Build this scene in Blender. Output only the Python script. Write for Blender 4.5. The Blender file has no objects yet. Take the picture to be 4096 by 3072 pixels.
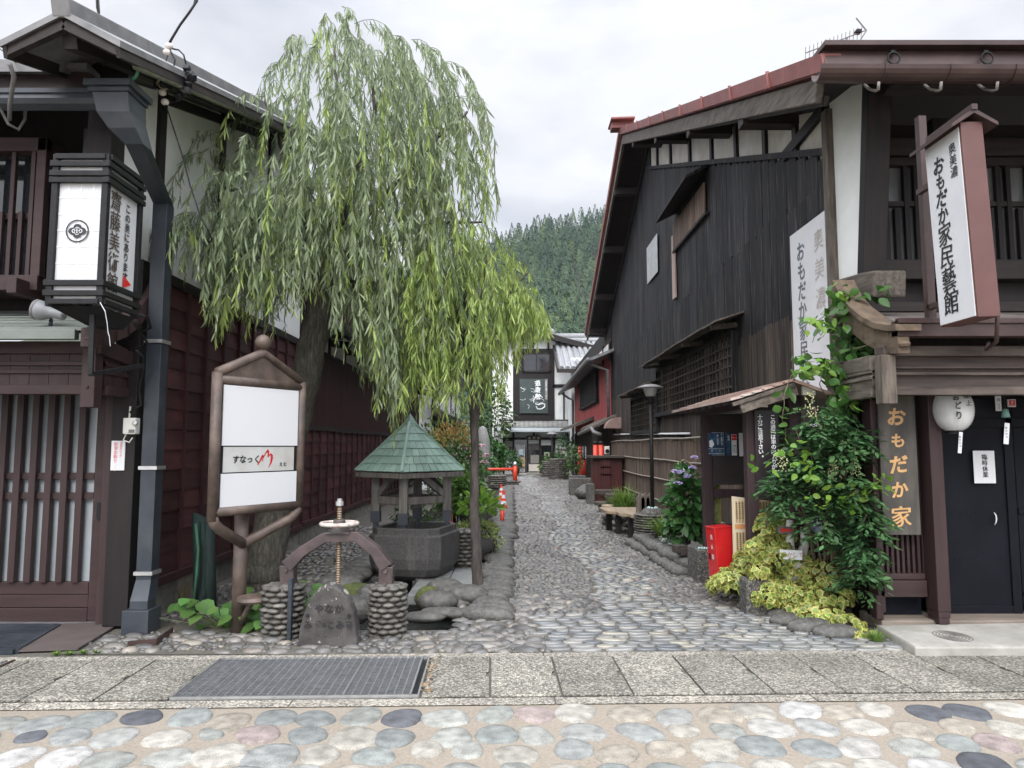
import bpy, math, random
import numpy as np
from mathutils import Matrix, Vector
R = math.radians
random.seed(7); rng = np.random.default_rng(7)
S = bpy.context.scene; C = S.collection
# ---------------------------------------------------------------- camera, sky, sun, exposure
H = 1.55; FPX = 2840.0; TH = math.atan((1785-1536)/FPX)
cd = bpy.data.cameras.new('camera'); cam = bpy.data.objects.new('camera', cd); C.objects.link(cam)
cd.sensor_width = 36; cd.lens = 36*FPX/4096; cd.clip_end = 3000; cd.clip_start = .05
cam.location = (0, 0, H); cam.rotation_euler = (math.pi/2+TH, 0, 0); S.camera = cam
S.view_settings.view_transform = 'Standard'; S.view_settings.look = 'None'
S.view_settings.exposure = 0.56; S.view_settings.gamma = 1
SUN_EL, SUN_AZ = 40, 186          # degrees; azimuth measured clockwise from +Y
w = bpy.data.worlds.new('World'); S.world = w; w.use_nodes = True
nt = w.node_tree; N = nt.nodes; Lk = nt.links; N.clear()
wo = N.new('ShaderNodeOutputWorld'); bg = N.new('ShaderNodeBackground'); bg.inputs[1].default_value = 0.1
sky = N.new('ShaderNodeTexSky'); sky.sky_type = 'NISHITA'; sky.sun_disc = False
sky.sun_elevation = R(SUN_EL); sky.sun_rotation = R(SUN_AZ)
tc = N.new('ShaderNodeTexCoord'); sp = N.new('ShaderNodeSeparateXYZ'); Lk.new(tc.outputs['Generated'], sp.inputs[0])
ns = N.new('ShaderNodeTexNoise'); ns.inputs['Scale'].default_value = 2.1; ns.inputs['Detail'].default_value = 5; ns.inputs['Roughness'].default_value = .5
mp = N.new('ShaderNodeMapping'); mp.inputs['Scale'].default_value = (1, 1, 2.2); mp.inputs['Location'].default_value = (.35, 0.2, .3)
Lk.new(tc.outputs['Generated'], mp.inputs[0]); Lk.new(mp.outputs[0], ns.inputs[0])
cr = N.new('ShaderNodeValToRGB'); e = cr.color_ramp.elements
e[0].position = .38; e[0].color = (.47, .50, .59, 1); e[1].position = .60; e[1].color = (.90, .91, .945, 1)
Lk.new(ns.outputs[0], cr.inputs[0])
mr = N.new('ShaderNodeMapRange'); mr.inputs[1].default_value = .5; mr.inputs[2].default_value = 1; mr.inputs[3].default_value = 7.7; mr.inputs[4].default_value = 24
Lk.new(sp.outputs[2], mr.inputs[0])
mu = N.new('ShaderNodeMixRGB'); mu.blend_type = 'MULTIPLY'; mu.inputs[0].default_value = 1
Lk.new(cr.outputs[0], mu.inputs[1]); Lk.new(mr.outputs[0], mu.inputs[2])
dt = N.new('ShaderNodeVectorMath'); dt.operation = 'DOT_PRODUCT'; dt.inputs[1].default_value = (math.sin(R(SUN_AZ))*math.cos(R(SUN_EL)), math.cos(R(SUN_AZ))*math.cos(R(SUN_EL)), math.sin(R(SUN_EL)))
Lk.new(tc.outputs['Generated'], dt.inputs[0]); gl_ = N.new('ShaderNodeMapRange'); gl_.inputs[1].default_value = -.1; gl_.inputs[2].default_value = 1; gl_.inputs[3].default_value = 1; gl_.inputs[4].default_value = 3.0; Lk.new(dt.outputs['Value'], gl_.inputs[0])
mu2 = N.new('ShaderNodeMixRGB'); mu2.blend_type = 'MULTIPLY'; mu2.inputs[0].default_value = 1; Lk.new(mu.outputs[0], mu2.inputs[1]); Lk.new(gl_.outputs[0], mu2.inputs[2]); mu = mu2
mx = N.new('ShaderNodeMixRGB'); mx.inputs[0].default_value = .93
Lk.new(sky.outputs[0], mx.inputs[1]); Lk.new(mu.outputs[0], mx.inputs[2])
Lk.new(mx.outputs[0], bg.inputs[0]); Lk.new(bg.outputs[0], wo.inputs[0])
sl = bpy.data.lights.new('sun', 'SUN'); sl.energy = 1.5; sl.angle = R(25); sl.color = (1, .965, .91)
so = bpy.data.objects.new('sun', sl); C.objects.link(so)
so.rotation_euler = (R(90-SUN_EL), 0, R(180-SUN_AZ)); so.location = (0, -5, 30)
# ---------------------------------------------------------------- photo pixel -> metres (4096 px frame)
def ray(u, v):
    x = (u-2048)/FPX; y = -(v-1536)/FPX
    return Vector((x, math.cos(TH)-y*math.sin(TH), math.sin(TH)+y*math.cos(TH)))
O = Vector((0, 0, H))
def gz(u, v, z=0): d = ray(u, v); return O+d*((z-H)/d.z)
def gy(u, v, Y): d = ray(u, v); return O+d*(Y/d.y)
def gx(u, v, X): d = ray(u, v); return O+d*(X/d.x)
D = 1.8517
# ---------------------------------------------------------------- materials
def mat(name, ramp, scale=8, rough=.6, bump=0., bscale=None, island=0., metal=0., spec=.5, stretch=(1,1,1), detail=6, dirt=0., dirtc=(.03,.025,.02), dscale=1.3, nrough=.6, trans=0., dist=.01, dst=(1,1,1), drange=(.45,.75), coat=0., hue=0.):
    m = bpy.data.materials.new(name); m.use_nodes = True
    n = m.node_tree.nodes; l = m.node_tree.links; p = n['Principled BSDF']; out = n['Material Output']
    if not isinstance(ramp[0], (tuple, list)): ramp = [tuple(c*.82 for c in ramp), tuple(min(1,c*1.15) for c in ramp)]
    t = n.new('ShaderNodeTexCoord'); mpn = n.new('ShaderNodeMapping'); mpn.inputs['Scale'].default_value = stretch
    l.new(t.outputs['Object'], mpn.inputs[0])
    z = n.new('ShaderNodeTexNoise'); z.inputs['Scale'].default_value = scale; z.inputs['Detail'].default_value = detail; z.inputs['Roughness'].default_value = nrough
    l.new(mpn.outputs[0], z.inputs[0])
    r = n.new('ShaderNodeValToRGB'); els = r.color_ramp.elements
    while len(els) < len(ramp): els.new(.5)
    for i, c in enumerate(ramp):
        els[i].position = .3+.4*i/max(1, len(ramp)-1); els[i].color = (*c[:3], 1)
    col = r.outputs[0]; l.new(z.outputs[0], r.inputs[0])
    if island or hue:
        g = n.new('ShaderNodeNewGeometry'); h = n.new('ShaderNodeHueSaturation')
        q = n.new('ShaderNodeMapRange'); q.inputs[3].default_value = 1-island; q.inputs[4].default_value = 1+island
        l.new(g.outputs['Random Per Island'], q.inputs[0]); l.new(q.outputs[0], h.inputs['Value']); l.new(col, h.inputs['Color'])
        if hue:
            q2 = n.new('ShaderNodeMath'); q2.operation = 'MULTIPLY_ADD'; q2.inputs[1].default_value = 37.7; q2.inputs[2].default_value = 0
            q3 = n.new('ShaderNodeMath'); q3.operation = 'FRACT'; q4 = n.new('ShaderNodeMapRange'); q4.inputs[3].default_value = .5-hue; q4.inputs[4].default_value = .5+hue
            l.new(g.outputs['Random Per Island'], q2.inputs[0]); l.new(q2.outputs[0], q3.inputs[0]); l.new(q3.outputs[0], q4.inputs[0]); l.new(q4.outputs[0], h.inputs['Hue'])
        col = h.outputs[0]
    if dirt:
        z2 = n.new('ShaderNodeTexNoise'); z2.inputs['Scale'].default_value = dscale; z2.inputs['Detail'].default_value = 8; z2.inputs['Roughness'].default_value = .65
        mp2 = n.new('ShaderNodeMapping'); mp2.inputs['Scale'].default_value = dst; l.new(t.outputs['Object'], mp2.inputs[0]); l.new(mp2.outputs[0], z2.inputs[0])
        q = n.new('ShaderNodeMapRange'); q.inputs[1].default_value = drange[0]; q.inputs[2].default_value = drange[1]; q.inputs[4].default_value = dirt
        l.new(z2.outputs[0], q.inputs[0]); x = n.new('ShaderNodeMixRGB'); x.inputs[2].default_value = (*dirtc, 1)
        l.new(q.outputs[0], x.inputs[0]); l.new(col, x.inputs[1]); col = x.outputs[0]
    l.new(col, p.inputs['Base Color'])
    p.inputs['Roughness'].default_value = rough; p.inputs['Metallic'].default_value = metal; p.inputs['Specular IOR Level'].default_value = spec
    if coat: p.inputs['Coat Weight'].default_value = coat
    if bump:
        b = n.new('ShaderNodeBump'); b.inputs['Strength'].default_value = bump; b.inputs['Distance'].default_value = dist
        if bscale:
            z3 = n.new('ShaderNodeTexNoise'); z3.inputs['Scale'].default_value = bscale; z3.inputs['Detail'].default_value = 5
            l.new(mpn.outputs[0], z3.inputs[0]); l.new(z3.outputs[0], b.inputs['Height'])
        else: l.new(z.outputs[0], b.inputs['Height'])
        l.new(b.outputs[0], p.inputs['Normal'])
    if trans:
        tr = n.new('ShaderNodeBsdfTranslucent'); l.new(col, tr.inputs[0]); ms = n.new('ShaderNodeMixShader'); ms.inputs[0].default_value = trans
        l.new(p.outputs[0], ms.inputs[1]); l.new(tr.outputs[0], ms.inputs[2]); l.new(ms.outputs[0], out.inputs[0])
    return m
def stone_multi(name, cols, rough=.7, speck=.35, sscale=160, bump=.15, pos=None, coat=0.):
    """colour picked per stone (mesh island), mineral speckle inside each stone"""
    m = bpy.data.materials.new(name); m.use_nodes = True
    n = m.node_tree.nodes; l = m.node_tree.links; p = n['Principled BSDF']
    g = n.new('ShaderNodeNewGeometry'); r = n.new('ShaderNodeValToRGB'); r.color_ramp.interpolation = 'CONSTANT'; els = r.color_ramp.elements
    while len(els) < len(cols): els.new(.5)
    for i, c in enumerate(cols): els[i].position = (pos[i] if pos else i/len(cols)); els[i].color = (*c, 1)
    l.new(g.outputs['Random Per Island'], r.inputs[0])
    t = n.new('ShaderNodeTexCoord'); z = n.new('ShaderNodeTexNoise'); z.inputs['Scale'].default_value = sscale; z.inputs['Detail'].default_value = 3
    z2 = n.new('ShaderNodeTexNoise'); z2.inputs['Scale'].default_value = 14; z2.inputs['Detail'].default_value = 6
    l.new(t.outputs['Object'], z.inputs[0]); l.new(t.outputs['Object'], z2.inputs[0])
    a = n.new('ShaderNodeMath'); a.operation = 'ADD'; l.new(z.outputs[0], a.inputs[0]); l.new(z2.outputs[0], a.inputs[1])
    q = n.new('ShaderNodeMapRange'); q.inputs[1].default_value = .7; q.inputs[2].default_value = 1.3; q.inputs[3].default_value = 1-speck; q.inputs[4].default_value = 1+speck
    l.new(a.outputs[0], q.inputs[0]); x = n.new('ShaderNodeMixRGB'); x.blend_type = 'MULTIPLY'; x.inputs[0].default_value = 1
    z4 = n.new('ShaderNodeTexNoise'); z4.inputs['Scale'].default_value = 1.1; z4.inputs['Detail'].default_value = 6; l.new(t.outputs['Object'], z4.inputs[0]); q4 = n.new('ShaderNodeMapRange'); q4.inputs[1].default_value = .3; q4.inputs[2].default_value = .7; q4.inputs[3].default_value = .76; q4.inputs[4].default_value = 1.2; l.new(z4.outputs[0], q4.inputs[0]); q5 = n.new('ShaderNodeMath'); q5.operation = 'MULTIPLY'; l.new(q.outputs[0], q5.inputs[0]); l.new(q4.outputs[0], q5.inputs[1]); q = q5
    l.new(r.outputs[0], x.inputs[1]); l.new(q.outputs[0], x.inputs[2]); l.new(x.outputs[0], p.inputs['Base Color'])
    p.inputs['Roughness'].default_value = rough
    if coat: p.inputs['Coat Weight'].default_value = coat; p.inputs['Coat Roughness'].default_value = .3
    b = n.new('ShaderNodeBump'); b.inputs['Strength'].default_value = bump; b.inputs['Distance'].default_value = .004; l.new(a.outputs[0], b.inputs['Height']); l.new(b.outputs[0], p.inputs['Normal'])
    return m
def leafmat(name, cols, trans=.35, rough=.45, island=.22, hue=.012):
    return mat(name, cols, scale=3, rough=rough, island=island, hue=hue, trans=trans, spec=.4)
# ---------------------------------------------------------------- mesh builder
def root_loc(p):
    v = Vector((0, 0, 0))
    while p is not None: v = v+p.location; p = p.parent
    return v
class MB:
    def __init__(s): s.v = []; s.f = []; s.mi = []; s.m = 0; s.T = None
    def add(s, vs, fs):
        o = len(s.v)
        if s.T is not None: vs = [s.T @ Vector(v) for v in vs]
        s.v += [tuple(v) for v in vs]; s.f += [[i+o for i in f] for f in fs]; s.mi += [s.m]*len(fs); return s
    def box(s, x0, x1, y0, y1, z0, z1):
        return s.add([(x0,y0,z0),(x1,y0,z0),(x1,y1,z0),(x0,y1,z0),(x0,y0,z1),(x1,y0,z1),(x1,y1,z1),(x0,y1,z1)],
                     [(0,3,2,1),(4,5,6,7),(0,1,5,4),(1,2,6,5),(2,3,7,6),(3,0,4,7)])
    def obox(s, c, sz, rot=(0,0,0)):
        from mathutils import Euler
        M3 = Euler(rot).to_matrix(); c = Vector(c); a, b, d = [x/2 for x in sz]
        vs = [c+M3 @ Vector(v) for v in [(-a,-b,-d),(a,-b,-d),(a,b,-d),(-a,b,-d),(-a,-b,d),(a,-b,d),(a,b,d),(-a,b,d)]]
        return s.add(vs, [(0,3,2,1),(4,5,6,7),(0,1,5,4),(1,2,6,5),(2,3,7,6),(3,0,4,7)])
    def bar(s, p, q, w, h, up=(0,0,1)):
        p = Vector(p); q = Vector(q); d = (q-p).normalized(); u = Vector(up)
        if abs(d.dot(u)) > .99: u = Vector((0,1,0))
        a = d.cross(u).normalized(); b = a.cross(d); a *= w/2; b *= h/2
        vs = [p-a-b, p+a-b, p+a+b, p-a+b, q-a-b, q+a-b, q+a+b, q-a+b]
        return s.add(vs, [(0,1,2,3),(7,6,5,4),(0,4,5,1),(1,5,6,2),(2,6,7,3),(3,7,4,0)])
    def tube(s, pts, r, n=8, cap=True):
        pts = [Vector(p) for p in pts]; k = len(pts); rs = r if isinstance(r, (list, tuple)) else [r]*k
        vs = []; fs = []; pa = None
        for i, p in enumerate(pts):
            d = (pts[min(i+1,k-1)]-pts[max(i-1,0)]).normalized()
            if pa is None:
                u = Vector((0,0,1)) if abs(d.z) < .9 else Vector((0,1,0)); a = d.cross(u).normalized()
            else:
                a = (pa-d*pa.dot(d)).normalized()
            pa = a; b = d.cross(a)
            vs += [p+(a*math.cos(t)+b*math.sin(t))*rs[i] for t in [2*math.pi*j/n for j in range(n)]]
        for i in range(k-1):
            for j in range(n): fs.append((i*n+j, i*n+(j+1)%n, (i+1)*n+(j+1)%n, (i+1)*n+j))
        if cap: fs.append(tuple(range(n-1,-1,-1))); fs.append(tuple(range((k-1)*n, k*n)))
        return s.add(vs, fs)
    def lathe(s, c, prof, n=20, sx=1, sy=1):
        c = Vector(c); vs = []; fs = []; k = len(prof)
        for r, z in prof: vs += [c+Vector((r*sx*math.cos(2*math.pi*j/n), r*sy*math.sin(2*math.pi*j/n), z)) for j in range(n)]
        for i in range(k-1):
            for j in range(n): fs.append((i*n+j, i*n+(j+1)%n, (i+1)*n+(j+1)%n, (i+1)*n+j))
        fs.append(tuple(range(n-1,-1,-1))); fs.append(tuple(range((k-1)*n, k*n)))
        return s.add(vs, fs)
    def prism(s, pts, off):
        pts = [Vector(p) for p in pts]; off = Vector(off); n = len(pts)
        vs = pts+[p+off for p in pts]
        nrm = sum(((pts[i]).cross(pts[(i+1)%n]) for i in range(n)), Vector())
        base = tuple(range(n)); top = tuple(range(n, 2*n)); sd = [(i, (i+1)%n, n+(i+1)%n, n+i) for i in range(n)]
        if nrm.dot(off) > 0: fs = [base[::-1], top]+sd
        else: fs = [base, top[::-1]]+[f[::-1] for f in sd]
        return s.add(vs, fs)
    def quad(s, *p): return s.add(p, [tuple(range(len(p)))])
    def ell(s, c, r, n=10, m=6, jit=0., rot=0.):
        c = Vector(c); vs = []; fs = []; ca, sa = math.cos(rot), math.sin(rot)
        for i in range(m+1):
            ph = math.pi*i/m-math.pi/2
            for j in range(n):
                t = 2*math.pi*j/n; k = 1+random.uniform(-jit, jit)
                x, y, z = r[0]*k*math.cos(ph)*math.cos(t), r[1]*k*math.cos(ph)*math.sin(t), r[2]*math.sin(ph)*k
                vs.append(c+Vector((x*ca-y*sa, x*sa+y*ca, z)))
        for i in range(m):
            for j in range(n): fs.append((i*n+j, i*n+(j+1)%n, (i+1)*n+(j+1)%n, (i+1)*n+j))
        return s.add(vs, fs)
    def build(s, name, m, parent=None, origin=None, smooth=False, bevel=0., solid=0.):
        me = bpy.data.meshes.new(name); o0 = root_loc(parent) if parent is not None else Vector(origin or (0,0,0))
        a = np.array(s.v, dtype=float)-np.array(o0)
        me.from_pydata(a.tolist(), [], s.f)
        for x in (m if isinstance(m, (list, tuple)) else [m]): me.materials.append(x)
        if isinstance(m, (list, tuple)): me.polygons.foreach_set('material_index', s.mi)
        if smooth: me.polygons.foreach_set('use_smooth', [True]*len(me.polygons))
        me.validate(); me.update()
        o = bpy.data.objects.new(name, me); C.objects.link(o)
        if parent is not None: o.parent = parent
        else: o.location = o0
        if solid:
            q = o.modifiers.new('solid', 'SOLIDIFY'); q.thickness = solid
        if bevel:
            b = o.modifiers.new('bevel', 'BEVEL'); b.width = bevel; b.segments = 2; b.limit_method = 'ANGLE'; b.angle_limit = R(40); b.harden_normals = False
        return o
def bulk(name, V, F, m, parent=None, origin=None, smooth=False, MI=None):
    """V (n,k,3) copies of one template with faces F -> one mesh"""
    V = np.asarray(V, dtype=np.float32); n, k, _ = V.shape
    o0 = np.array(root_loc(parent) if parent is not None else (origin or (0,0,0)), dtype=np.float32)
    me = bpy.data.meshes.new(name); lens = np.array([len(f) for f in F]); flat = np.concatenate([np.array(f) for f in F])
    me.vertices.add(n*k); me.vertices.foreach_set('co', (V.reshape(-1,3)-o0).ravel())
    idx = (flat[None,:]+(np.arange(n)*k)[:,None]).ravel(); tl = np.tile(lens, n)
    me.loops.add(len(idx)); me.loops.foreach_set('vertex_index', idx.astype(np.int32))
    me.polygons.add(len(tl)); st = np.concatenate([[0], np.cumsum(tl)[:-1]])
    me.polygons.foreach_set('loop_start', st.astype(np.int32)); me.polygons.foreach_set('loop_total', tl.astype(np.int32))
    for x in (m if isinstance(m, (list, tuple)) else [m]): me.materials.append(x)
    if MI is not None: me.polygons.foreach_set('material_index', (np.tile(np.array(MI), n) if len(MI) == len(F) else np.asarray(MI)).astype(np.int32))
    if smooth: me.polygons.foreach_set('use_smooth', np.ones(len(tl), dtype=bool))
    me.update(calc_edges=True); me.validate()
    o = bpy.data.objects.new(name, me); C.objects.link(o)
    if parent is not None: o.parent = parent
    else: o.location = [float(x) for x in o0]
    return o
def thing(name, label, cat, loc=(0,0,0), group=None):
    o = bpy.data.objects.new(name, None); C.objects.link(o); o.location = loc; o.empty_display_size = .2
    o['label'] = label; o['category'] = cat
    if group: o['group'] = group
    return o
def tag(o, label, cat, group=None):
    o['label'] = label; o['category'] = cat
    if group: o['group'] = group
    return o
def kind(o, k='structure'): o['kind'] = k; return o
# ---------------------------------------------------------------- lettering
_gl = {}
def glyph(ch, off):
    k = (ch, off)
    if k in _gl: return _gl[k]
    c = bpy.data.curves.new('t', 'FONT'); c.body = ch; c.resolution_u = 2; c.offset = off
    o = bpy.data.objects.new('t', c); C.objects.link(o); dg = bpy.context.evaluated_depsgraph_get(); dg.update()
    me = bpy.data.meshes.new_from_object(o.evaluated_get(dg))
    vs = [(v.co.x, v.co.y) for v in me.vertices]; fs = [tuple(p.vertices) for p in me.polygons]
    bpy.data.objects.remove(o); bpy.data.curves.remove(c); bpy.data.meshes.remove(me)
    if vs:
        xs = [v[0] for v in vs]; cx = (min(xs)+max(xs))/2 if ord(ch) < 0x3000 else .5*max(.9, 0) if False else (min(xs)+max(xs))/2
        vs = [(x-cx, y-.37) for x, y in vs]
    _gl[k] = (vs, fs); return _gl[k]
def text(s, p, ux, uy, size, m, parent, name='lettering', vertical=True, step=1.0, off=.015, shear=0., jit=0., sx=1., nrm=None, sizes=None):
    """p: centre of the first character; flat mesh lettering"""
    mb = MB(); ux = Vector(ux).normalized(); uy = Vector(uy).normalized(); p = Vector(p); t = 0
    rr = random.Random(len(s)*7+1); prev = None
    for i, ch in enumerate(s):
        sz = size*(sizes[i] if sizes else 1)
        if prev is not None: t += (prev+sz)/2*step
        prev = sz
        if ch == ' ': continue
        vs, fs = glyph(ch, off); a = rr.uniform(-jit, jit); ca, sa = math.cos(a), math.sin(a)
        c = p-uy*t if vertical else p+ux*t
        if ch in '。、' and vertical: c = c+ux*sz*.3+uy*sz*.35
        ide = ord(ch) >= 0x4E00; reps = (-.5, .5) if ide and off > .012 else (0,)
        if ide: vs, fs = glyph(ch, .004)
        nr = ux.cross(uy).normalized()
        for q_ in reps:
          vv = []
          for x, y in vs:
            x2 = (x*ca-y*sa)*sx+shear*y+q_*off*1.1; y2 = x*sa+y*ca
            vv.append(c+ux*(x2*sz)+uy*(y2*sz)+nr*(.0004*(q_ > 0)))
          mb.add(vv, fs)
    return mb.build(name, m, parent)
# ---------------------------------------------------------------- foliage
def unit(a): return a/np.maximum(1e-9, np.linalg.norm(a, axis=-1, keepdims=True))
def leaves(P, Dv, L, W, curl=.25, up=None):
    """lance-shaped leaves: base points P, directions Dv -> (n,8,3) template + faces"""
    n = len(P); Dv = unit(Dv); u = rng.normal(size=(n,3)) if up is None else up
    s = unit(np.cross(Dv, u)); nn = np.cross(s, Dv); L = np.asarray(L).reshape(-1,1)*np.ones((n,1)); W = np.asarray(W).reshape(-1,1)*np.ones((n,1))
    cu = curl*L*rng.uniform(.3, 1.3, (n,1))
    def at(t, k): return P+Dv*L*t-nn*cu*t*t+s*W*.5*k
    V = np.stack([at(0,0), at(.22,-.8), at(.22,.8), at(.55,-1), at(.55,1), at(.82,-.55), at(.82,.55), at(1,0)], axis=1)
    return V, [(0,1,2),(1,3,4,2),(3,5,6,4),(5,7,6)]
def roundleaves(P, Dv, L, W, curl=.15, up=None):
    n = len(P); Dv = unit(Dv); u = rng.normal(size=(n,3)) if up is None else up
    s = unit(np.cross(Dv, u)); nn = np.cross(s, Dv); L = np.asarray(L).reshape(-1,1)*np.ones((n,1)); W = np.asarray(W).reshape(-1,1)*np.ones((n,1))
    def at(t, k, f=0): return P+Dv*L*t-nn*curl*L*t*t+s*W*.5*k+nn*f*W
    V = np.stack([at(0,0), at(.15,-.65,.08), at(.15,.65,.08), at(.45,-1,.12), at(.45,1,.12), at(.75,-.65,.06), at(.75,.65,.06), at(1,0), at(.45,0,0)], axis=1)
    return V, [(0,1,3,8),(0,8,4,2),(8,3,5,7),(8,7,6,4)]
def mound(c, r, n, out=.5, zmin=-.2, shell=(.75,1.02)):
    """points and outward directions over an ellipsoid"""
    d = unit(rng.normal(size=(n*3,3))); d = d[d[:,2] > zmin][:n]; k = rng.uniform(*shell, (len(d),1))
    return np.array(c)+d*np.array(r)*k, d
# ================================================================ SETTING: ground, street, pavement, lane, channel
m_soil = mat('soil', [(.035,.028,.02),(.07,.055,.04)], 14, .95, .6)
m_mortar = mat('street_mortar', [(.175,.148,.112),(.255,.22,.175)], 60, .9, .35, dirt=.45, dirtc=(.27,.24,.195), dscale=2)
m_mortar2 = mat('lane_mortar', [(.055,.049,.04),(.13,.12,.098)], 50, .85, .4, dirt=.6, dirtc=(.05,.046,.036), dscale=3)
def aggregate(name, c1, c2, c3):
    m = bpy.data.materials.new(name); m.use_nodes = True; n = m.node_tree.nodes; l = m.node_tree.links; p = n['Principled BSDF']
    t = n.new('ShaderNodeTexCoord'); v = n.new('ShaderNodeTexVoronoi'); v.inputs['Scale'].default_value = 78; l.new(t.outputs['Object'], v.inputs[0])
    r = n.new('ShaderNodeValToRGB'); e = r.color_ramp.elements; e[0].color = (*c1,1); e[0].position = .15; e[1].color = (*c3,1); e[1].position = .95
    x = e.new(.55); x.color = (*c2,1); s = n.new('ShaderNodeSeparateColor'); l.new(v.outputs['Color'], s.inputs[0]); l.new(s.outputs[0], r.inputs[0])
    d = n.new('ShaderNodeMapRange'); d.inputs[1].default_value = .0; d.inputs[2].default_value = .75; d.inputs[3].default_value = 1.1; d.inputs[4].default_value = .5; l.new(v.outputs['Distance'], d.inputs[0])
    z = n.new('ShaderNodeTexNoise'); z.inputs['Scale'].default_value = 2.2; z.inputs['Detail'].default_value = 7; l.new(t.outputs['Object'], z.inputs[0])
    q = n.new('ShaderNodeMapRange'); q.inputs[1].default_value = .3; q.inputs[2].default_value = .7; q.inputs[3].default_value = .72; q.inputs[4].default_value = 1.2; l.new(z.outputs[0], q.inputs[0])
    g = n.new('ShaderNodeNewGeometry'); g2 = n.new('ShaderNodeMapRange'); g2.inputs[3].default_value = .85; g2.inputs[4].default_value = 1.12; l.new(g.outputs['Random Per Island'], g2.inputs[0])
    a = n.new('ShaderNodeMath'); a.operation = 'MULTIPLY'; l.new(d.outputs[0], a.inputs[0]); l.new(q.outputs[0], a.inputs[1])
    a2 = n.new('ShaderNodeMath'); a2.operation = 'MULTIPLY'; l.new(a.outputs[0], a2.inputs[0]); l.new(g2.outputs[0], a2.inputs[1])
    h = n.new('ShaderNodeHueSaturation'); l.new(r.outputs[0], h.inputs['Color']); l.new(a2.outputs[0], h.inputs['Value']); l.new(h.outputs[0], p.inputs['Base Color'])
    p.inputs['Roughness'].default_value = .85
    b = n.new('ShaderNodeBump'); b.inputs['Strength'].default_value = .7; b.inputs['Distance'].default_value = .006; b.invert = True; l.new(v.outputs['Distance'], b.inputs['Height']); l.new(b.outputs[0], p.inputs['Normal'])
    return m
m_slab = aggregate('aggregate_slab', (.135,.127,.107), (.265,.245,.202), (.46,.428,.355))
m_conc = mat('concrete', [(.24,.23,.20),(.37,.355,.315)], 6, .85, .2, 90, dirt=.35, dirtc=(.13,.12,.10))
m_street_stone = stone_multi('street_stones', [(.185,.19,.17),(.25,.235,.20),(.32,.31,.29),(.15,.158,.15),(.235,.21,.17),(.195,.20,.188),(.215,.175,.16),(.06,.063,.07),(.28,.265,.23),(.175,.185,.172),(.235,.235,.21),(.22,.222,.205),(.265,.255,.23),(.085,.088,.096),(.29,.21,.12),(.235,.235,.215)], .8, .5, 210, pos=[0,.08,.18,.26,.35,.43,.53,.58,.66,.73,.79,.85,.90,.94,.975,.985])
m_disc = stone_multi('flat_lane_stones', [(.172,.170,.162),(.21,.206,.194),(.138,.138,.134),(.245,.236,.212),(.175,.175,.174),(.29,.27,.22),(.108,.114,.118),(.20,.13,.11),(.135,.14,.136),(.33,.325,.30),(.105,.111,.116)], .42, .25, 150, pos=[0,.14,.28,.42,.52,.66,.70,.84,.86,.955,.97], coat=.4)
m_pebble = stone_multi('lane_pebbles', [(.084,.079,.072),(.118,.109,.098),(.062,.06,.057),(.15,.137,.12),(.094,.09,.084),(.19,.168,.134),(.068,.066,.064),(.128,.11,.09)], .5, .3, 130, pos=[0,.2,.38,.55,.68,.84,.88,.96], coat=.3)
m_boulder = mat('river_boulder', [(.038,.037,.034),(.075,.071,.066),(.14,.133,.12)], 15, .6, .7, 60, island=.3, dirt=.6, dirtc=(.03,.034,.02), dscale=5)
m_moss = mat('moss', [(.035,.05,.015),(.10,.11,.03)], 30, .95, .7)
SR = R(1.7)
def st(x, y, z=0): return (x*math.cos(SR)-y*math.sin(SR), x*math.sin(SR)+y*math.cos(SR), z)
CHX0, CHX1, CHY0, CHY1 = -1.95, -.36, 6.15, 27.5          # water channel
g = MB()
for x0, x1, y0, y1 in [(-900,900,-300,CHY0),(-900,900,CHY1,1500),(-900,CHX0,CHY0,CHY1),(CHX1,900,CHY0,CHY1)]:
    g.quad((x0,y0,-.03),(x1,y0,-.03),(x1,y1,-.03),(x0,y1,-.03))
kind(g.build('ground', m_soil))
g = MB(); g.quad(st(-60,-40,-.004), st(60,-40,-.004), st(60,4.50,-.004), st(-60,4.50,-.004))
kind(g.build('street', m_mortar))
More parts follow.
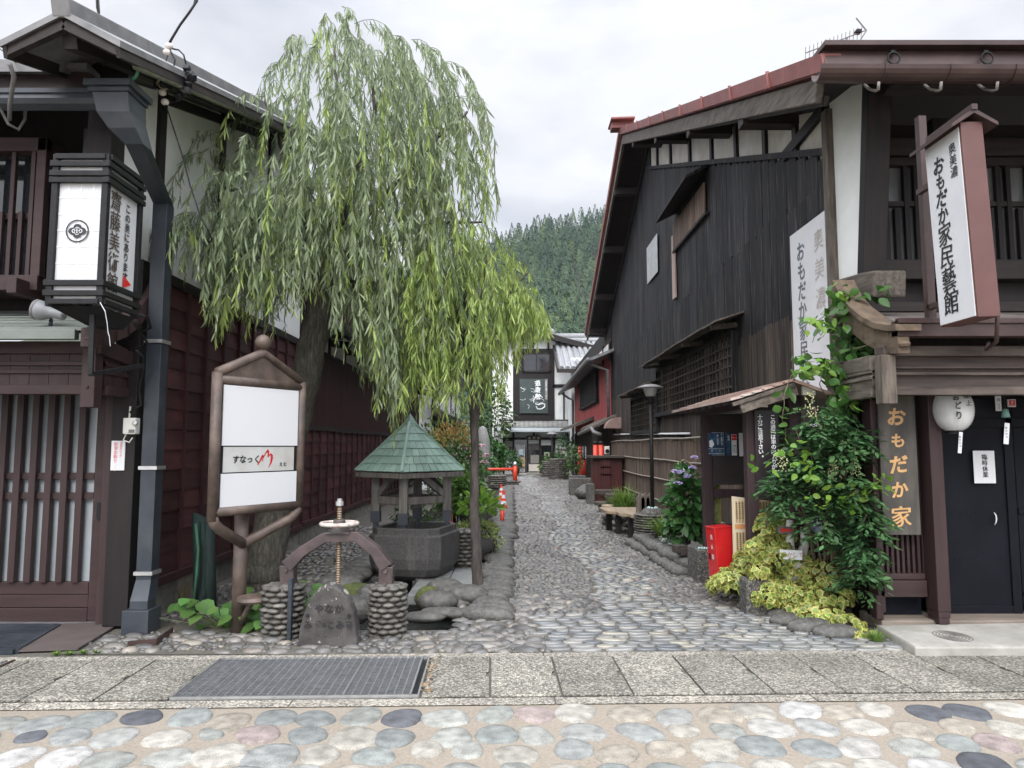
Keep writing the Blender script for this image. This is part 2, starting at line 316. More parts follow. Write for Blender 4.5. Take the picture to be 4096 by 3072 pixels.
# inlaid street stones
def street_stones():
    mb = MB(); rr = random.Random(3); row = 0; y = 4.24; cen_ = []
    while y > 1.4:
        x = -4.6+rr.random()*.2+(row % 2)*.18
        while x < 4.8:
            a = rr.uniform(.104, .136); b = rr.uniform(.115, .15); th = rr.uniform(-.7, .7); px, py = x+rr.uniform(-.03,.03), y+rr.uniform(-.05,.05)
            zj = rr.uniform(-.0018,.0018); dn = min([math.hypot((px-qx)*1.08, py-qy) for qx, qy in cen_[-40:]] or [1]); sc_ = min(1, dn/.262); a *= sc_; b *= sc_; cen_.append((px,py))
            n = 22; ex = rr.uniform(2, 2.7); ph = rr.uniform(0,6)
            for (k, h) in [(1,0)]:
                pass
            top = []; rim = []; base = []
            for j in range(n):
                t = 2*math.pi*j/n; c, s_ = math.cos(t), math.sin(t); w = 1+.05*math.sin(2*t+ph)+.04*math.sin(3*t+ph*2)
                ux = a*w*math.copysign(abs(c)**(2/ex), c); uy = b*w*math.copysign(abs(s_)**(2/ex), s_)
                q = (px+ux*math.cos(th)-uy*math.sin(th), py+ux*math.sin(th)+uy*math.cos(th))
                base.append(st(q[0], q[1], -.004)); k = .95; qq = (px+(q[0]-px)*k, py+(q[1]-py)*k); rim.append(st(qq[0], qq[1], .006+zj)); k = .72; qq = (px+(q[0]-px)*k, py+(q[1]-py)*k); top.append(st(qq[0], qq[1], .009+zj))
            fs = [(j,(j+1)%n,n+(j+1)%n,n+j) for j in range(n)]+[(n+j,n+(j+1)%n,2*n+(j+1)%n,2*n+j) for j in range(n)]+[tuple(range(2*n,3*n))]
            mb.add(base+rim+top, fs)
            x += rr.uniform(.24,.27)
        y -= .243; row += 1
    kind(mb.build('street_stones', m_street_stone, smooth=True))
street_stones()
# covers over the roadside gutter
def pavement():
    b = MB(); b.quad(st(-12,4.43,.000), st(12,4.43,.000), st(12,5.62,.000), st(-12,5.62,.000)); kind(b.build('pavement_bed', m_mortar2))
    p = MB(); rr = random.Random(5)
    xs = [-.43]+[k*.447 for k in range(0, 14)]; xs = [(xs[i], xs[i+1]) for i in range(len(xs)-1)]
    l = [-1.965-.447*k for k in range(0, 5)]; xs += [(l[i+1], l[i]) for i in range(len(l)-1)]; xs += [(-5.2-.447*(k+1), -5.2-.447*k) for k in range(6)]
    for x0, x1 in xs:
        dz = rr.uniform(-.002,.002); g0 = rr.uniform(.004,.007)
        n = 7; xa, xb = x0+g0, x1-g0; ym = 4.98
        # slab outline with the lifting notch halfway along its right edge
        pts = [(xa,4.545),(xb,4.545),(xb,ym-.07),(xb-.02,ym-.045),(xb-.02,ym+.03),(xb,ym+.05),(xb,5.365),(xa,5.365)]
        p.prism([st(x,y,.002) for x,y in pts], (0,0,.012+dz))
    kind(p.build('pavement_slabs', m_slab, bevel=.004))
    c = MB()
    for k in range(9): c.prism([st(x,y,.001) for x,y in [(-6+k*1.6,4.42),(-6+k*1.6+1.59,4.42),(-6+k*1.6+1.59,4.535),(-6+k*1.6,4.535)]], (0,0,.0035))
    for k in range(9): c.prism([st(x,y,.001) for x,y in [(-6+k*1.6,5.375),(-6+k*1.6+1.59,5.375),(-6+k*1.6+1.59,5.47),(-6+k*1.6,5.47)]], (0,0,.008))
    kind(c.build('pavement_kerbs', aggregate('kerb_aggregate', (.17,.155,.13), (.36,.33,.27), (.50,.46,.39)), bevel=.003))
pavement()
# lane bed and left forecourt bed
g = MB(); g.quad((CHX1,5.5,.004),(3.4,5.5,.004),(3.4,41,.004),(CHX1,41,.004)); g.quad((-3.4,5.45,.004),(CHX1,5.45,.004),(CHX1,CHY0,.004),(-3.4,CHY0,.004))
g.quad((-3.4,CHY0,.004),(CHX0-.02,CHY0,.004),(CHX0-.02,41,.004),(-3.4,41,.004)); g.quad((CHX0,CHY1,.004),(CHX1,CHY1,.004),(CHX1,41,.004),(CHX0,41,.004))
kind(g.build('lane_bed', m_mortar2))
def snake(y): return 1.1+.17*math.sin((y-7.3)*1.05)*min(1, (y-6.6)/2)*(1 if y < 14 else .6) + (.04 if y < 9 else -.03*(y-9)/6 if y < 24 else -.45+.03*math.sin(y))
def snw(y): return .30+.03*math.sin(y*1.7) if y < 18 else .3+.01*(y-18)
def fore(x, y):  # front apron of flat stones widening to the street
    lim = 7.15-.55*max(0, (x-1.6))**1.15 if x > 1.1 else 6.75-.35*max(0, .3-x)
    return y < lim
def domes(recs, h, seg, mtl, name, flat=False):
    """recs: x,y,a,b,theta"""
    r = np.array(recs); n = len(r); t = np.arange(seg)*2*np.pi/seg
    rings = [(1,0),(.985,.62),(.94,.93),(.8,1)] if flat else [(1,0),(.86,.55),(.5,.92)]
    V = []
    ca, sa = np.cos(r[:,4])[:,None], np.sin(r[:,4])[:,None]; ph = rng.uniform(0,6.28,(n,1))
    wob = 1+.06*np.sin(2*t[None]+ph)+.05*np.sin(3*t[None]+2*ph); tx, ty = rng.uniform(-.12,.12,(2,n,1))
    for k, z in rings+[(0,1)]:
        if k == 0: V.append(np.stack([r[:,0:1], r[:,1:2], .004+(h*r[:,3:4])*z*np.ones((n,1))], -1)); continue
        ux = r[:,2:3]*k*np.cos(t)[None]*wob; uy = r[:,3:4]*k*np.sin(t)[None]*wob
        V.append(np.stack([r[:,0:1]+ux*ca-uy*sa, r[:,1:2]+ux*sa+uy*ca, .004+h*r[:,3:4]*z+((tx*.4*ux-.07*uy) if flat else (tx*ux+ty*uy)*.25)*z], -1))
    V = np.concatenate(V, 1); F = []
    K = len(rings)
    for i in range(K-1): F += [(i*seg+j, i*seg+(j+1)%seg, (i+1)*seg+(j+1)%seg, (i+1)*seg+j) for j in range(seg)]
    F += [((K-1)*seg+j, (K-1)*seg+(j+1)%seg, K*seg) for j in range(seg)]
    return kind(bulk(name, V, F, mtl, smooth=True))
def lane_stones():
    rr = random.Random(11); flat = []; peb = []; mid = []
    # flat stones: apron then the winding ribbon
    y = 5.56; row = 0
    while y < 38.5:
        if y < 7.4:
            x = -.55+(row%2)*.07
            while x < 3.1:
                w = rr.uniform(.055,.105) if rr.random() > .15 else rr.uniform(.10,.14)
                xx = x+w
                if xx > .25-(y-5.5)*.1 and fore(xx, y) and xx < 3.0-.75*max(0,y-5.9) or (abs(xx-snake(y)) < snw(y)): flat.append((xx, y+rr.uniform(-.012,.012), w*.97, rr.uniform(.045,.054), rr.uniform(-.06,.06)))
                elif xx < 3.1-.72*max(0,y-5.9): mid.append((xx, y, w*.85, rr.uniform(.03,.055), rr.uniform(-.5,.5)))
                x += 2*w+.002
            y += rr.uniform(.088,.096)
        else:
            c, hw = snake(y), snw(y); x = c-hw+rr.uniform(-.04,.04)
            while x < c+hw:
                w = rr.uniform(.045,.075)*(1 if y < 20 else 1.25); flat.append((x+w, y+rr.uniform(-.012,.012), w, rr.uniform(.04,.05)*(1 if y < 20 else 1.3), rr.uniform(-.1,.1))); x += 2*w+.001
            y += .082 if y < 20 else .12
        row += 1
    # pebbles either side, laid in swirls
    y = 6.35
    row = 0
    while y < 39:
        f = 1 if y < 13 else 1.35 if y < 20 else 1.8
        dx, dy = .078*f, .05*f; x = -.30+(row%2)*dx*.5
        rb = 2.95-.5*(8.6-y)*0 if y > 8.4 else 2.55-.1*(8.4-y)
        rb = min(rb, 2.55 if 9.9 > y > 8.3 else 2.75)
        while x < rb:
            xx, yy = x+rr.uniform(-.25,.25)*dx, y+rr.uniform(-.3,.3)*dy
            if abs(xx-snake(yy)) > snw(yy)+.02 and not (fore(xx, yy) and yy < 7.4) and not (yy < 7.4 and xx > 3.1-.72*max(0,yy-5.9)):
                th = 1.1*math.sin(xx*2.3+math.sin(yy*1.3)*1.5)*math.cos(yy*1.7+xx)
                big = rr.random()
                s = f*(1 if big < .93 else 1.5) if yy > 7.6 else f*rr.uniform(.9,1.7)
                peb.append((xx, yy, .043*s*rr.uniform(.8,1.15), .027*s*rr.uniform(.8,1.2), th+rr.uniform(-.2,.2)))
            x += dx
        y += dy; row += 1
    # left forecourt: larger rounded stones set sparsely
    y = 5.52; row = 0
    while y < 6.14:
        x = -3.3+(row%2)*.09
        while x < .2:
            if rr.random() < (.62 if x < -1.9 else .9): mid.append((x+rr.uniform(-.04,.04), y+rr.uniform(-.02,.02), rr.uniform(.05,.10), rr.uniform(.03,.055), rr.uniform(-.3,.3)))
            if rr.random() < .5: mid.append((x+.09, y+.03, .028, .02, 0))
            x += rr.uniform(.16,.21)
        y += .105; row += 1
    y = 6.1
    while y < 7.6:
        x = CHX1+.28
        while x < .75:
            if not fore(x, y) and abs(x-snake(y)) > snw(y)+.08: mid.append((x+rr.uniform(-.03,.03), y, rr.uniform(.05,.11), rr.uniform(.035,.06), rr.uniform(-.2,.2)))
            x += rr.uniform(.17,.2)
        y += .12
    domes(flat, .34, 16, m_disc, 'lane_flat_stones', True)
    domes(peb, .62, 8, m_pebble, 'lane_pebbles')
    domes(mid, .6, 12, m_pebble, 'forecourt_stones')
lane_stones()
# the channel
m_cut = mat('channel_wall', [(.05,.048,.042),(.11,.105,.09)], 10, .8, .6, dirt=.5, dirtc=(.03,.035,.015))
g = MB(); zb = -.55
g.quad((CHX0,CHY0,zb),(CHX1,CHY0,zb),(CHX1,CHY1,zb),(CHX0,CHY1,zb))
g.quad((CHX0,CHY0,zb),(CHX0,CHY1,zb),(CHX0,CHY1,0),(CHX0,CHY0,0)); g.quad((CHX1,CHY0,zb),(CHX1,CHY1,zb),(CHX1,CHY1,0),(CHX1,CHY0,0))
g.quad((CHX0,CHY0,zb),(CHX1,CHY0,zb),(CHX1,CHY0,0),(CHX0,CHY0,0)); g.quad((CHX0,CHY1,zb),(CHX1,CHY1,zb),(CHX1,CHY1,0),(CHX0,CHY1,0))
kind(g.build('channel_bed', m_cut))
m_water = mat('water', [(.012,.014,.012),(.03,.032,.028)], 5, .08, 1.0, 16, stretch=(1,2.2,1), dist=.035, spec=.6)
g = MB(); g.quad((CHX0+.005,CHY0+.005,-.3),(CHX1-.005,CHY0+.005,-.3),(CHX1-.005,CHY1-.005,-.3),(CHX0+.005,CHY1-.005,-.3)); kind(g.build('water', m_water))
# far ground behind the gallery and the wooded hill
def hill():
    n, k = 60, 40; vs = []; fs = []
    rx = [-400,-180,-110,-58,-11,57,100,160,400]; rz = [55,76,88,101,122,138,150,164,140]; Y0, Y1 = 150, 430
    def hz(x, y):
        t = min(1, max(0, (y-Y0)/(Y1-Y0))); t2 = t if y < Y1 else max(0, 1-(y-Y1)/200)
        return -.5+np.interp(x, rx, rz)*(t2**1.15)+3*math.sin(x*.045+y*.03)*t2+4*math.sin(x*.021-y*.027)*t2
    for j in range(k+1):
        y = 110+480*j/k
        for i in range(n+1): x = -400+800*i/n; vs.append((x, y, hz(x, y)))
    for j in range(k):
        for i in range(n): a = j*(n+1)+i; fs.append((a, a+1, a+n+2, a+n+1))
    mb = MB(); mb.add(vs, fs); kind(mb.build('hill', mat('hill_floor', [(.02,.03,.016),(.035,.045,.022)], .2, 1), smooth=True), 'structure')
    P = []; Dn = []; Ls = []; Ms = []; kk = 260; rr = np.random.default_rng(4)
    for it in range(1750):
        y = rr.uniform(135, 445) if it < 1350 else rr.uniform(370, 440); x = rr.uniform(-.30, .24)*y
        z = hz(x, y); hh = rr.uniform(10, 16)*(1.15 if rr.random() < .1 else 1)*(1 if y < 390 else .72); rad = hh*rr.uniform(.19,.28); tone = int(rr.choice(4, p=[.38,.34,.2,.08])); rnd = rr.random() < .25
        t = rr.random(kk)**.8; a = rr.uniform(2.7, 6.9, kk)
        prof = (1-t)**(.55 if rnd else .9)*np.minimum(1, t*7+.25)*(1+.18*np.sin(t*30+a*2)); rr_ = rad*prof*rr.uniform(.75,1.08,kk)
        p = np.stack([x+rr_*np.cos(a), y+rr_*np.sin(a), z+hh*(.08+.92*t)], 1)
        d = np.stack([np.cos(a), np.sin(a), -.2-.5*rr.random(kk)+(2.5*(t>.9))], 1)
        keep = np.sin(a) < .6
        P.append(p[keep]); Dn.append(d[keep]); Ls.append((np.full(kk, .45+hh*.045)*(1.1-.55*t))[keep]); Ms.append(np.full(int(keep.sum()), tone))
    P = np.concatenate(P); Dn = unit(np.concatenate(Dn)); Ls = np.concatenate(Ls)[:,None]
    up = np.tile(np.array([0,0,1.]), (len(P),1))+rng.normal(size=(len(P),3))*.4
    s_ = unit(np.cross(Dn, up)); nn = np.cross(s_, Dn); Q = P-Dn*Ls*.5
    V = np.stack([Q, Q+Dn*Ls*.5+s_*Ls*.33-nn*Ls*.06, Q+Dn*Ls-nn*Ls*.3, Q+Dn*Ls*.5-s_*Ls*.33-nn*Ls*.06, Q+Dn*Ls*.5+nn*Ls*.08], 1)
    tones = [leafmat('conifer_%s' % nm, [a, b], .05, .75, .22, .012) for nm, a, b in (('dark',(.013,.036,.022),(.032,.070,.038)),('mid',(.022,.052,.028),(.050,.096,.046)),('light',(.038,.074,.032),(.08,.13,.05)),('fresh',(.06,.095,.035),(.11,.155,.055)))]
    o = bulk('forest', V, [(0,1,4),(1,2,4),(2,3,4),(3,0,4)], tones, MI=np.repeat(np.concatenate(Ms),4)); kind(o, 'stuff')
    o['label'] = 'dark conifer forest covering the hillside'
hill()
# ================================================================ LEFT: townhouse with lattice door
def wood(name, a, b, ax='z', scale=5, rough=.6, island=.15, bump=.25, **k):
    k.setdefault('spec', .3)
    st_ = {'x': (.12,1,1), 'y': (1,.12,1), 'z': (1,1,.12)}[ax]
    return mat(name, [a, b], scale*4, rough, bump, island=island, stretch=st_, dist=.004, **k)
m_maroon = wood('maroon_boards', (.044,.0155,.0165), (.090,.031,.032), 'y', 4, .55, .4, .3, dirt=.55, dirtc=(.018,.010,.010), dscale=2.5)
m_maroonv = wood('maroon_battens', (.036,.0135,.0145), (.064,.024,.025), 'z', 4, .55, .2)
m_brown = wood('brown_painted_wood', (.030,.0165,.0165), (.049,.028,.0275), 'z', 3, .5, .12, .15)
m_brownx = wood('brown_painted_rail', (.030,.0165,.0165), (.049,.028,.0275), 'x', 3, .5, .12, .15)
m_dark = wood('dark_timber', (.007,.0055,.0055), (.017,.0125,.012), 'z', 4, .6, .2)
m_darkx = wood('dark_beam', (.012,.009,.009), (.032,.024,.022), 'x', 4, .6, .2)
m_darky = wood('dark_purlin', (.012,.009,.009), (.032,.024,.022), 'y', 4, .6, .2)
m_plaster = mat('white_plaster', [(.66,.67,.65),(.78,.79,.77)], 1.6, .8, .08, 60, dirt=.28, dirtc=(.40,.41,.38), dscale=1.1)
m_plaster_b = mat('aged_plaster', [(.52,.48,.42),(.70,.67,.61)], 2.2, .85, .1, 50, dirt=.45, dirtc=(.30,.25,.20), dscale=2)
m_slate = mat('slate_metal', [(.017,.022,.029),(.033,.040,.049)], 3, .42, .05, island=.08, dirt=.25, dirtc=(.09,.095,.10), dscale=3, spec=.45)
m_roofgrey = mat('grey_roof_sheet', [(.10,.10,.105),(.20,.195,.19)], 6, .5, .2, dirt=.5, dirtc=(.05,.045,.04))
m_copper = mat('aged_copper', [(.10,.115,.10),(.17,.19,.17)], 5, .55, .15, stretch=(.3,1,1), dirt=.5, dirtc=(.06,.06,.055), dscale=3)
m_glass = mat('dark_glass', [(.012,.014,.018),(.02,.022,.026)], 2, .06, 0, spec=.6)
m_frost = mat('frosted_glass', [(.27,.30,.315),(.42,.455,.47)], 1.4, .16, .03, spec=.6, dirt=.4, dirtc=(.16,.18,.20), dscale=.9)
m_steel = mat('bare_steel', [(.42,.42,.42),(.58,.58,.57)], 20, .35, .05, metal=.8)
m_black = mat('black_iron', [(.006,.006,.007),(.014,.014,.0145)], 20, .55, .15, spec=.25)
m_stonebase = mat('plinth_stone', [(.10,.095,.085),(.22,.21,.18)], 9, .85, .4, island=.2)
WX = -3.35
def clapboard(y0, y1, z0, z1, bay, parent, rowh=.2, name='clapboard_wall', X=WX, side=1):
    b = MB(); t = MB(); n = max(1, round((y1-y0)/bay)); dy = (y1-y0)/n; rows = max(1, round((z1-z0)/rowh)); dz = (z1-z0)/rows; rr = random.Random(int(y0*10))
    for k in range(n):
        ya, yb = y0+k*dy, y0+(k+1)*dy
        for r in range(rows):
            zz = z0+r*dz; j = rr.uniform(-.004,.004)
            pts = [(X-.03*side,ya,zz-.008),(X+(.028+j)*side,ya,zz-.008),(X+(.012+j)*side,ya,zz+dz+.004),(X-.03*side,ya,zz+dz+.004)]
            b.prism(pts, (0, dy-.004, 0))
        t.box(X+.012, X+.052, ya-.022, ya+.022, z0-.02, z1) if side > 0 else t.box(X-.052, X-.012, ya-.022, ya+.022, z0-.02, z1)
    o = b.build(name, m_maroon, parent); t.build('wall_battens', m_maroonv, parent, bevel=.003); return o
def left_house():
    t = thing('townhouse', 'dark wooden townhouse with white plaster gable and brown lattice door, by the willow', 'house', (-3.4,6.3,0))
    # side wall
    b = MB(); b.prism([(WX,6.45,3.2),(WX,11.3,3.2),(WX,11.3,6.45),(WX,6.45,4.92)], (-.12,0,0)); b.prism([(WX-.01,5.75,2.75),(WX-.01,6.45,2.75),(WX-.01,6.45,4.9),(WX-.01,5.75,4.66)], (-.1,0,0)); b.build('plaster_wall', m_plaster, t)
    for y, w, z1 in [(6.52,.13,4.95),(7.92,.11,5.4),(9.5,.11,5.85),(11.15,.12,6.3)]:
        p = MB(); p.box(WX-.02, WX+.035, y-w/2, y+w/2, 3.22, z1); p.build('post', m_dark, t, bevel=.004)
    p = MB(); p.box(WX-.04, WX+.05, 6.38, 11.25, 3.11, 3.21); p.bar((WX-.02,6.5,4.86),(WX-.02,11.2,6.33),.09,.1); p.build('wall_beam', m_darky, t, bevel=.004)
    clapboard(6.3, 11.28, .34, 3.11, .46, t)
    p = MB(); p.box(WX-.1, WX+.07, 6.25, 11.28, .25, .33); p.build('sill_rail', m_maroonv, t, bevel=.004)
    p = MB()
    for k in range(11): p.box(WX-.1, WX+.015, 6.28+k*.45, 6.28+k*.45+.44, -.02, .25)
    p.build('plinth', m_stonebase, t, bevel=.01)
    # corner pillar and front
    p = MB(); p.box(-3.47, -3.26, 6.16, 6.3, .03, 3.2); p.build('corner_pillar', m_dark, t, bevel=.006)
    p = MB(); p.box(-3.58, -3.505, 6.25, 6.4, .0, 2.3); p.build('door_jamb', m_brown, t, bevel=.005)
    d = MB(); d.box(-3.72, -3.59, 6.37, 6.43, .03, 2.2)
    for z0, z1, y in [(.255,.36,6.372),(.14,.25,6.378),(.02,.135,6.372)]: d.box(-7.0, -3.725, y, 6.43, z0, z1)
    door = d.build('lattice_door', m_brownx, t, bevel=.004)
    for k in range(22):
        bm = MB(); x = -3.80-.14*k-.035; bm.box(x-.03, x+.03, 6.34, 6.40, .36, 2.25); bm.build('door_bar', m_brown, door, bevel=.004)
    r = MB(); r.box(-7, -3.725, 6.375, 6.415, 1.255, 1.315); r.box(-7, -3.725, 6.375, 6.415, 1.08, 1.14); r.build('door_rail', m_brownx, door, bevel=.003)
    gl = MB(); gl.box(-7, -3.725, 6.422, 6.428, .36, 2.25); gl.build('glass', m_frost, door)
    h = MB(); h.lathe((-3.655,6.36,.98), [(.02,-.075),(.022,-.06),(.022,.06),(.02,.075)], 12, 1, .5); h.build('pull', m_black, door)
    sg = MB(); sg.box(-7, -3.5, 6.33, 6.45, -.02, .02); sg.build('door_sill', m_roofgrey, t)
    # lintel box
    fz = lambda y: gy(0, y, 5.75).z
    l = MB(); YB = 5.72
    l.box(-7, -3.44, YB, YB+.1, 1.97, 2.045); l.box(-7, -3.44, YB+.02, YB+.08, 2.14, 2.175); l.box(-7, -3.44, YB+.02, YB+.08, 2.205, 2.24); l.box(-7, -3.42, YB-.01, YB+.1, 2.30, 2.40)
    l.box(-3.40, -3.33, YB+.1, 6.2, 1.97, 2.05); l.box(-3.39, -3.34, YB+.1, 6.2, 2.14, 2.175); l.box(-3.39, -3.34, YB+.1, 6.2, 2.205, 2.24); l.bar((-3.36,5.68,2.36),(-3.36,6.25,2.30),.10,.13)
    l.build('lintel', m_brownx, t, bevel=.004)
    l = MB()
    for k in range(22): l.box(-3.46-.16*(k+1), -3.46-.16*k-.004, YB+.05, YB+.09, 2.04, 2.31)
    for k in range(3): l.box(-3.38, -3.355, YB+.1+k*.14, YB+.1+k*.14+.136, 2.04, 2.31)
    l.build('lintel_panel', m_brown, t)
    p = MB(); p.box(-3.455, -3.345, 5.665, 5.775, 1.86, 2.36); p.lathe((-3.40,5.66,2.02), [(.012,-.012),(.012,.012)], 8); p.build('hanging_post', m_brown, t, bevel=.006)
    # pent roof
    r = MB(); n = 7
    for k in range(n):
        ya, yb = 5.42+k*.165, 5.42+(k+1)*.165+.015; za, zb2 = 2.455+k*.052, 2.455+(k+1)*.052; r.prism([(-7,ya,za+.012),(-7,yb,zb2+.006),(-7,yb,zb2-.014),(-7,ya,za-.014)], (3.72,0,0))
    r.build('pent_roof', m_copper, t)
    r = MB(); r.box(-7, -3.36, 5.40, 5.46, 2.37, 2.448); r.build('drip_edge', m_copper, t, bevel=.004)
    c = MB(); pts = [(5.38,2.42),(5.5,2.455),(5.68,2.52),(5.86,2.60),(6.02,2.70),(6.16,2.83),(6.27,2.98)]
    for (ya,za),(yb,zb2) in zip(pts,pts[1:]): c.prism([(-3.3,ya,za+.03),(-3.3,yb,zb2+.03),(-3.3,yb+.02,zb2-.13),(-3.3,ya,za-.13+.02*(ya<5.4))], (.1,0,0))
    c.ell((-3.25,5.42,2.37),(.055,.045,.05),10,6); c.build('curved_bargeboard', m_brown, t, smooth=False)
    # upper lattice bay
    b = MB(); b.box(-7, -4.0, 5.88, 6.3, 2.86, 2.99); b.box(-7, -4.0, 5.9, 6.3, 4.08, 4.2); b.box(-4.08,-4.0,5.9,5.98,2.95,4.2); b.box(-4.14,-4.06,5.72,6.2,2.80,2.93); b.build('lattice_bay', m_brownx, t, bevel=.006)
    for k in range(18):
        bm = MB(); x = -4.12-k*.085; hgt = 4.1 if k % 2 == 0 else 3.55; bm.box(x-.018, x+.018, 5.92, 5.96, 2.98, hgt); bm.build('bay_bar', m_brown, t, bevel=.003)
    b = MB(); b.box(-7,-4.08,5.965,5.985,3.50,3.55); b.build('bay_rail', m_brownx, t)
    b = MB(); b.box(-7,-4.08,6.02,6.03,2.99,4.1); b.build('bay_glass', m_glass, t)
    b = MB(); b.box(-7, -3.42, 6.5, 6.56, 2.6, 4.75); b.build('upper_wall', m_dark, t)
    b = MB(); b.box(-3.72,-3.56,5.95,6.12,2.8,4.3); b.build('upper_post', m_slate, t, bevel=.005)
    # main roof, fascia, gutter
    r = MB(); r.prism([(-9,5.30,4.56),(-9,10.5,6.2),(-9,10.5,6.1),(-9,5.30,4.46)], (5.5,0,0)); r.build('main_roof', m_roofgrey, t)
    a, c0 = gy(0, 293, 5.42).z, gy(0, 372, 5.42).z
    r = MB(); r.box(-9, -3.36, 5.40, 5.5, c0, a); r.build('fascia_board', wood('fascia_wood', (.022,.014,.014), (.05,.034,.034), 'x', 2.5, .6, .1, .5), t, bevel=.004)
    r = MB(); r.box(-9, -3.34, 5.34, 5.52, a+.002, a+.045); r.build('eave_cap', m_roofgrey, t, bevel=.004)
    gzc = (gy(0,372,5.28).z, gy(0,452,5.28).z); g = MB()
    prof = [(5.36,gzc[0]+.0),(5.20,gzc[0]),(5.20,gzc[0]-.035),(5.215,gzc[0]-.04)]+[(5.29+.085*math.cos(x),gzc[0]-.05-.085*abs(math.sin(x))*1.0) for x in [math.pi*1.0-.3, math.pi*.75, math.pi*.5, math.pi*.25, .2]]+[(5.38,gzc[0]-.03)]
    g.prism([(-9,y,z) for y,z in prof], (5.81,0,0)); g.build('gutter', m_slate, t)
    for x in (-3.95,-5.2):
        h = MB(); h.tube([(x,5.2,gzc[0]-.02),(x,5.205,gzc[0]-.09),(x,5.29,gzc[0]-.14),(x+.02,5.34,gzc[0]-.22),(x+.06,5.40,gzc[0]-.24),(x+.09,5.42,gzc[0]-.15),(x+.09,5.42,gzc[0]-.05)], .012, 6); h.build('gutter_hook', m_roofgrey, t, smooth=True)
    # hopper and square downpipe
    q = MB(); q.box(-3.23,-2.87,5.12,5.46,gy(0,345,5.15).z,gy(0,319,5.15).z); q.box(-3.205,-2.895,5.145,5.44,gy(0,363,5.15).z,gy(0,345,5.15).z-.001)
    def sec(x0,x1,y0,y1,z): return [(x0,y0,z),(x1,y0,z),(x1,y1,z),(x0,y1,z)]
    zq = lambda y: gy(0,y,5.22).z
    secs = [sec(-3.19,-2.91,5.16,5.43,zq(363)), sec(-3.15,-2.90,5.18,5.43,zq(455)), sec(-3.08,-2.87,5.22,5.43,zq(510)), sec(-2.99,-2.85,5.3,5.45,zq(558)), sec(-3.19,-3.06,6.14,6.27,3.70), sec(-3.19,-3.06,6.14,6.27,.42), sec(-3.17,-3.02,6.02,6.16,.27), sec(-3.17,-3.02,6.02,6.16,.2)]
    vs = sum(secs, []); fs = []
    for i in range(len(secs)-1):
        for j in range(4): fs.append((i*4+j, i*4+(j+1)%4, i*4+4+(j+1)%4, i*4+4+j))
    fs += [(3,2,1,0), tuple(len(vs)-4+j for j in range(4))]; q.add(vs, [f[::-1] for f in fs]); q.box(-3.21,-2.99,5.98,6.2,0,.2)
    dp = q.build('downpipe', m_slate, t, bevel=.004)
    for z in (.46,1.35,2.45):
        s = MB(); s.box(-3.205,-3.045,6.125,6.285,z,z+.03); s.build('pipe_strap', m_steel, dp)
    # little ridged roof over the gable wall
    A = Vector((-3.15,4.72,4.60)); B = Vector((-3.15,10.6,6.41)); r = MB()
    for sgn in (-1,1):
        e = Vector((.42*sgn,0,-.23)); th = Vector((0,0,-.05))
        r.add([A, B, B+e, A+e, A+th, B+th, B+e+th, A+e+th], [(0,1,2,3) if sgn < 0 else (3,2,1,0),(4,7,6,5) if sgn < 0 else (5,6,7,4),(0,3,7,4),(1,5,6,2),(2,6,7,3)])
    r.build('gable_roof', m_roofgrey, t)
    r = MB(); r.bar(A+Vector((0,-.02,-.0)), B, .13, .13); r.build('ridge_cap', m_roofgrey, t, bevel=.01)
    r = MB()
    for sgn in (-1,1):
        for dx, dz in ((.395,-.30),): r.bar(A+Vector((dx*sgn,.02,dz)), B+Vector((dx*sgn,0,dz)), .03, .09)
    r.bar(A+Vector((-.4,.05,-.29)), A+Vector((0,.05,-.09)), .05, .08); r.bar(A+Vector((.4,.05,-.29)), A+Vector((0,.05,-.09)), .05, .08)
    r.bar(A+Vector((0,.1,-.16)), B+Vector((0,0,-.16)), .1, .14); r.build('bargeboard', m_darky, t, bevel=.003)
    p = MB(); p.box(-3.44,-3.24,5.55,5.75,3.2,4.75); p.build('gable_post', m_dark, t, bevel=.005)
    hs = MB(); hs.tube([(-2.80,5.10,4.37),(-2.84,5.14,4.33),(-2.95,5.2,4.30),(-3.05,5.28,4.32),(-3.10,5.32,4.36)], .013, 8); hs.build('green_hose', mat('green_hose', [(.03,.12,.07),(.05,.17,.10)], 10, .5), t, smooth=True)
    cg = MB(); cg.tube([(-2.77,5.0,4.335),(-2.77,8.2,5.32),(-2.77,10.6,6.06)], .026, 8); cg.build('gable_gutter', mat('mossy_gutter', [(.06,.08,.035),(.13,.13,.11)], 12, .8, .3), t, smooth=True)
    hs = MB(); hs.tube([(-3.52,4.76,4.22),(-3.55,4.85,4.18),(-3.75,5.1,4.1),(-3.82,5.2,4.02)], .016, 7); hs.build('drain_hose', m_roofgrey, t, smooth=True)
    return t
left_house()
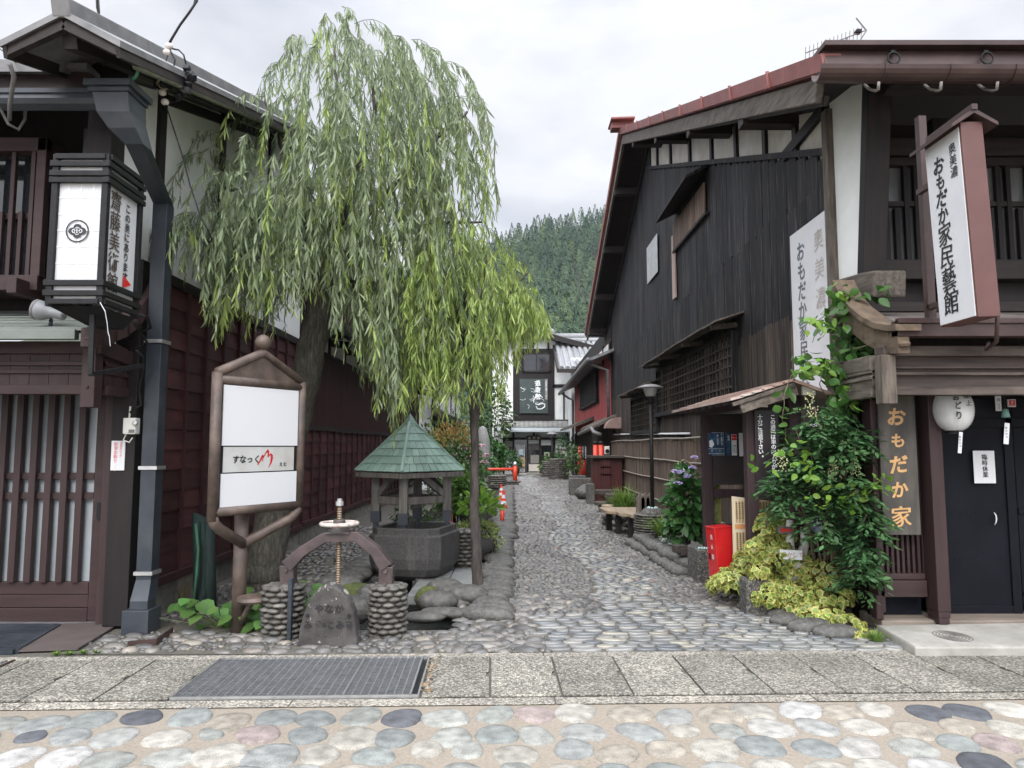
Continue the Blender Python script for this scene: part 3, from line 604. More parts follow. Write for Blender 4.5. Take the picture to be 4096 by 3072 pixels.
def storehouse():
    t = thing('storehouse', 'long maroon clapboard storehouse with fine vertical slats, running back behind the copper well roof', 'house', (-3.4,18,0))
    clapboard(11.34, 25.2, .36, 1.84, .5, t, .21)
    b = MB(); b.box(WX-.12, WX+.02, 11.3, 25.2, 1.84, 3.7); b.build('plaster_wall', m_plaster, t)
    b = MB(); b.box(WX+.0, WX+.06, 11.3, 25.2, 1.82, 1.90); b.box(WX, WX+.07, 11.3, 25.2, 3.12, 3.2); b.build('slat_rail', m_darky, t)
    s = MB(); y = 11.36
    while y < 25.1: s.box(WX+.025, WX+.07, y, y+.03, 1.9, 3.14); y += .062
    sl = s.build('slat_screen', m_maroonv, t)
    s = MB(); s.box(WX+.021, WX+.026, 11.3, 25.2, 1.9, 3.13); s.build('screen_back', m_dark, t)
    for k in range(12):
        p = MB(); y = 11.6+k*1.2; p.bar((WX+.0,y,3.42),(WX+.55,y,3.36),.1,.12); p.box(WX+.02,WX+.05,y-.05,y+.05,3.18,3.6); p.build('bracket', m_dark, t)
    r = MB(); r.prism([(WX,11.2,3.82),(-2.66,11.2,3.5),(-2.66,11.2,3.44),(WX,11.2,3.74)], (0,14.1,0)); r.build('pent_roof', m_roofgrey, t)
    r = MB(); r.box(-2.69,-2.64,11.19,25.31,3.40,3.51); r.build('eave_board', m_darky, t)
    b = MB(); b.box(WX-.12, WX-.02, 11.3, 25.2, 3.7, 5.3); b.build('upper_wall', m_dark, t)
    s = MB(); y = 11.36
    while y < 25.1: s.box(WX-.02, WX+.02, y, y+.04, 3.84, 5.0); y += .09
    s.build('upper_slats', m_maroonv, t)
    r = MB(); r.prism([(WX-2.5,11.1,6.2),(-2.75,11.1,5.15),(-2.75,11.1,5.07),(WX-2.5,11.1,6.1)], (0,14.3,0)); r.build('roof', m_roofgrey, t)
    p = MB(); 
    for k in range(28): p.box(WX-.1, WX+.03, 11.3+k*.497, 11.3+k*.497+.49, -.02, .29)
    p.build('plinth', m_stonebase, t, bevel=.01); p = MB(); p.box(WX-.1, WX+.08, 11.3, 25.2, .29, .355); p.build('sill_rail', m_maroonv, t)
storehouse()
def far_left():
    t = thing('lattice_house', 'white plaster house with dark lattice front beyond the long storehouse, half hidden by willow', 'house', (-3.4,31,0))
    b = MB(); b.box(-7, -2.9, 25.6, 39, 0, 4.6); b.build('plaster_wall', m_plaster, t)
    b = MB()
    for y in (25.62,28.2,30.8,33.4,36): b.box(-2.9,-2.86,y,y+.16,0,4.6)
    b.box(-2.9,-2.85,25.6,39,2.5,2.66); b.box(-2.9,-2.85,25.6,39,4.4,4.6); b.build('timber_frame', m_dark, t)
    s = MB(); y = 25.9
    while y < 38: s.box(-2.86,-2.82,y,y+.05,.4,2.45); y += .13
    s.build('lattice', m_dark, t)
    r = MB(); r.prism([(-2.95,25.3,3.05),(-2.1,25.3,2.66),(-2.1,25.3,2.6),(-2.95,25.3,2.97)], (0,14,0)); r.build('pent_roof', m_roofgrey, t)
    r = MB(); r.prism([(-7,25.2,6.6),(-2.2,25.2,4.7),(-2.2,25.2,4.6),(-7,25.2,6.5)], (0,14,0)); r.build('roof', m_roofgrey, t)
    s = MB(); s.box(-1.62,-1.58,30.0,30.35,2.0,3.15); sg = thing('hanging_sign', 'narrow maroon hanging sign with white writing behind the slim willow trunk', 'sign', (-1.6,30.2,2.0))
    s = MB(); p = gy(1845,1760,30); s.box(p.x-.19,p.x+.19,29.97,30.03,p.z-.75,p.z+.55); s.build('board', m_maroonv, sg); text('遊童館', (p.x,29.965,p.z+.3), (1,0,0), (0,0,1), .26, m_whitepaint, sg)
    s = MB(); s.box(p.x-.22,p.x+.22,29.98,30.02,p.z+.55,p.z+.62); s.box(p.x-.8,p.x+.2,29.99,30.01,p.z+.58,p.z+.6); s.build('bracket', m_black, sg)
m_whitepaint = mat('white_paint', [(.74,.75,.75),(.82,.83,.83)], 3, .45)
m_ink = mat('black_ink', [(.012,.012,.013),(.02,.02,.021)], 5, .6)
m_red = mat('red_paint', [(.46,.015,.015),(.56,.022,.02)], 3, .4)
far_left()
# ================================================================ RIGHT: black-boarded merchant house
GX = 3.3
m_burnt = mat('charred_boards', [(.006,.006,.0075),(.011,.011,.013),(.030,.028,.027)], 24, .7, .6, island=.6, stretch=(1,1,.05), dist=.006, dirt=.8, dirtc=(.17,.145,.12), dscale=26, dst=(1,1,.045), drange=(.55,.74), spec=.25)
m_burnt_low = mat('weathered_boards', [(.016,.0115,.009),(.036,.027,.021),(.09,.072,.056)], 20, .7, .6, island=.45, stretch=(1,1,.06), dist=.006, dirt=.7, dirtc=(.15,.135,.12), dscale=22, dst=(1,1,.05), drange=(.56,.74), spec=.25)
m_redroof = mat('red_roof_sheet', [(.165,.046,.042),(.24,.085,.075)], 5, .6, .1, island=.12, dirt=.3, dirtc=(.10,.05,.045), dscale=3)
m_browncop = mat('brown_copper', [(.030,.016,.015),(.062,.036,.032)], 4, .45, .1, island=.1, dirt=.4, dirtc=(.085,.055,.046), dscale=3, metal=.25)
m_weather = wood('weathered_timber', (.045,.036,.030), (.17,.145,.12), 'y', 6, .75, .2, .7, dirt=.4, dirtc=(.03,.022,.02), dscale=4)
m_weatherx = wood('weathered_beam', (.04,.03,.027), (.12,.095,.08), 'x', 5, .7, .2, .5, dirt=.4, dirtc=(.025,.02,.018), dscale=4)
m_weatherz = wood('weathered_post', (.045,.036,.030), (.19,.16,.13), 'z', 6, .75, .2, .6, dirt=.3, dirtc=(.03,.022,.02), dscale=4)
m_navy = mat('dark_door_panel', [(.0035,.004,.0065),(.0065,.0075,.0115)], 4, .6, .04, spec=.14)
m_pentbd = mat('pent_boards', [(.09,.075,.068),(.17,.15,.135)], 8, .7, .2, island=.25, stretch=(1,.3,1))
m_paper = mat('white_paper', [(.555,.56,.575),(.62,.625,.635)], 2, .7, dirt=.18, dirtc=(.40,.39,.36), dscale=3)
RG = Vector((0, 16.5, 9.12)); FE = Vector((0, 5.65, 4.75)); BE = Vector((0, 25.0, 5.52))
def roofz(y): return 9.05-(16.5-y)*.403 if y < 16.5 else 9.05-(y-16.5)*.42
def merchant():
    t = thing('merchant_house', 'big black-boarded merchant house with red sheet roof edge and white upper plaster', 'house', (3.4,7,0))
    # gable: stacked vertical planks in three lifts, each a little proud of the one above
    b = MB(); lo = MB(); rr = random.Random(2); y = 7.05
    while y < 24.6:
        wd = rr.uniform(.20,.36); y1 = min(y+wd, 24.6); ym = (y+y1)/2
        top = (5.02+(ym-7.05)*.20) if ym < 16.2 else 99
        top = min(4.53+(ym-7.05)*.386, roofz(ym)-.48) if ym < 16.5 else roofz(ym)-.30
        lev = [1.5, 3.05+rr.uniform(-.06,.06), 4.35+rr.uniform(-.05,.05)]; zs = [z for z in lev if z < top]+[top]
        for i in range(len(zs)-1):
            pr = .03-.009*i+rr.uniform(-.003,.003); g_ = rr.uniform(.006,.013)
            dz1 = .0
            (lo if i == 0 else b).box(GX-pr, GX+.05, y+g_/2, y1-g_/2, zs[i]-(.05 if i else 0), zs[i+1])
        y = y1
    b.build('gable_boards', m_burnt, t); lo.build('lower_boards', m_burnt_low, t)
    p = MB(); pts = [(GX+.02,7.05,4.4)]+[(GX+.02,yy,roofz(yy)-.22) for yy in (7.05,16.5,24.6)]+[(GX+.02,24.6,5),(GX+.02,16.5,6)]
    p.prism(pts, (.06,0,0)); p.build('gable_plaster', m_plaster_b, t)
    w_ = MB(); w_.box(GX+.055, GX+.11, 7.1, 24.6, 0, 5); w_.build('inner_wall', m_dark, t)
    # trim along the top of the boards + studs in the plaster band
    r = MB(); r.bar((GX-.02,7.05,4.57),(GX-.02,16.55,4.53+9.5*.386+.02),.1,.07); r.bar((GX-.02,16.5,roofz(16.5)-.36),(GX-.02,24.6,roofz(24.6)-.36),.08,.12); r.build('board_capping', m_burnt, t)
    for yy in (7.12,7.98,8.95,10.1,11.35,12.75,14.3,15.6):
        s = MB(); s.box(GX-.025, GX+.03, yy-.055, yy+.055, 4.55+(yy-7.05)*.386, roofz(yy)-.2); s.build('stud', m_dark, t)
    s = MB(); s.bar((GX-.01,8.9,5.24),(GX-.01,7.35,5.2+.06),.05,.12); 
    s = MB(); s.bar((GX-.012,8.3,5.03),(GX-.012,7.2,5.10),.05,.13); s.build('brace', m_dark, t)
    # roof: two slopes with overhanging verge
    VX = 2.62; X1 = 14
    r = MB()
    for a, c in ((FE, RG), (RG, BE)):
        r.add([(VX,a.y,a.z),(X1,a.y,a.z),(X1,c.y,c.z),(VX,c.y,c.z),(VX,a.y,a.z-.1),(X1,a.y,a.z-.1),(X1,c.y,c.z-.1),(VX,c.y,c.z-.1)], [(0,1,2,3),(7,6,5,4),(0,3,7,4),(1,5,6,2),(0,4,5,1),(3,2,6,7)])
    r.build('roof', m_redroof, t)
    sf = MB()
    for a, c in ((FE, RG), (RG, BE)): sf.add([(VX+.1,a.y+(.02 if a is FE else 0),a.z-.104),(X1,a.y+.02,a.z-.104),(X1,c.y-.02,c.z-.104),(VX+.1,c.y-.02,c.z-.104)],[(3,2,1,0)])
    sf.build('soffit', wood('soffit_boards',(.012,.009,.008),(.03,.022,.02),'x',5,.7,.2), t)
    v = MB()
    n = 9
    for k in range(n):
        a = FE.lerp(RG, k/n); c = FE.lerp(RG, (k+.985)/n); v.add([(VX-.05,a.y,a.z+.06),(VX+.12,a.y,a.z+.06),(VX+.12,c.y,c.z+.06),(VX-.05,c.y,c.z+.06),(VX-.03,a.y,a.z-.09),(VX+.12,a.y,a.z-.09),(VX+.12,c.y,c.z-.09),(VX-.03,c.y,c.z-.09)], [(0,1,2,3),(0,3,7,4),(0,4,5,1),(3,2,6,7),(4,7,6,5)])
        v.bar((VX-.055,c.y,c.z+.075),(VX-.045,c.y,c.z-.10),.03,.02)
    for k in range(7):
        a = RG.lerp(BE, k/7); c = RG.lerp(BE, (k+.98)/7); v.add([(VX-.05,a.y,a.z+.07),(VX+.12,a.y,a.z+.07),(VX+.12,c.y,c.z+.07),(VX-.05,c.y,c.z+.07),(VX-.04,a.y,a.z-.06),(VX+.12,a.y,a.z-.06),(VX+.12,c.y,c.z-.06),(VX-.04,c.y,c.z-.06)], [(0,1,2,3),(0,3,7,4),(0,4,5,1),(3,2,6,7),(4,7,6,5)])
    v.build('verge_flashing', m_redroof, t)
    v = MB(); v.prism([(VX-.24,16.35,9.12),(VX+.3,16.35,9.14),(VX+.3,16.65,9.14),(VX-.24,16.65,9.12)], (0,0,.16)); v.prism([(VX-.27,16.2,9.27),(VX+.3,16.2,9.29),(VX+.3,16.8,9.29),(VX-.27,16.8,9.27)], (0,0,.06)); v.build('ridge_cap', m_redroof, t, bevel=.02)
    v = MB(); v.bar((VX+.06,FE.y+.28,FE.z-.12),(VX+.06,16.5,8.89),.07,.20); v.bar((VX+.06,16.5,8.88),(VX+.06,BE.y,BE.z-.15),.06,.18); v.build('bargeboard', m_weather, t, bevel=.01)
    v = MB(); v.bar((VX+.12,FE.y+.3,FE.z-.20),(VX+.12,16.4,8.80),.04,.08); v.build('underboard', m_darky, t)
    for yy in (8.0,10.4,12.8,15.2,18.0,20.2,22.4,24.3):
        q = MB(); z = roofz(yy)-.26; q.box(VX+.05, GX+.05, yy-.09, yy+.09, z-.1, z+.08); q.build('purlin', m_darkx, t, bevel=.006)
    # front: eave fascia, gutter
    f = MB(); za, zb_ = gy(3270,190,5.62).z, gy(3270,285,5.62).z
    f.prism([(2.60,5.62,zb_),(2.60,5.66,za),(2.60,5.80,za),(2.60,5.80,zb_)], (10,0,0)); f.build('eave_fascia', m_browncop, t, bevel=.006)
    f = MB(); f.box(2.58,12.6,5.58,5.85,za,za+.045); f.build('fascia_cap', m_browncop, t, bevel=.004)
    for x in (3.15,3.92,4.8):
        f = MB(); f.tube([(x+.05*math.cos(a),5.60,(za+zb_)/2+.0+.05*math.sin(a)) for a in [k*math.pi/6 for k in range(13)]],.008,6); f.box(x-.018,x+.018,5.605,5.63,(za+zb_)/2+.05,za-.03); f.build('snow_ring', m_black, t)
    zg = gy(3260,280,5.5).z; g_ = MB()
    pr = [(5.5-.10*math.cos(a), zg-.10*math.sin(a)) for a in [k*math.pi/9 for k in range(10)]]; pi_ = [(5.5-.088*math.cos(a), zg-.088*math.sin(a)) for a in [k*math.pi/9 for k in range(10)]][::-1]
    for k in range(14):
        x0 = 2.46+k*.52; g_.add([(x0,y,z-.004*k*.52) for y,z in pr+pi_]+[(x0+.515,y,z-.004*(k+1)*.52) for y,z in pr+pi_], [(i,(i+1)%20,20+(i+1)%20,20+i) for i in range(20)]+[tuple(range(19,-1,-1)),tuple(range(20,40))])
        g_.tube([(x0+.515,y,z-.004*(k+1)*.52) for y,z in [(5.5-.104*math.cos(a), zg-.104*math.sin(a)) for a in [q*math.pi/9 for q in range(10)]]],.007,5)
    g_.build('gutter', m_browncop, t)
    for x in (2.95,3.45,3.9,4.5):
        h = MB(); h.tube([(x,5.7,zg-.02),(x,5.62,zg-.10),(x+.0,5.53,zg-.16),(x-.01,5.47,zg-.18),(x-.02,5.44,zg-.13)],.012,6); h.build('gutter_hook', mat('hook_iron', [(.16,.14,.13),(.25,.23,.21)], 20, .6), t, smooth=True)
    # sleeve wall with timber edge
    s = MB(); s.prism([(GX-.02,7.06,3.18),(GX-.02,6.62,3.18),(GX-.02,6.34,4.98),(GX-.02,7.06,5.08)], (.1,0,0)); s.build('sleeve_plaster', m_plaster, t)
    s = MB(); s.prism([(GX-.04,6.62,3.0),(GX-.04,6.50,3.0),(GX-.04,6.22,4.95),(GX-.04,6.34,4.97)], (.22,0,0)); s.build('sleeve_edge', m_dark, t, bevel=.01)
    s = MB(); pts = [(6.25,3.12),(6.5,3.16),(7.1,3.22),(7.1,3.04),(6.5,2.93),(6.28,2.88)]; s.prism([(GX-.06,y,z) for y,z in pts], (.3,0,0)); s.build('sleeve_bracket', m_weather, t, bevel=.02)
    p = MB(); p.box(GX-.09, GX+.06, 7.0, 7.12, 0, 5.0); p.build('corner_post', m_weatherz, t, bevel=.008); p = MB(); p.box(GX-.06, GX+.02, 6.985, 7.0, 2.6, 5.0); 
    # upper floor front
    YF = 7.05; u = MB(); u.box(3.3, 9, YF+.12, YF+.2, 2.5, 4.9); u.build('front_wall', m_dark, t)
    u = MB(); u.box(3.36, 9, YF-.06, YF+.14, 3.22, 3.42); u.box(3.36, 9, YF-.02, YF+.14, 4.52, 4.7); u.box(3.36,9,YF-.0,YF+.14,2.9,3.0); u.box(3.36,9,6.0,6.2,4.72,4.86); u.build('front_beam', m_darkx, t, bevel=.006)
    for x in (4.38,):
        u = MB(); u.box(x-.08, x+.08, YF-.05, YF+.1, 2.6, 4.9); u.build('front_post', m_dark, t, bevel=.006)
    u = MB(); u.box(3.5,9,YF+.085,YF+.095,3.42,4.5); u.build('window_pane', mat('curtained_glass', [(.05,.055,.06),(.16,.165,.165)], 2.5, .2, stretch=(1,1,.3)), t)
    for k in range(26):
        x = 3.62+k*.105; u = MB(); u.box(x-.024, x+.024, YF+.02, YF+.07, 3.42, 4.45 if k % 3 else 3.98); u.build('window_bar', m_dark, t, bevel=.003)
    u = MB(); u.box(3.5,9,YF+.03,YF+.08,4.0,4.05); u.box(3.5,9,YF+.0,YF+.08,4.42,4.5); u.build('window_rail', m_darkx, t)
    # pent roof with curved end board
    r = MB(); YW = 7.0
    for k in range(16): r.prism([(3.12+k*.4,5.52,2.50),(3.515+k*.4,5.52,2.50),(3.515+k*.4,YW,2.86),(3.12+k*.4,YW,2.86)], (0,0,.02))
    r.build('pent_roof', m_pentbd, t)
    r = MB(); r.box(3.0,9,5.46,5.56,2.40,2.53); r.box(3.0,9,5.44,5.5,2.50,2.545); r.build('drip_edge', m_browncop, t, bevel=.006)
    c = MB(); pts = [(5.42,2.46),(5.55,2.475),(5.75,2.53),(5.95,2.62),(6.15,2.74),(6.32,2.88),(6.45,3.05)]
    for (ya,za2),(yb,zb2) in zip(pts,pts[1:]): c.prism([(2.96,ya,za2+.03),(2.96,yb,zb2+.03),(2.96,yb+.0,zb2-.02),(2.96,ya,za2-.02)], (.2,0,0)); c.prism([(3.0,ya+.05,za2-.02),(3.0,yb+.04,zb2-.02),(3.0,yb+.06,zb2-.19),(3.0,ya+.05,za2-.19)], (.09,0,0))
    c.lathe((3.045,5.47,2.34),[(.04,-.02),(.05,0),(.04,.02)],12); c.build('curved_bargeboard', mat('ochre_weathered_wood', [(.06,.042,.028),(.16,.115,.075)], 14, .75, .5, stretch=(1,.3,1), dist=.006, dirt=.4, dirtc=(.05,.04,.03), dscale=5), t)
    # fascia box under the pent roof
    l = MB(); YB = 5.66
    zf = lambda y: gy(3700,y,YB).z
    l.box(2.97,9,YB-.03,YB+.12,zf(1425),zf(1385)); l.build('top_rail', m_weatherx, t, bevel=.006)
    l = MB(); l.box(2.97,9,YB+.05,YB+.1,zf(1580),zf(1425)); l.build('fascia_panel', wood('fascia_panels', (.035,.026,.023), (.075,.058,.05), 'x', 4, .65, .2, .3), t)
    l = MB(); l.box(2.97,9,YB+.01,YB+.1,zf(1473),zf(1466)); l.box(2.97,9,YB+.01,YB+.1,zf(1500),zf(1488)); l.box(2.97,9,YB-.01,YB+.1,zf(1580),zf(1547)); l.build('fascia_rail', m_weatherx, t, bevel=.005)
    l = MB(); l.box(2.94,3.02,YB+.1,6.6,zf(1545),zf(1455)); l.build('return_panel', m_weather, t)
    l = MB(); l.bar((2.96,YB+.1,zf(1445)),(2.96,6.6,zf(1440)),.08,.12); l.bar((2.955,YB+.1,zf(1480)),(2.955,6.6,zf(1480)),.06,.03); l.bar((2.955,YB+.1,zf(1505)),(2.955,6.6,zf(1505)),.06,.03); l.bar((2.96,YB+.1,zf(1565)),(2.96,6.6,zf(1565)),.08,.08); l.build('return_rail', m_weather, t, bevel=.005)
    l = MB(); l.box(2.93,3.05,YB-.06,YB+.05,zf(1617),zf(1422)); l.build('hanging_post', m_weatherz, t, bevel=.008)
    # ground-floor bay, doors
    YD = 6.36
    b_ = MB(); b_.box(3.12,3.52,6.14,6.36,gy(3700,2388,6.15).z,gy(3700,2322,6.15).z); b_.box(3.12,3.52,6.16,6.36,gy(3700,2320,6.15).z,gy(3700,2296,6.15).z); b_.box(3.10,3.16,6.14,6.36,.15,1.95); b_.build('bay_rail', m_brownx, t, bevel=.006)
    for k in range(9):
        x = 3.18+k*.045; b_ = MB(); b_.box(x-.012,x+.012,6.2,6.25,.36,1.95); b_.build('bay_bar', m_brown, t, bevel=.003)
    b_ = MB(); b_.box(3.10,3.55,6.3,6.34,.1,1.95); b_.build('bay_back', m_navy, t)
    b_ = MB(); b_.box(3.53,3.64,6.02,6.2,.18,1.98); b_.box(3.535,3.635,6.025,6.2,.13,.18); b_.box(3.54,3.63,6.03,6.2,.08,.13); b_.box(3.55,3.62,6.04,6.2,.04,.08); b_.build('bay_post', m_brown, t, bevel=.008)
    b_ = MB(); b_.box(3.06,3.12,6.1,6.2,.1,.3); b_.build('bay_foot', m_brown, t, bevel=.008)
    d = MB(); d.box(3.64,4.44,YD,YD+.04,.12,1.98); d.build('door', m_navy, t, bevel=.004); 
    dr = t.children[-1]
    rv = MB()
    for z in (.56,.96,1.36):
        for k in range(11): rv.lathe((3.70+k*.068,YD-.001,z),[(.006,-.006),(.006,.006)],6)
    rv.build('rivets', m_black, dr)
    d = MB(); d.box(3.64,4.44,YD-.015,YD+.03,.09,.16); d.box(4.38,4.46,YD-.02,YD+.03,.09,1.98); d.box(4.5,9,YD+.03,YD+.07,.12,1.98); d.box(4.5,9,YD+.0,YD+.06,.1,.17); d.box(4.5,9,YD+.015,YD+.06,.24,.27); d.box(4.5,9,YD+.015,YD+.06,.95,1.0); d.box(3.64,9,YD-.02,YD+.04,1.72,1.80); d.build('door_frame', m_navy, t, bevel=.004)
    hd = MB(); q = gy(3980,2075,YD-.02); hd.tube([q+Vector((-.005,0,.055)),q+Vector((.003,-.01,.03)),q+Vector((.005,-.012,0)),q+Vector((.0,-.01,-.03)),q+Vector((-.008,0,-.055))],[.003,.006,.006,.005,.003],8); hd.build('handle', m_paper, dr, smooth=True)
    s = MB(); s.box(3.1,9,6.10,6.5,.0,.095); s.build('door_sill', wood('sill_wood', (.14,.11,.09), (.26,.22,.18), 'x', 4, .75, .1, .4, dirt=.4, dirtc=(.08,.065,.05)), t, bevel=.012)
    s = MB(); s.box(3.13,9,6.55,6.7,0,2.6); s.build('ground_wall', m_dark, t)
    # side windows with lattice and little roofs
    for (u0,u1,v0a,v0b,v1a,v1b,nm,hood) in [(2640,2945,1485,1345,1672,1560,'big',True),(2536,2636,1612,1560,1740,1700,'small',True)]:
        A = gx(u0,v0a,GX-.03); B = gx(u1,v0b,GX-.03); z1 = (A.z+B.z)/2; z0 = (gx(u0,v1a,GX-.03).z+gx(u1,v1b,GX-.03).z)/2
        if nm == 'small': z0 = max(z0, 1.72)
        ya, yb = B.y, A.y
        f = MB(); f.box(GX-.12,GX-.02,ya-.06,ya,z0-.06,z1+.06); f.box(GX-.12,GX-.02,yb,yb+.06,z0-.06,z1+.06); f.box(GX-.14,GX-.02,ya-.1,yb+.1,z0-.08,z0); f.box(GX-.12,GX-.02,ya,yb,z1,z1+.07); wn = f.build('side_window', m_burnt, t, bevel=.005)
        pn = MB(); pn.box(GX-.045,GX-.04,ya,yb,z0,z1); pn.build('pane', mat('dusty_glass', [(.03,.033,.036),(.07,.075,.08)], 2, .25), wn)
        n = int((yb-ya)/.2); lt = MB()
        for k in range(1,n): y = ya+(yb-ya)*k/n; lt.box(GX-.10,GX-.065,y-.02,y+.02,z0,z1)
        for k in range(1,6): z = z0+(z1-z0)*k/6; lt.box(GX-.105,GX-.075,ya,yb,z-.013,z+.013)
        lt.build('lattice', m_burnt_low, wn)
        h = MB(); nn = 9
        for k in range(nn):
            y0 = ya-.35+(yb-ya+.7)*k/nn; y1 = y0+(yb-ya+.7)/nn-.006; dz = random.uniform(-.012,.012); h.prism([(GX-.02,y0,z1+.30+dz),(GX-.44,y0,z1+.16+dz),(GX-.44,y0,z1+.135+dz),(GX-.02,y0,z1+.27+dz)], (0,y1-y0,0))
        for k in range(4): y0 = ya+(yb-ya)*k/3; h.bar((GX-.02,y0,z1+.14),(GX-.4,y0,z1+.1),.06,.07)
        h.build('window_hood', m_weather, wn)
    # high shutter with a sloping hood, sheet-metal patch, bare new board
    A = gx(2712,905,GX-.05); B = gx(2818,690,GX-.05)
    s = MB(); y = B.y; zt = gx(2815,735,GX-.05).z; zb2 = gx(2815,860,GX-.05).z
    while y < A.y+.3: s.box(GX-.075,GX-.045,y,y+.13,zb2,zt); y += .145
    sh = s.build('loft_shutter', mat('rusty_shutter_slats', [(.03,.022,.02),(.12,.075,.05),(.21,.13,.085)], 16, .7, .4, stretch=(1,1,.08), island=.3), t)
    s = MB(); s.prism([(GX-.02,B.y-.15,zt+.28),(GX-.42,B.y-.15,zt+.06),(GX-.42,B.y-.15,zt+.02),(GX-.02,B.y-.15,zt+.22)], (0,A.y-B.y+.5,0)); s.box(GX-.08,GX-.02,B.y-.1,A.y+.4,zb2-.05,zb2); s.build('shutter_hood', m_burnt, sh)
    A = gx(2585,1020,GX-.06); B = gx(2627,960,GX-.06); z0 = gx(2585,1140,GX-.06).z
    s = MB(); n = 8
    for k in range(n): y = B.y+(A.y-B.y)*k/n; s.prism([(GX-.05,y,z0),(GX-.062,y+.05,z0),(GX-.05,y+(A.y-B.y)/n,z0)],(0,0,A.z-z0+.15))
    s.build('sheet_patch', mat('galvanised_sheet', [(.30,.31,.31),(.44,.45,.45)], 8, .5, .1, dirt=.4, dirtc=(.20,.17,.14)), t)
    A = gx(2688,945,GX-.055); z0 = gx(2690,1200,GX-.055).z; s = MB(); s.box(GX-.06,GX-.03,A.y-.2,A.y+.05,z0,A.z); s.build('new_board', wood('new_board_wood', (.26,.19,.15), (.42,.33,.27), 'z', 4, .7), t)
    # vent hood low on the wall
    q = gx(2470,1685,GX-.1); v = MB()
    prof = [(-.42*math.sin(a), .42*math.cos(a)-.42) for a in [k*math.pi/12 for k in range(7)]]
    v.prism([(GX-.03,q.y-.3,q.z+.12)]+[(GX-.03+x*1.1,q.y-.3,q.z+.12+z*.8) for x,z in prof[1:]]+[(GX-.03,q.y-.3,q.z-.22)], (0,.55,0)); v.build('vent_hood', mat('rust_pink_metal', [(.20,.13,.11),(.28,.19,.165)], 6, .55), t)
    cd_ = MB(); cd_.tube([(GX-.06,24.5,1.95),(GX-.06,13.0,1.78)],.022,8); cd_.tube([(GX-.06,8.5,1.78),(GX-.05,7.15,1.74)],.035,8); cd_.build('conduit', m_paper, t, smooth=True)
    return t
merchant()
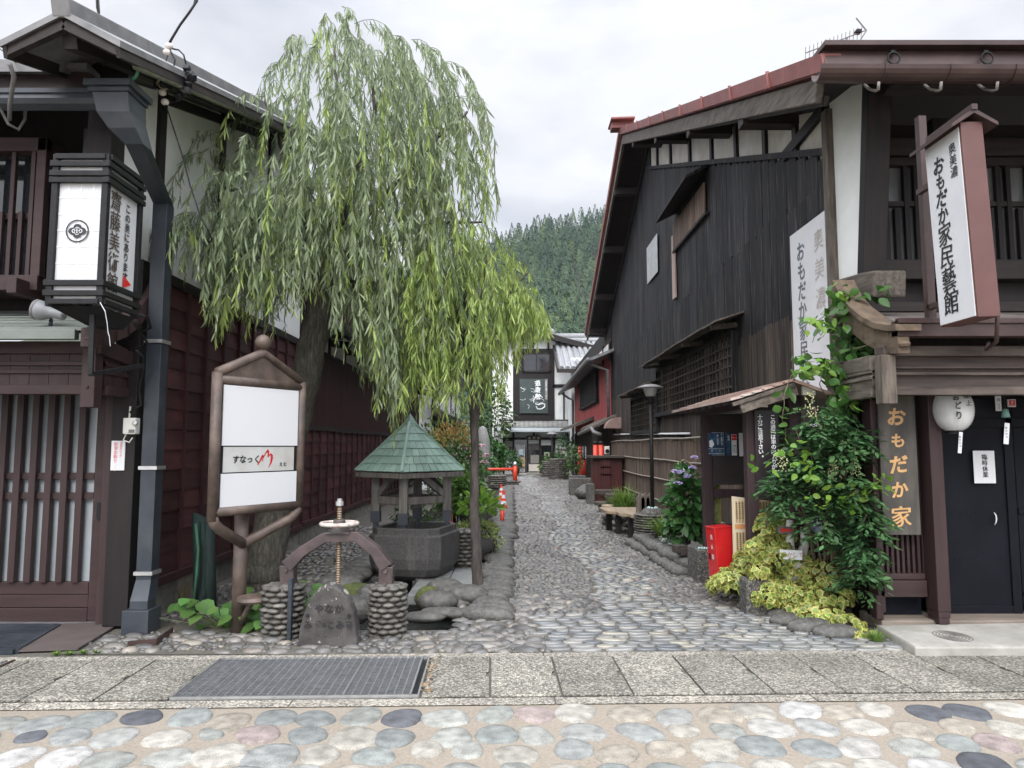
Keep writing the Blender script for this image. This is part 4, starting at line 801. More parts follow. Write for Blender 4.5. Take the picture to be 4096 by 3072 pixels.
def right_extras():
    # bark-and-bamboo fence along the wall
    t = thing('bark_fence', 'tall cedar bark fence tied with thin horizontal bamboo poles along the black house', 'fence', (3.1,16,0))
    b = MB(); rr = random.Random(9); y = 8.9
    while y < 22.2:
        w_ = rr.uniform(.12,.2); b.box(3.10+rr.uniform(-.008,.008), 3.14, y, y+w_-.004, .02, 1.66+rr.uniform(-.02,.02)); y += w_
    b.build('bark_panel', mat('cedar_bark', [(.036,.021,.014),(.092,.058,.038),(.185,.135,.10)], 20, .85, .8, stretch=(1,1,.07), island=.3, dist=.012, dirt=.35, dirtc=(.13,.12,.095), dscale=1.6), t)
    for z in (1.70,1.27,.87,.42):
        p = MB(); p.tube([(3.075+.008*math.sin(k*2.1),8.9+k*1.33,z+.012*math.sin(k*1.7)) for k in range(11)],.016,7); p.build('bamboo_rail', mat('grey_bamboo', [(.20,.17,.14),(.36,.32,.27)], 16, .6, .2), t, smooth=True)
    p = MB()
    for k in range(6): p.box(3.1,3.18,9+k*2.6,9.08+k*2.6,0,1.7)
    p.build('fence_post', m_weatherz, t)
    # vertical white board on the wall
    t = thing('name_board', 'tall white board with faded grey brush writing fixed to the black wall', 'sign', (3.22,7.5,2.0))
    X = GX-.07; z0, z1 = 2.06, 3.98; b = MB(); b.box(X,X+.03,7.06,8.08,z0,z1); b.build('board', m_paper, t, bevel=.004)
    mg = mat('grey_ink', [(.08,.09,.10),(.16,.17,.19)], 12, .7); ml = mat('faded_brown_ink', [(.34,.30,.27),(.5,.47,.44)], 9, .7)
    text('おもだか家民藝館', (X-.003,7.78,3.72), (0,-1,0), (0,0,1), .235, mg, t, off=.02, jit=.08, step=.95, sx=.95); text('奥美濃', (X-.003,7.32,3.72), (0,-1,0), (0,0,1), .24, ml, t, off=.015, jit=.06, step=1.3)
    # projecting box sign
    t = thing('box_sign', 'white box sign with bold black brush writing on brown case hanging over the pent roof', 'sign', (3.25,5.0,2.5))
    X0, X1, Y0, Y1, z0, z1 = 3.13, 3.285, 4.78, 5.21, 2.43, 3.83
    b = MB(); b.box(X0,X1,Y0,Y1,z0,z1-.02); bo = b.build('case', mat('red_brown_case', [(.080,.032,.027),(.108,.045,.038)], 4, .5, .03), t, bevel=.004)
    b = MB(); b.box(X0-.006,X0,Y0+.02,Y1-.012,z0+.012,z1-.05); b.build('panel', m_paper, t)
    text('おもだか家民藝館', (X0-.009,5.045,3.60), (0,-1,0), (0,0,1), .165, m_ink, t, off=.03, jit=.12, step=.93, sx=.95, shear=.12, sizes=[.85,.75,.85,.8,1.05,1.05,1.1,1.15]); text('奥美濃', (X0-.009,4.88,3.66), (0,-1,0), (0,0,1), .085, m_ink, t, off=.02, jit=.12, step=1.0)
    TL = Matrix.Translation((3.2,5,3.8)) @ Matrix.Rotation(R(-2.0),4,'Y') @ Matrix.Translation((-3.2,-5,-3.8)); xm = (X0+X1)/2; r = MB()
    for sx in (-1,1): r.prism([(xm,Y0-.04,z1+.06),(xm+.16*sx,Y0-.04,z1-.045),(xm+.16*sx,Y0-.04,z1-.07),(xm,Y0-.04,z1+.025)], (0,Y1-Y0+.1,0))
    r.box(xm-.02,xm+.02,Y0-.05,Y1+.07,z1+.045,z1+.085); r.build('cap', m_browncop, t)
    for ch in t.children: ch.data.transform(Matrix.Translation(-t.location) @ TL @ Matrix.Translation(t.location))
    p = MB(); p.box(3.27,3.33,5.5,5.56,2.52,4.2); p.box(3.27,3.31,5.2,5.52,2.62,2.66); p.box(3.23,3.27,5.2,5.52,3.55,3.59); p.build('bracket', m_browncop, t); p = MB(); q = gy(3990,1255,4.85); p.tube([q,q+Vector((.05,.1,-.18)),q+Vector((.11,.3,-.21)),q+Vector((.4,.7,-.1))],.014,7); p.build('conduit', m_browncop, t, smooth=True)
    # carved board by the door
    t = thing('carved_board', 'dark weathered wooden board with gold carved characters beside the black doors', 'sign', (3.33,6.1,.85))
    a, b2 = gy(3508,1590,6.1), gy(3688,2140,6.1); b = MB(); b.box(a.x+.0,b2.x-.01,6.09,6.12,b2.z,1.99); b.build('board', mat('dark_grain_board', [(.022,.020,.018),(.055,.048,.041),(.105,.093,.078)], 7, .6, .3, stretch=(1,1,.25), nrough=.55), t, bevel=.006)
    mgold = mat('gold_lettering', [(.42,.235,.09),(.58,.34,.14)], 8, .45, .1)
    cx = (a.x+b2.x)/2; text('おもだか家', (cx-.01,6.086,1.80), (1,0,0), (0,0,1), .165, mgold, t, off=.03, jit=.12, step=1.36, shear=.12, sizes=[1,.8,1,.9,1.12])
    # paper lantern
    t = thing('paper_lantern', 'round white paper lantern with black brush writing hanging at the doorway', 'lantern', (3.73,5.98,1.6))
    c = gy(3812,1640,5.98); prof = []; n = 26
    for k in range(n+1):
        ph = -1.2+2.4*k/n; r_ = .158*math.cos(ph)**.8; prof += [(r_, .185*math.sin(ph)), (r_-.008, .185*math.sin(ph)+.007)] if k < n else [(r_, .185*math.sin(ph))]
    b = MB(); b.lathe(c, prof, 28); b.build('shade', mat('lantern_paper', [(.60,.60,.59),(.68,.68,.665)], 4, .7, trans=.15), t, smooth=True)
    b = MB(); b.lathe(c, [(.06,-.20),(.06,-.165)], 20); b.lathe(c, [(.06,.165),(.06,.20)], 20); b.build('rim', m_black, t)
    b = MB(); b.tube([c+Vector((0,0,.19)),c+Vector((0,0,.33))],.005,5); b.build('hanger', m_black, t)
    for ch, dx, dz, sz in (('お',-.055,.10,.065),('ど',-.052,.03,.065),('り',-.05,-.05,.075),('郡',.03,.11,.05),('上',.035,.05,.05)):
        y = c.y-math.sqrt(max(.0001,.165**2-dx*dx-(dz*.75)**2))-.004; text(ch, (c.x+dx,y,c.z+dz), (1,-dx*3.5*.5,0), (0,0,1), sz, m_ink, t, off=.03)
    # wind bells
    for (u,v,lab,vt,w2) in ((3843,1800,'white paper wind-bell strip hanging below the paper lantern',1825,.026),(4020,1775,'green bell with long white paper strip hanging in front of the black door',1775,.036)):
        y = 5.9; p0 = gy(u,v-60,y); p1 = gy(u,1692,y) if 'green' in lab else gy(u-8,1728,y); ww = thing('wind_bell', lab, 'wind bell', (p0.x,y,p0.z-.2), 'wind bells under the fascia')
        if 'green' in lab:
            b = MB(); q = gy(4022,1655,y); b.lathe(q, [(.010,.04),(.022,.035),(.028,.0),(.034,-.03),(.030,-.03)], 14); b.build('bell', mat('green_bronze', [(.08,.17,.14),(.13,.24,.2)], 9, .5), ww, smooth=True); b = MB(); b.tube([q+Vector((0,0,.04)),(q.x,y,1.98)],.004,5); b.tube([q,p1],.002,4); b.build('cord', m_black, ww)
        else:
            b = MB(); b.tube([c-Vector((0,0,.2)),p1],.003,4); b.build('cord', m_black, ww)
        b = MB(); hgt = .175; b.obox(p1+Vector((.008,0,-hgt/2)),(w2*1.15,.002,hgt),(0,.12,0)); b.build('paper_strip', m_paper, ww); text('雨だれの', p1+Vector((.006,-.003,-.04)), (1,0,0), (0,0,1), .018, m_ink, ww, step=1.4)
    b = MB(); a, c2 = gy(3890,1803,6.33), gy(3983,1933,6.33); b.box(a.x,c2.x,6.326,6.33,c2.z,a.z); o = b.build('closed_notice', m_paper, origin=(a.x,6.33,c2.z)); tag(o, 'white paper notice with four black characters taped on the black door', 'notice'); text('臨時休業', ((a.x+c2.x)/2+.005,6.323,a.z-.055), (1,0,0), (0,0,1), .052, m_ink, o, off=.035)
    b = MB(); q = gy(4053,1612,6.3); b.box(q.x-.034,q.x+.034,6.316,6.33,q.z-.034,q.z+.034); o = b.build('payment_sticker', m_paper, origin=q); tag(o, 'small square white and red sticker on the door frame at right', 'sticker'); b = MB(); b.box(q.x-.026,q.x+.026,6.312,6.315,q.z-.026,q.z+.026); b.build('red_square', m_red, o); text('P', (q.x,6.309,q.z+.004), (1,0,0), (0,0,1), .035, m_paper, o, off=.02); text('PayPay', (q.x-.019,6.309,q.z-.017), (1,0,0), (0,0,1), .011, m_paper, o, vertical=False, step=.65)
    b = MB(); q = gy(4000,1612,6.28); b.box(q.x-.028,q.x+.024,6.298,6.302,q.z-.07,q.z+.08); o = b.build('charm_slip', m_paper, origin=q); tag(o, 'narrow white charm slip above the door, left of the small sticker', 'notice'); text('除', (q.x,6.295,q.z+.03), (1,0,0), (0,0,1), .028, m_ink, o, off=.02); text('郡上神社', (q.x,6.295,q.z-.015), (1,0,0), (0,0,1), .012, m_ink, o)
    # concrete step with ring pattern
    pts = [gz(3504,2502,.07),gz(3661,2591,.07),gz(4300,2590,.07),gz(4500,2487,.07)]; b = MB(); b.prism([(p.x,p.y,.0) for p in pts], (0,0,.075)); o = b.build('concrete_step', m_conc, bevel=.012, origin=(4,5.9,0)); tag(o, 'low pale concrete step with ring pattern before the black doors', 'step')
    q = gz(3810,2545,.075); b = MB()
    for k in range(1,7): b.tube([(q.x+.021*k*math.cos(a),q.y+.021*k*1.25*math.sin(a),.0765) for a in [j*math.pi/16 for j in range(33)]],.0028,4)
    b.build('ring_pattern', mat('groove_dark', [(.07,.065,.06),(.12,.11,.10)], 30, .9), o)
    b = MB(); b.tube([(p.x*.985+.05,p.y-.0+.03,.0765) for p in [pts[0],pts[1]]]+[(5.6,pts[1].y+.035,.0765)],.0022,4); b.build('score_line', m_conc, o)
    # TV antenna on the roof
    t = thing('tv_antenna', 'thin television antenna with many short rods tilted on the right roof', 'antenna', (2.9,6.2,5.0))
    a, b2 = gy(3222,212,6.6), gy(3462,122,6.6); b = MB(); b.tube([a,b2],.006,6)
    for k in range(15): q = a.lerp(b2,k/15); b.tube([q+Vector((-.018,-.05,.032)),q+Vector((.018,.05,-.032))],.0025,4)
    c1, c2, c3 = gy(3425,72,6.6), gy(3466,122,6.6), gy(3435,170,6.6); b.tube([c1,c2],.007,6); b.tube([c2,c3],.007,6); b.build('boom', mat('dull_aluminium',[(.12,.12,.125),(.18,.18,.185)],9,.5), t)
    for k in range(1,5):
        q1 = c1.lerp(c2,k/5); q2 = c3.lerp(c2,k/5); 
    b = MB(); b.box(gy(3432,128,6.6).x-.025,gy(3432,128,6.6).x+.025,6.57,6.63,gy(3432,133,6.6).z-.0,gy(3432,122,6.6).z); b.build('junction_box', m_black, t); b = MB(); m0 = gy(3360,175,6.6); b.tube([m0,m0+Vector((0,0,-.4))],.012,6); b.tube([gy(3390,148,6.6),gy(3385,168,6.6),m0],.006,5); b.build('mast', m_black, t)
right_extras()
# ================================================================ LEFT SMALL THINGS
def lantern_sign():
    t = thing('lantern_sign', 'boxy black framed sign lantern with round crest and red arrow on left house', 'sign lantern', (-3.1,5.2,2.4))
    # box turned so that its long side faces the street corner; frame posts, crossed rails, white panels
    P0 = gy(193,1310,4.95); P1 = gy(396,1310,4.95); P2 = gy(534,1310,5.42)
    ex = (Vector((P1.x-P0.x,P1.y-P0.y,0))).normalized(); wx = (Vector((P1.x-P0.x,P1.y-P0.y,0))).length
    ey = Vector((P2.x-P1.x,P2.y-P1.y,0)); wy = ey.length; ey.normalize()
    o = Vector((P0.x,P0.y,0)); zt, z1, z0, zb_ = gy(300,620,4.95).z, gy(300,725,4.95).z, gy(300,1118,4.95).z, gy(300,1225,4.95).z
    def pt(a, b, z): return o+ex*a+ey*b+Vector((0,0,z))
    m = MB()
    for a, b in ((0,0),(wx,0),(wx,wy),(0,wy)): m.bar(pt(a,b,zb_),pt(a,b,zt),.045,.045,ex)
    m.build('frame_post', m_black, t, bevel=.004)
    e_ = .035
    for z in (zt-.02, zt-.075, zt-.145, z1+.0, z0-.03, zb_+.09, zb_+.03):
        r = MB(); h = .038; ee = e_ if z not in (zt-.02, zb_+.03) else 0
        r.bar(pt(-ee,-.02,z),pt(wx+ee,-.02,z),.03,h); r.bar(pt(wx+.02,-ee,z+.004),pt(wx+.02,wy+ee,z+.004),.03,h); r.bar(pt(-.02,-ee,z+.004),pt(-.02,wy+ee,z+.004),.03,h); r.build('frame_rail', m_black, t, bevel=.003)
    mw = mat('acrylic_panel', [(.50,.505,.515),(.57,.575,.58)], 2.2, .35, dirt=.3, dirtc=(.40,.38,.34))
    q = MB(); q.prism([pt(.02,.005,z0),pt(wx-.02,.005,z0),pt(wx-.02,.005,z1),pt(.02,.005,z1)], ey*.008); q.prism([pt(.02,.0,zb_+.03),pt(wx-.02,.0,zb_+.03),pt(wx-.02,.0,z0-.03),pt(.02,.0,z0-.03)], ey*.008); q.prism([pt(.02,.0,z1+.02),pt(wx-.02,.0,z1+.02),pt(wx-.02,.0,zt-.03),pt(.02,.0,zt-.03)], ey*.008); q.build('front_panel', mw, t)
    q = MB(); q.prism([pt(wx-.005,.02,zb_+.03),pt(wx-.005,wy-.02,zb_+.03),pt(wx-.005,wy-.02,zt-.03),pt(wx-.005,.02,zt-.03)], ex*-.008); q.build('side_panel', mw, t)
    g_ = MB()
    gm = mat('panel_grid_pale', [(.60,.605,.61),(.64,.645,.65)], 5, .35)  # grid lines slightly paler than the panel behind them
    for k in range(1,4): x = wx*k/4; g_.prism([pt(x-.007,.003,z0+.01),pt(x+.007,.003,z0+.01),pt(x+.007,.003,z1-.01),pt(x-.007,.003,z1-.01)], ey*.001)
    for k in range(1,6): z = z0+(z1-z0)*k/6; g_.prism([pt(.02,.0022,z-.006),pt(wx-.02,.0022,z-.006),pt(wx-.02,.0022,z+.006),pt(.02,.0022,z+.006)], ey*.0005)
    g_.build('panel_grid', gm, t)
    # four-lobed round crest
    c = pt(wx*.47,-.002,z0+(z1-z0)*.49); k = MB()
    def ringd(c, r0, r1, d, n=36):
        vs = [c+ex*(r*math.cos(a))+Vector((0,0,r*math.sin(a)))-ey*d for r in (r0,r1) for a in [2*math.pi*j/n for j in range(n)]]; k.add(vs, [(j,(j+1)%n,n+(j+1)%n,n+j) for j in range(n)])
    def disc(cx, cz, rx, rz, d, mb): n = 20; mb.add([c+ex*(cx+rx*math.cos(a))+Vector((0,0,cz+rz*math.sin(a)))-ey*d for a in [2*math.pi*j/n for j in range(n)]], [tuple(range(n))])
    ringd(c,.073,.083,.001)
    for dx, dz, rx, rz in ((-.032,0,.032,.026),(.032,0,.032,.026),(0,.031,.028,.021),(0,-.031,.028,.021)): disc(dx,dz,rx,rz,.001,k)
    k.build('crest', m_ink, t); k2 = MB(); 
    for dx, dz, rx, rz in ((-.018,0,.020,.016),(.018,0,.020,.016),(0,.016,.016,.013),(0,-.016,.016,.013)): disc(dx,dz,rx,rz,.002,k2)
    k2.build('crest_petals', m_paper, t); k = MB()
    for dx, dz in ((-.018,0),(.018,0),(0,.014),(0,-.014)): disc(dx,dz,.014,.010,.003,k)
    k.build('crest_centre', m_ink, t); k = MB(); 
    for dx, dz in ((-.016,0),(.016,0),(0,.012),(0,-.012),(0,0)): disc(dx,dz,.005,.005,.004,k)
    k.build('crest_dots', m_paper, t)
    text('齋藤美術館', pt(wx,wy*.30,z1-.10)+ex*.002, ey, (0,0,1), .155, mat('brown_ink',[(.05,.035,.03),(.08,.06,.05)],5,.6), t, off=.02, jit=.06, step=.98, sx=.95)
    text('この奥にあります', pt(wx,wy*.66,z1-.10)+ex*.002, ey, (0,0,1), .075, m_ink, t, off=.03, step=1.0)
    a = pt(wx,wy*.60,z0+.05)+ex*.003; k = MB(); k.add([a+Vector((0,0,.05)), a-Vector((0,0,.045)), a+ey*.12], [(0,1,2)]); k.build('red_arrow', m_red, t)
    # tapered bottom tray and iron bracket
    b = MB(); c4 = [pt(0,0,zb_),pt(wx,0,zb_),pt(wx,wy,zb_),pt(0,wy,zb_)]; cc = pt(wx*.75,wy*.8,zb_-.12); d4 = [cc.lerp(x,.45)-Vector((0,0,.0)) for x in c4]; d4 = [Vector((x.x,x.y,zb_-.1)) for x in d4]
    b.add(c4+d4, [(0,1,2,3),(7,6,5,4),(0,4,5,1),(1,5,6,2),(2,6,7,3),(3,7,4,0)]); b.build('tray', m_black, t)
    b = MB(); p = gy(372,1225,5.05); q = gy(362,1497,5.05); r2 = gy(570,1462,5.75); b.bar(p,q,.035,.02); b.bar(q,r2,.035,.03); b.build('bracket', m_black, t)
    w_ = MB(); pts = [gy(540,1255,5.5),gy(590,1268,5.6),gy(603,1310,5.7),gy(570,1330,5.75),gy(540,1285,5.6)]; w_.tube(pts,.012,6); w_.tube([gy(535,1290,5.5),gy(560,1330,5.7),gy(588,1368,5.8),gy(560,1390,5.85),gy(515,1400,5.9)],.010,6); w_.tube([gy(540,1400,5.9),gy(575,1430,6.0),gy(570,1490,6.05),gy(557,1560,6.1),gy(566,1620,6.1),gy(520,1650,6.1)],.012,6); w_.build('cable', m_black, t, smooth=True)
    w_ = MB(); w_.tube([gy(400,1210,4.9),gy(420,1245,4.9),gy(428,1290,4.9),gy(432,1330,4.9),gy(437,1345,4.9),gy(441,1385,4.9)],.003,4); w_.build('loose_wire', m_steel, t)
lantern_sign()
def left_bits():
    t = thing('spotlight', 'grey round spotlight standing on the copper pent roof under the sign lantern', 'spotlight', gy(200,1325,5.45))
    q = gy(200,1325,5.5); b = MB(); b.lathe(q, [(.065,-.03),(.068,0),(.05,.02),(.05,.035)], 16); b.tube([q+Vector((0,0,.03)),q+Vector((.005,0,.10))],.014,8); b.build('base', m_slate, t, smooth=True)
    c = gy(180,1245,5.45); T = Matrix.Translation(c) @ Matrix.Rotation(R(-78),4,'Y') @ Matrix.Rotation(R(0),4,'X'); b = MB(); b.T = T; b.lathe((0,0,0), [(.03,-.16),(.04,-.15),(.04,-.06),(.055,-.03),(.075,.02),(.078,.05),(.07,.055)], 18); b.build('head', mat('grey_enamel',[(.16,.17,.18),(.22,.23,.24)],6,.5), t, smooth=True)
    b = MB(); b.T = T; b.lathe((0,0,0), [(.079,.05),(.081,.07),(.070,.07)], 18); b.build('lens_rim', m_roofgrey, t, smooth=True)
    t = thing('sensor_box', 'small white electric box with round socket above the no parking plate', 'electric box', gy(520,1705,6.13))
    a, b2 = gy(503,1672,6.12), gy(550,1737,6.12); m_iv = mat('ivory_plastic', [(.55,.54,.49),(.63,.62,.57)], 5, .45); b = MB(); b.box(a.x,b2.x,6.08,6.16,b2.z,a.z); b.build('case', m_iv, t, bevel=.008)
    b = MB(); b.box(a.x-.02,a.x-.004,6.12,6.16,b2.z+.01,a.z); b.build('back_plate', m_iv, t); b = MB(); c = gy(540,1693,6.075); b.T = Matrix.Translation(c) @ Matrix.Rotation(R(90),4,'X'); b.lathe((0,0,0), [(.022,-.01),(.02,.008),(.008,.008)], 14); b.build('socket', m_steel, t, smooth=True)
    b = MB(); b.box(b2.x-.055,b2.x-.006,6.076,6.08,b2.z+.012,b2.z+.04); b.build('data_plate', m_roofgrey, t); b = MB(); b.tube([(a.x+.01,6.12,b2.z),(a.x+.0,6.1,b2.z-.05),(a.x+.05,6.1,b2.z-.07),(b2.x-.03,6.1,b2.z-.03)],.006,5); b.tube([(a.x+.03,6.12,a.z),(a.x+.035,6.12,a.z+.1)],.008,5); b.build('cord', m_iv, t)
    a, b2 = gy(447,1763,6.15), gy(497,1882,6.15); b = MB(); b.box(a.x,b2.x,6.146,6.156,b2.z,a.z); o = b.build('parking_notice', m_paper, origin=(a.x,6.15,b2.z), bevel=.004); tag(o, 'small white plate with red no parking writing on the door jamb', 'notice')
    ml = mat('faded_red', [(.62,.16,.18),(.72,.25,.26)], 5, .5); cx = (a.x+b2.x)/2; text('駐車お断り', (cx-.018,6.143,a.z-.028), (1,0,0), (0,0,1), .036, ml, o, off=.02, step=1.0); text('します', (cx-.018,6.143,a.z-.215), (1,0,0), (0,0,1), .019, mat('faded_pink',[(.66,.48,.48),(.7,.5,.5)],5,.5), o, off=.01); text('車庫前につき', (cx+.026,6.143,a.z-.02), (1,0,0), (0,0,1), .022, ml, o, off=.015)
    # wires
    t = thing('wire_cluster', 'cluster of black cable joints and white insulators hanging on the left gable', 'cable joint', gy(700,300,5.7)); Y = 5.7
    b = MB()
    for u, v in ((748,275),(755,300),(742,315),(752,340),(765,300),(722,360),(715,385),(680,345),(748,365),(735,370),(770,310)): b.obox(gy(u,v,Y), (.055,.055,.06), (random.uniform(-.6,.6),random.uniform(-.6,.6),random.uniform(-.6,.6)))
    b.build('joint_block', m_black, t, bevel=.012)
    for u, v in ((676,185),(668,210),(650,370),(660,408)): b = MB(); b.ell(gy(u,v,Y), (.033,.03,.028), 12, 8); b.build('insulator', m_plaster_b, t, smooth=True)
    b = MB()
    for pts, r_ in (([(676,175),(690,150),(720,100),(757,50),(790,0)],.010),([(680,175),(700,130),(735,80),(775,20),(785,-20)],.007),([(690,195),(715,200),(735,220),(745,262)],.007),([(672,220),(655,270),(640,320),(643,370)],.004),([(680,200),(700,240),(690,300),(680,340)],.007),([(660,410),(690,500),(735,640),(760,740),(800,860),(850,960)],.006),([(640,350),(615,330),(635,300),(665,300),(680,330)],.008),([(660,395),(690,412),(725,400)],.004),([(625,325),(615,345),(625,310),(650,295)],.008)):
        b.tube([gy(u,v,Y) for u,v in pts], r_, 6)
    b.build('cable', m_black, t, smooth=True)
    b = MB(); b.tube([gy(u,v,Y) for u,v in [(628,330),(650,310),(690,297),(715,305),(728,340),(715,345),(690,336)]],.008,6); b.tube([gy(u,v,Y) for u,v in [(626,330),(640,350),(660,358),(680,350)]],.008,6); b.build('cream_cable', mat('cream_cable', [(.42,.33,.25),(.5,.4,.3)], 5, .6), t, smooth=True)
    b = MB(); b.bar(gy(540,262,Y),gy(628,285,Y),.03,.04); b.build('arm', m_browncop, t)
    t = thing('service_cable', 'black overhead cable with strain clamp coming down at the roof corner', 'cable', gy(420,170,5.2)); b = MB(); Y = 5.2
    b.tube([gy(u,v,Y) for u,v in [(385,-30),(388,30),(398,70),(400,95)]],.008,6); b.tube([gy(u,v,Y) for u,v in [(392,-30),(397,50),(395,110),(395,190),(400,235),(412,265),(420,240),(433,205)]],.007,6); b.tube([gy(u,v,Y) for u,v in [(400,90),(415,120),(428,150),(430,180)]],.005,5); b.build('cable', m_black, t, smooth=True)
    b = MB(); b.bar(gy(405,118,Y),gy(425,155,Y),.02,.02); b.build('clamp', m_steel, t); b = MB(); c = gy(433,182,Y); b.tube([c+Vector((.022*math.cos(a),.01*math.sin(a),.008*math.sin(a))) for a in [k*math.pi/6 for k in range(13)]],.005,5); b.build('ring', m_browncop, t)
    b = MB(); b.tube([gy(-20,180,6.5),gy(30,218,6.0),gy(62,248,5.2)],.006,5); o = b.build('guy_wire', m_black, origin=gy(30,218,6)); tag(o, 'thin dark wire running off the left frame edge to the roof corner', 'wire')
    # entrance grating and plate
    t = thing('door_grating', 'dark slotted metal grating beside a brown floor plate at the left door', 'grate', (-4,6,0)); b = MB()
    a = [gz(-60,2505,.02),gz(230,2505,.02),gz(60,2606,.02),gz(-200,2606,.02)]
    for k in range(15):
        p = a[0].lerp(a[3],(k+.5)/15); q = a[1].lerp(a[2],(k+.5)/15); b.bar(p,q,.014,.03)
    b.build('slots', m_slate, t); b = MB(); c = a; b.bar(c[1],c[2],.05,.035); b.bar(c[0],c[1],.05,.035); b.bar(c[2],c[3],.05,.035); b.build('frame', m_slate, t)
    b = MB(); pl = [gz(240,2500,.015),gz(490,2492,.015),gz(310,2600,.015),gz(70,2608,.015)]; b.prism(pl, (0,0,.012)); b.build('floor_plate', mat('plate_brown', [(.075,.06,.055),(.11,.09,.082)], 6, .5, .08, dirt=.2, dirtc=(.03,.03,.03)), t)
    # grating set into the pavement
    t = thing('drain_grate', 'long galvanised steel grating set flush in the pavement before the inscribed stone', 'grate', st(-1.2,4.95,0))
    b = MB(); x0, x1, xd, y0, y1 = -1.955, -.445, -.91, 4.555, 5.355
    for a, c in (((x0,y0),(x1,y0)),((x0,y1),(x1,y1)),((x0,y0),(x0,y1)),((x1,y0),(x1,y1)),((xd,y0),(xd,y1)),((x1-.05,y0),(x1-.05,y1))): b.bar(st(*a,.012),st(*c,.012),.012,.02)
    b.build('frame', m_steel, t)
    mg = mat('galvanised', [(.10,.104,.11),(.19,.195,.20)], 30, .45, .1, metal=.3)
    b = MB(); n = 26
    for k in range(1,n): y = y0+(y1-y0)*k/n; b.bar(st(x0,y,.0115),st(x1-.05,y,.0115),.005,.013)
    b.build('bearing_bars', mg, t); b = MB(); n = 28
    for k in range(1,n): x = x0+(x1-.05-x0)*k/n; b.bar(st(x,y0,.0125),st(x,y1,.0125),.006,.008)
    b.build('cross_rods', m_steel, t); b = MB(); b.quad(st(x0,y0,.0035),st(x1,y0,.0035),st(x1,y1,.0035),st(x0,y1,.0035)); b.build('pit_shade', m_black, t)  # flat black sheet under the bars; the drain's darkness is put into its colour
    t = thing('corner_grate', 'small piece of pavement grating at the lower left frame edge', 'grate', st(-4,4.95,0)); b = MB()
    for k in range(20): y = 4.56+.04*k; b.bar(st(-4.6,y,.012),st(-3.42,y,.012),.008,.016)
    for k in range(22): x = -3.47-.055*k; b.bar(st(x,4.55,.018),st(x,5.36,.018),.008,.006)
    b.build('bars', mg, t); b = MB(); b.bar(st(-3.42,4.55,.013),st(-3.42,5.36,.013),.02,.02); b.build('frame', m_browncop, t); b = MB(); b.quad(st(-4.6,4.55,.0035),st(-3.42,4.55,.0035),st(-3.42,5.36,.0035),st(-4.6,5.36,.0035)); b.build('pit_shade', m_black, t)  # again a flat sheet coloured black for the darkness below the bars
    b = MB(); b.bar(gz(510,2578,.03),gz(625,2568,.03),.012,.05); b.bar(gz(625,2568,.03),gz(690,2520,.04),.012,.05); o = b.build('steel_angle', m_browncop, origin=gz(600,2570,0)); tag(o, 'bent strip of rusty steel lying on the stones near the downpipe', 'steel strip')
left_bits()
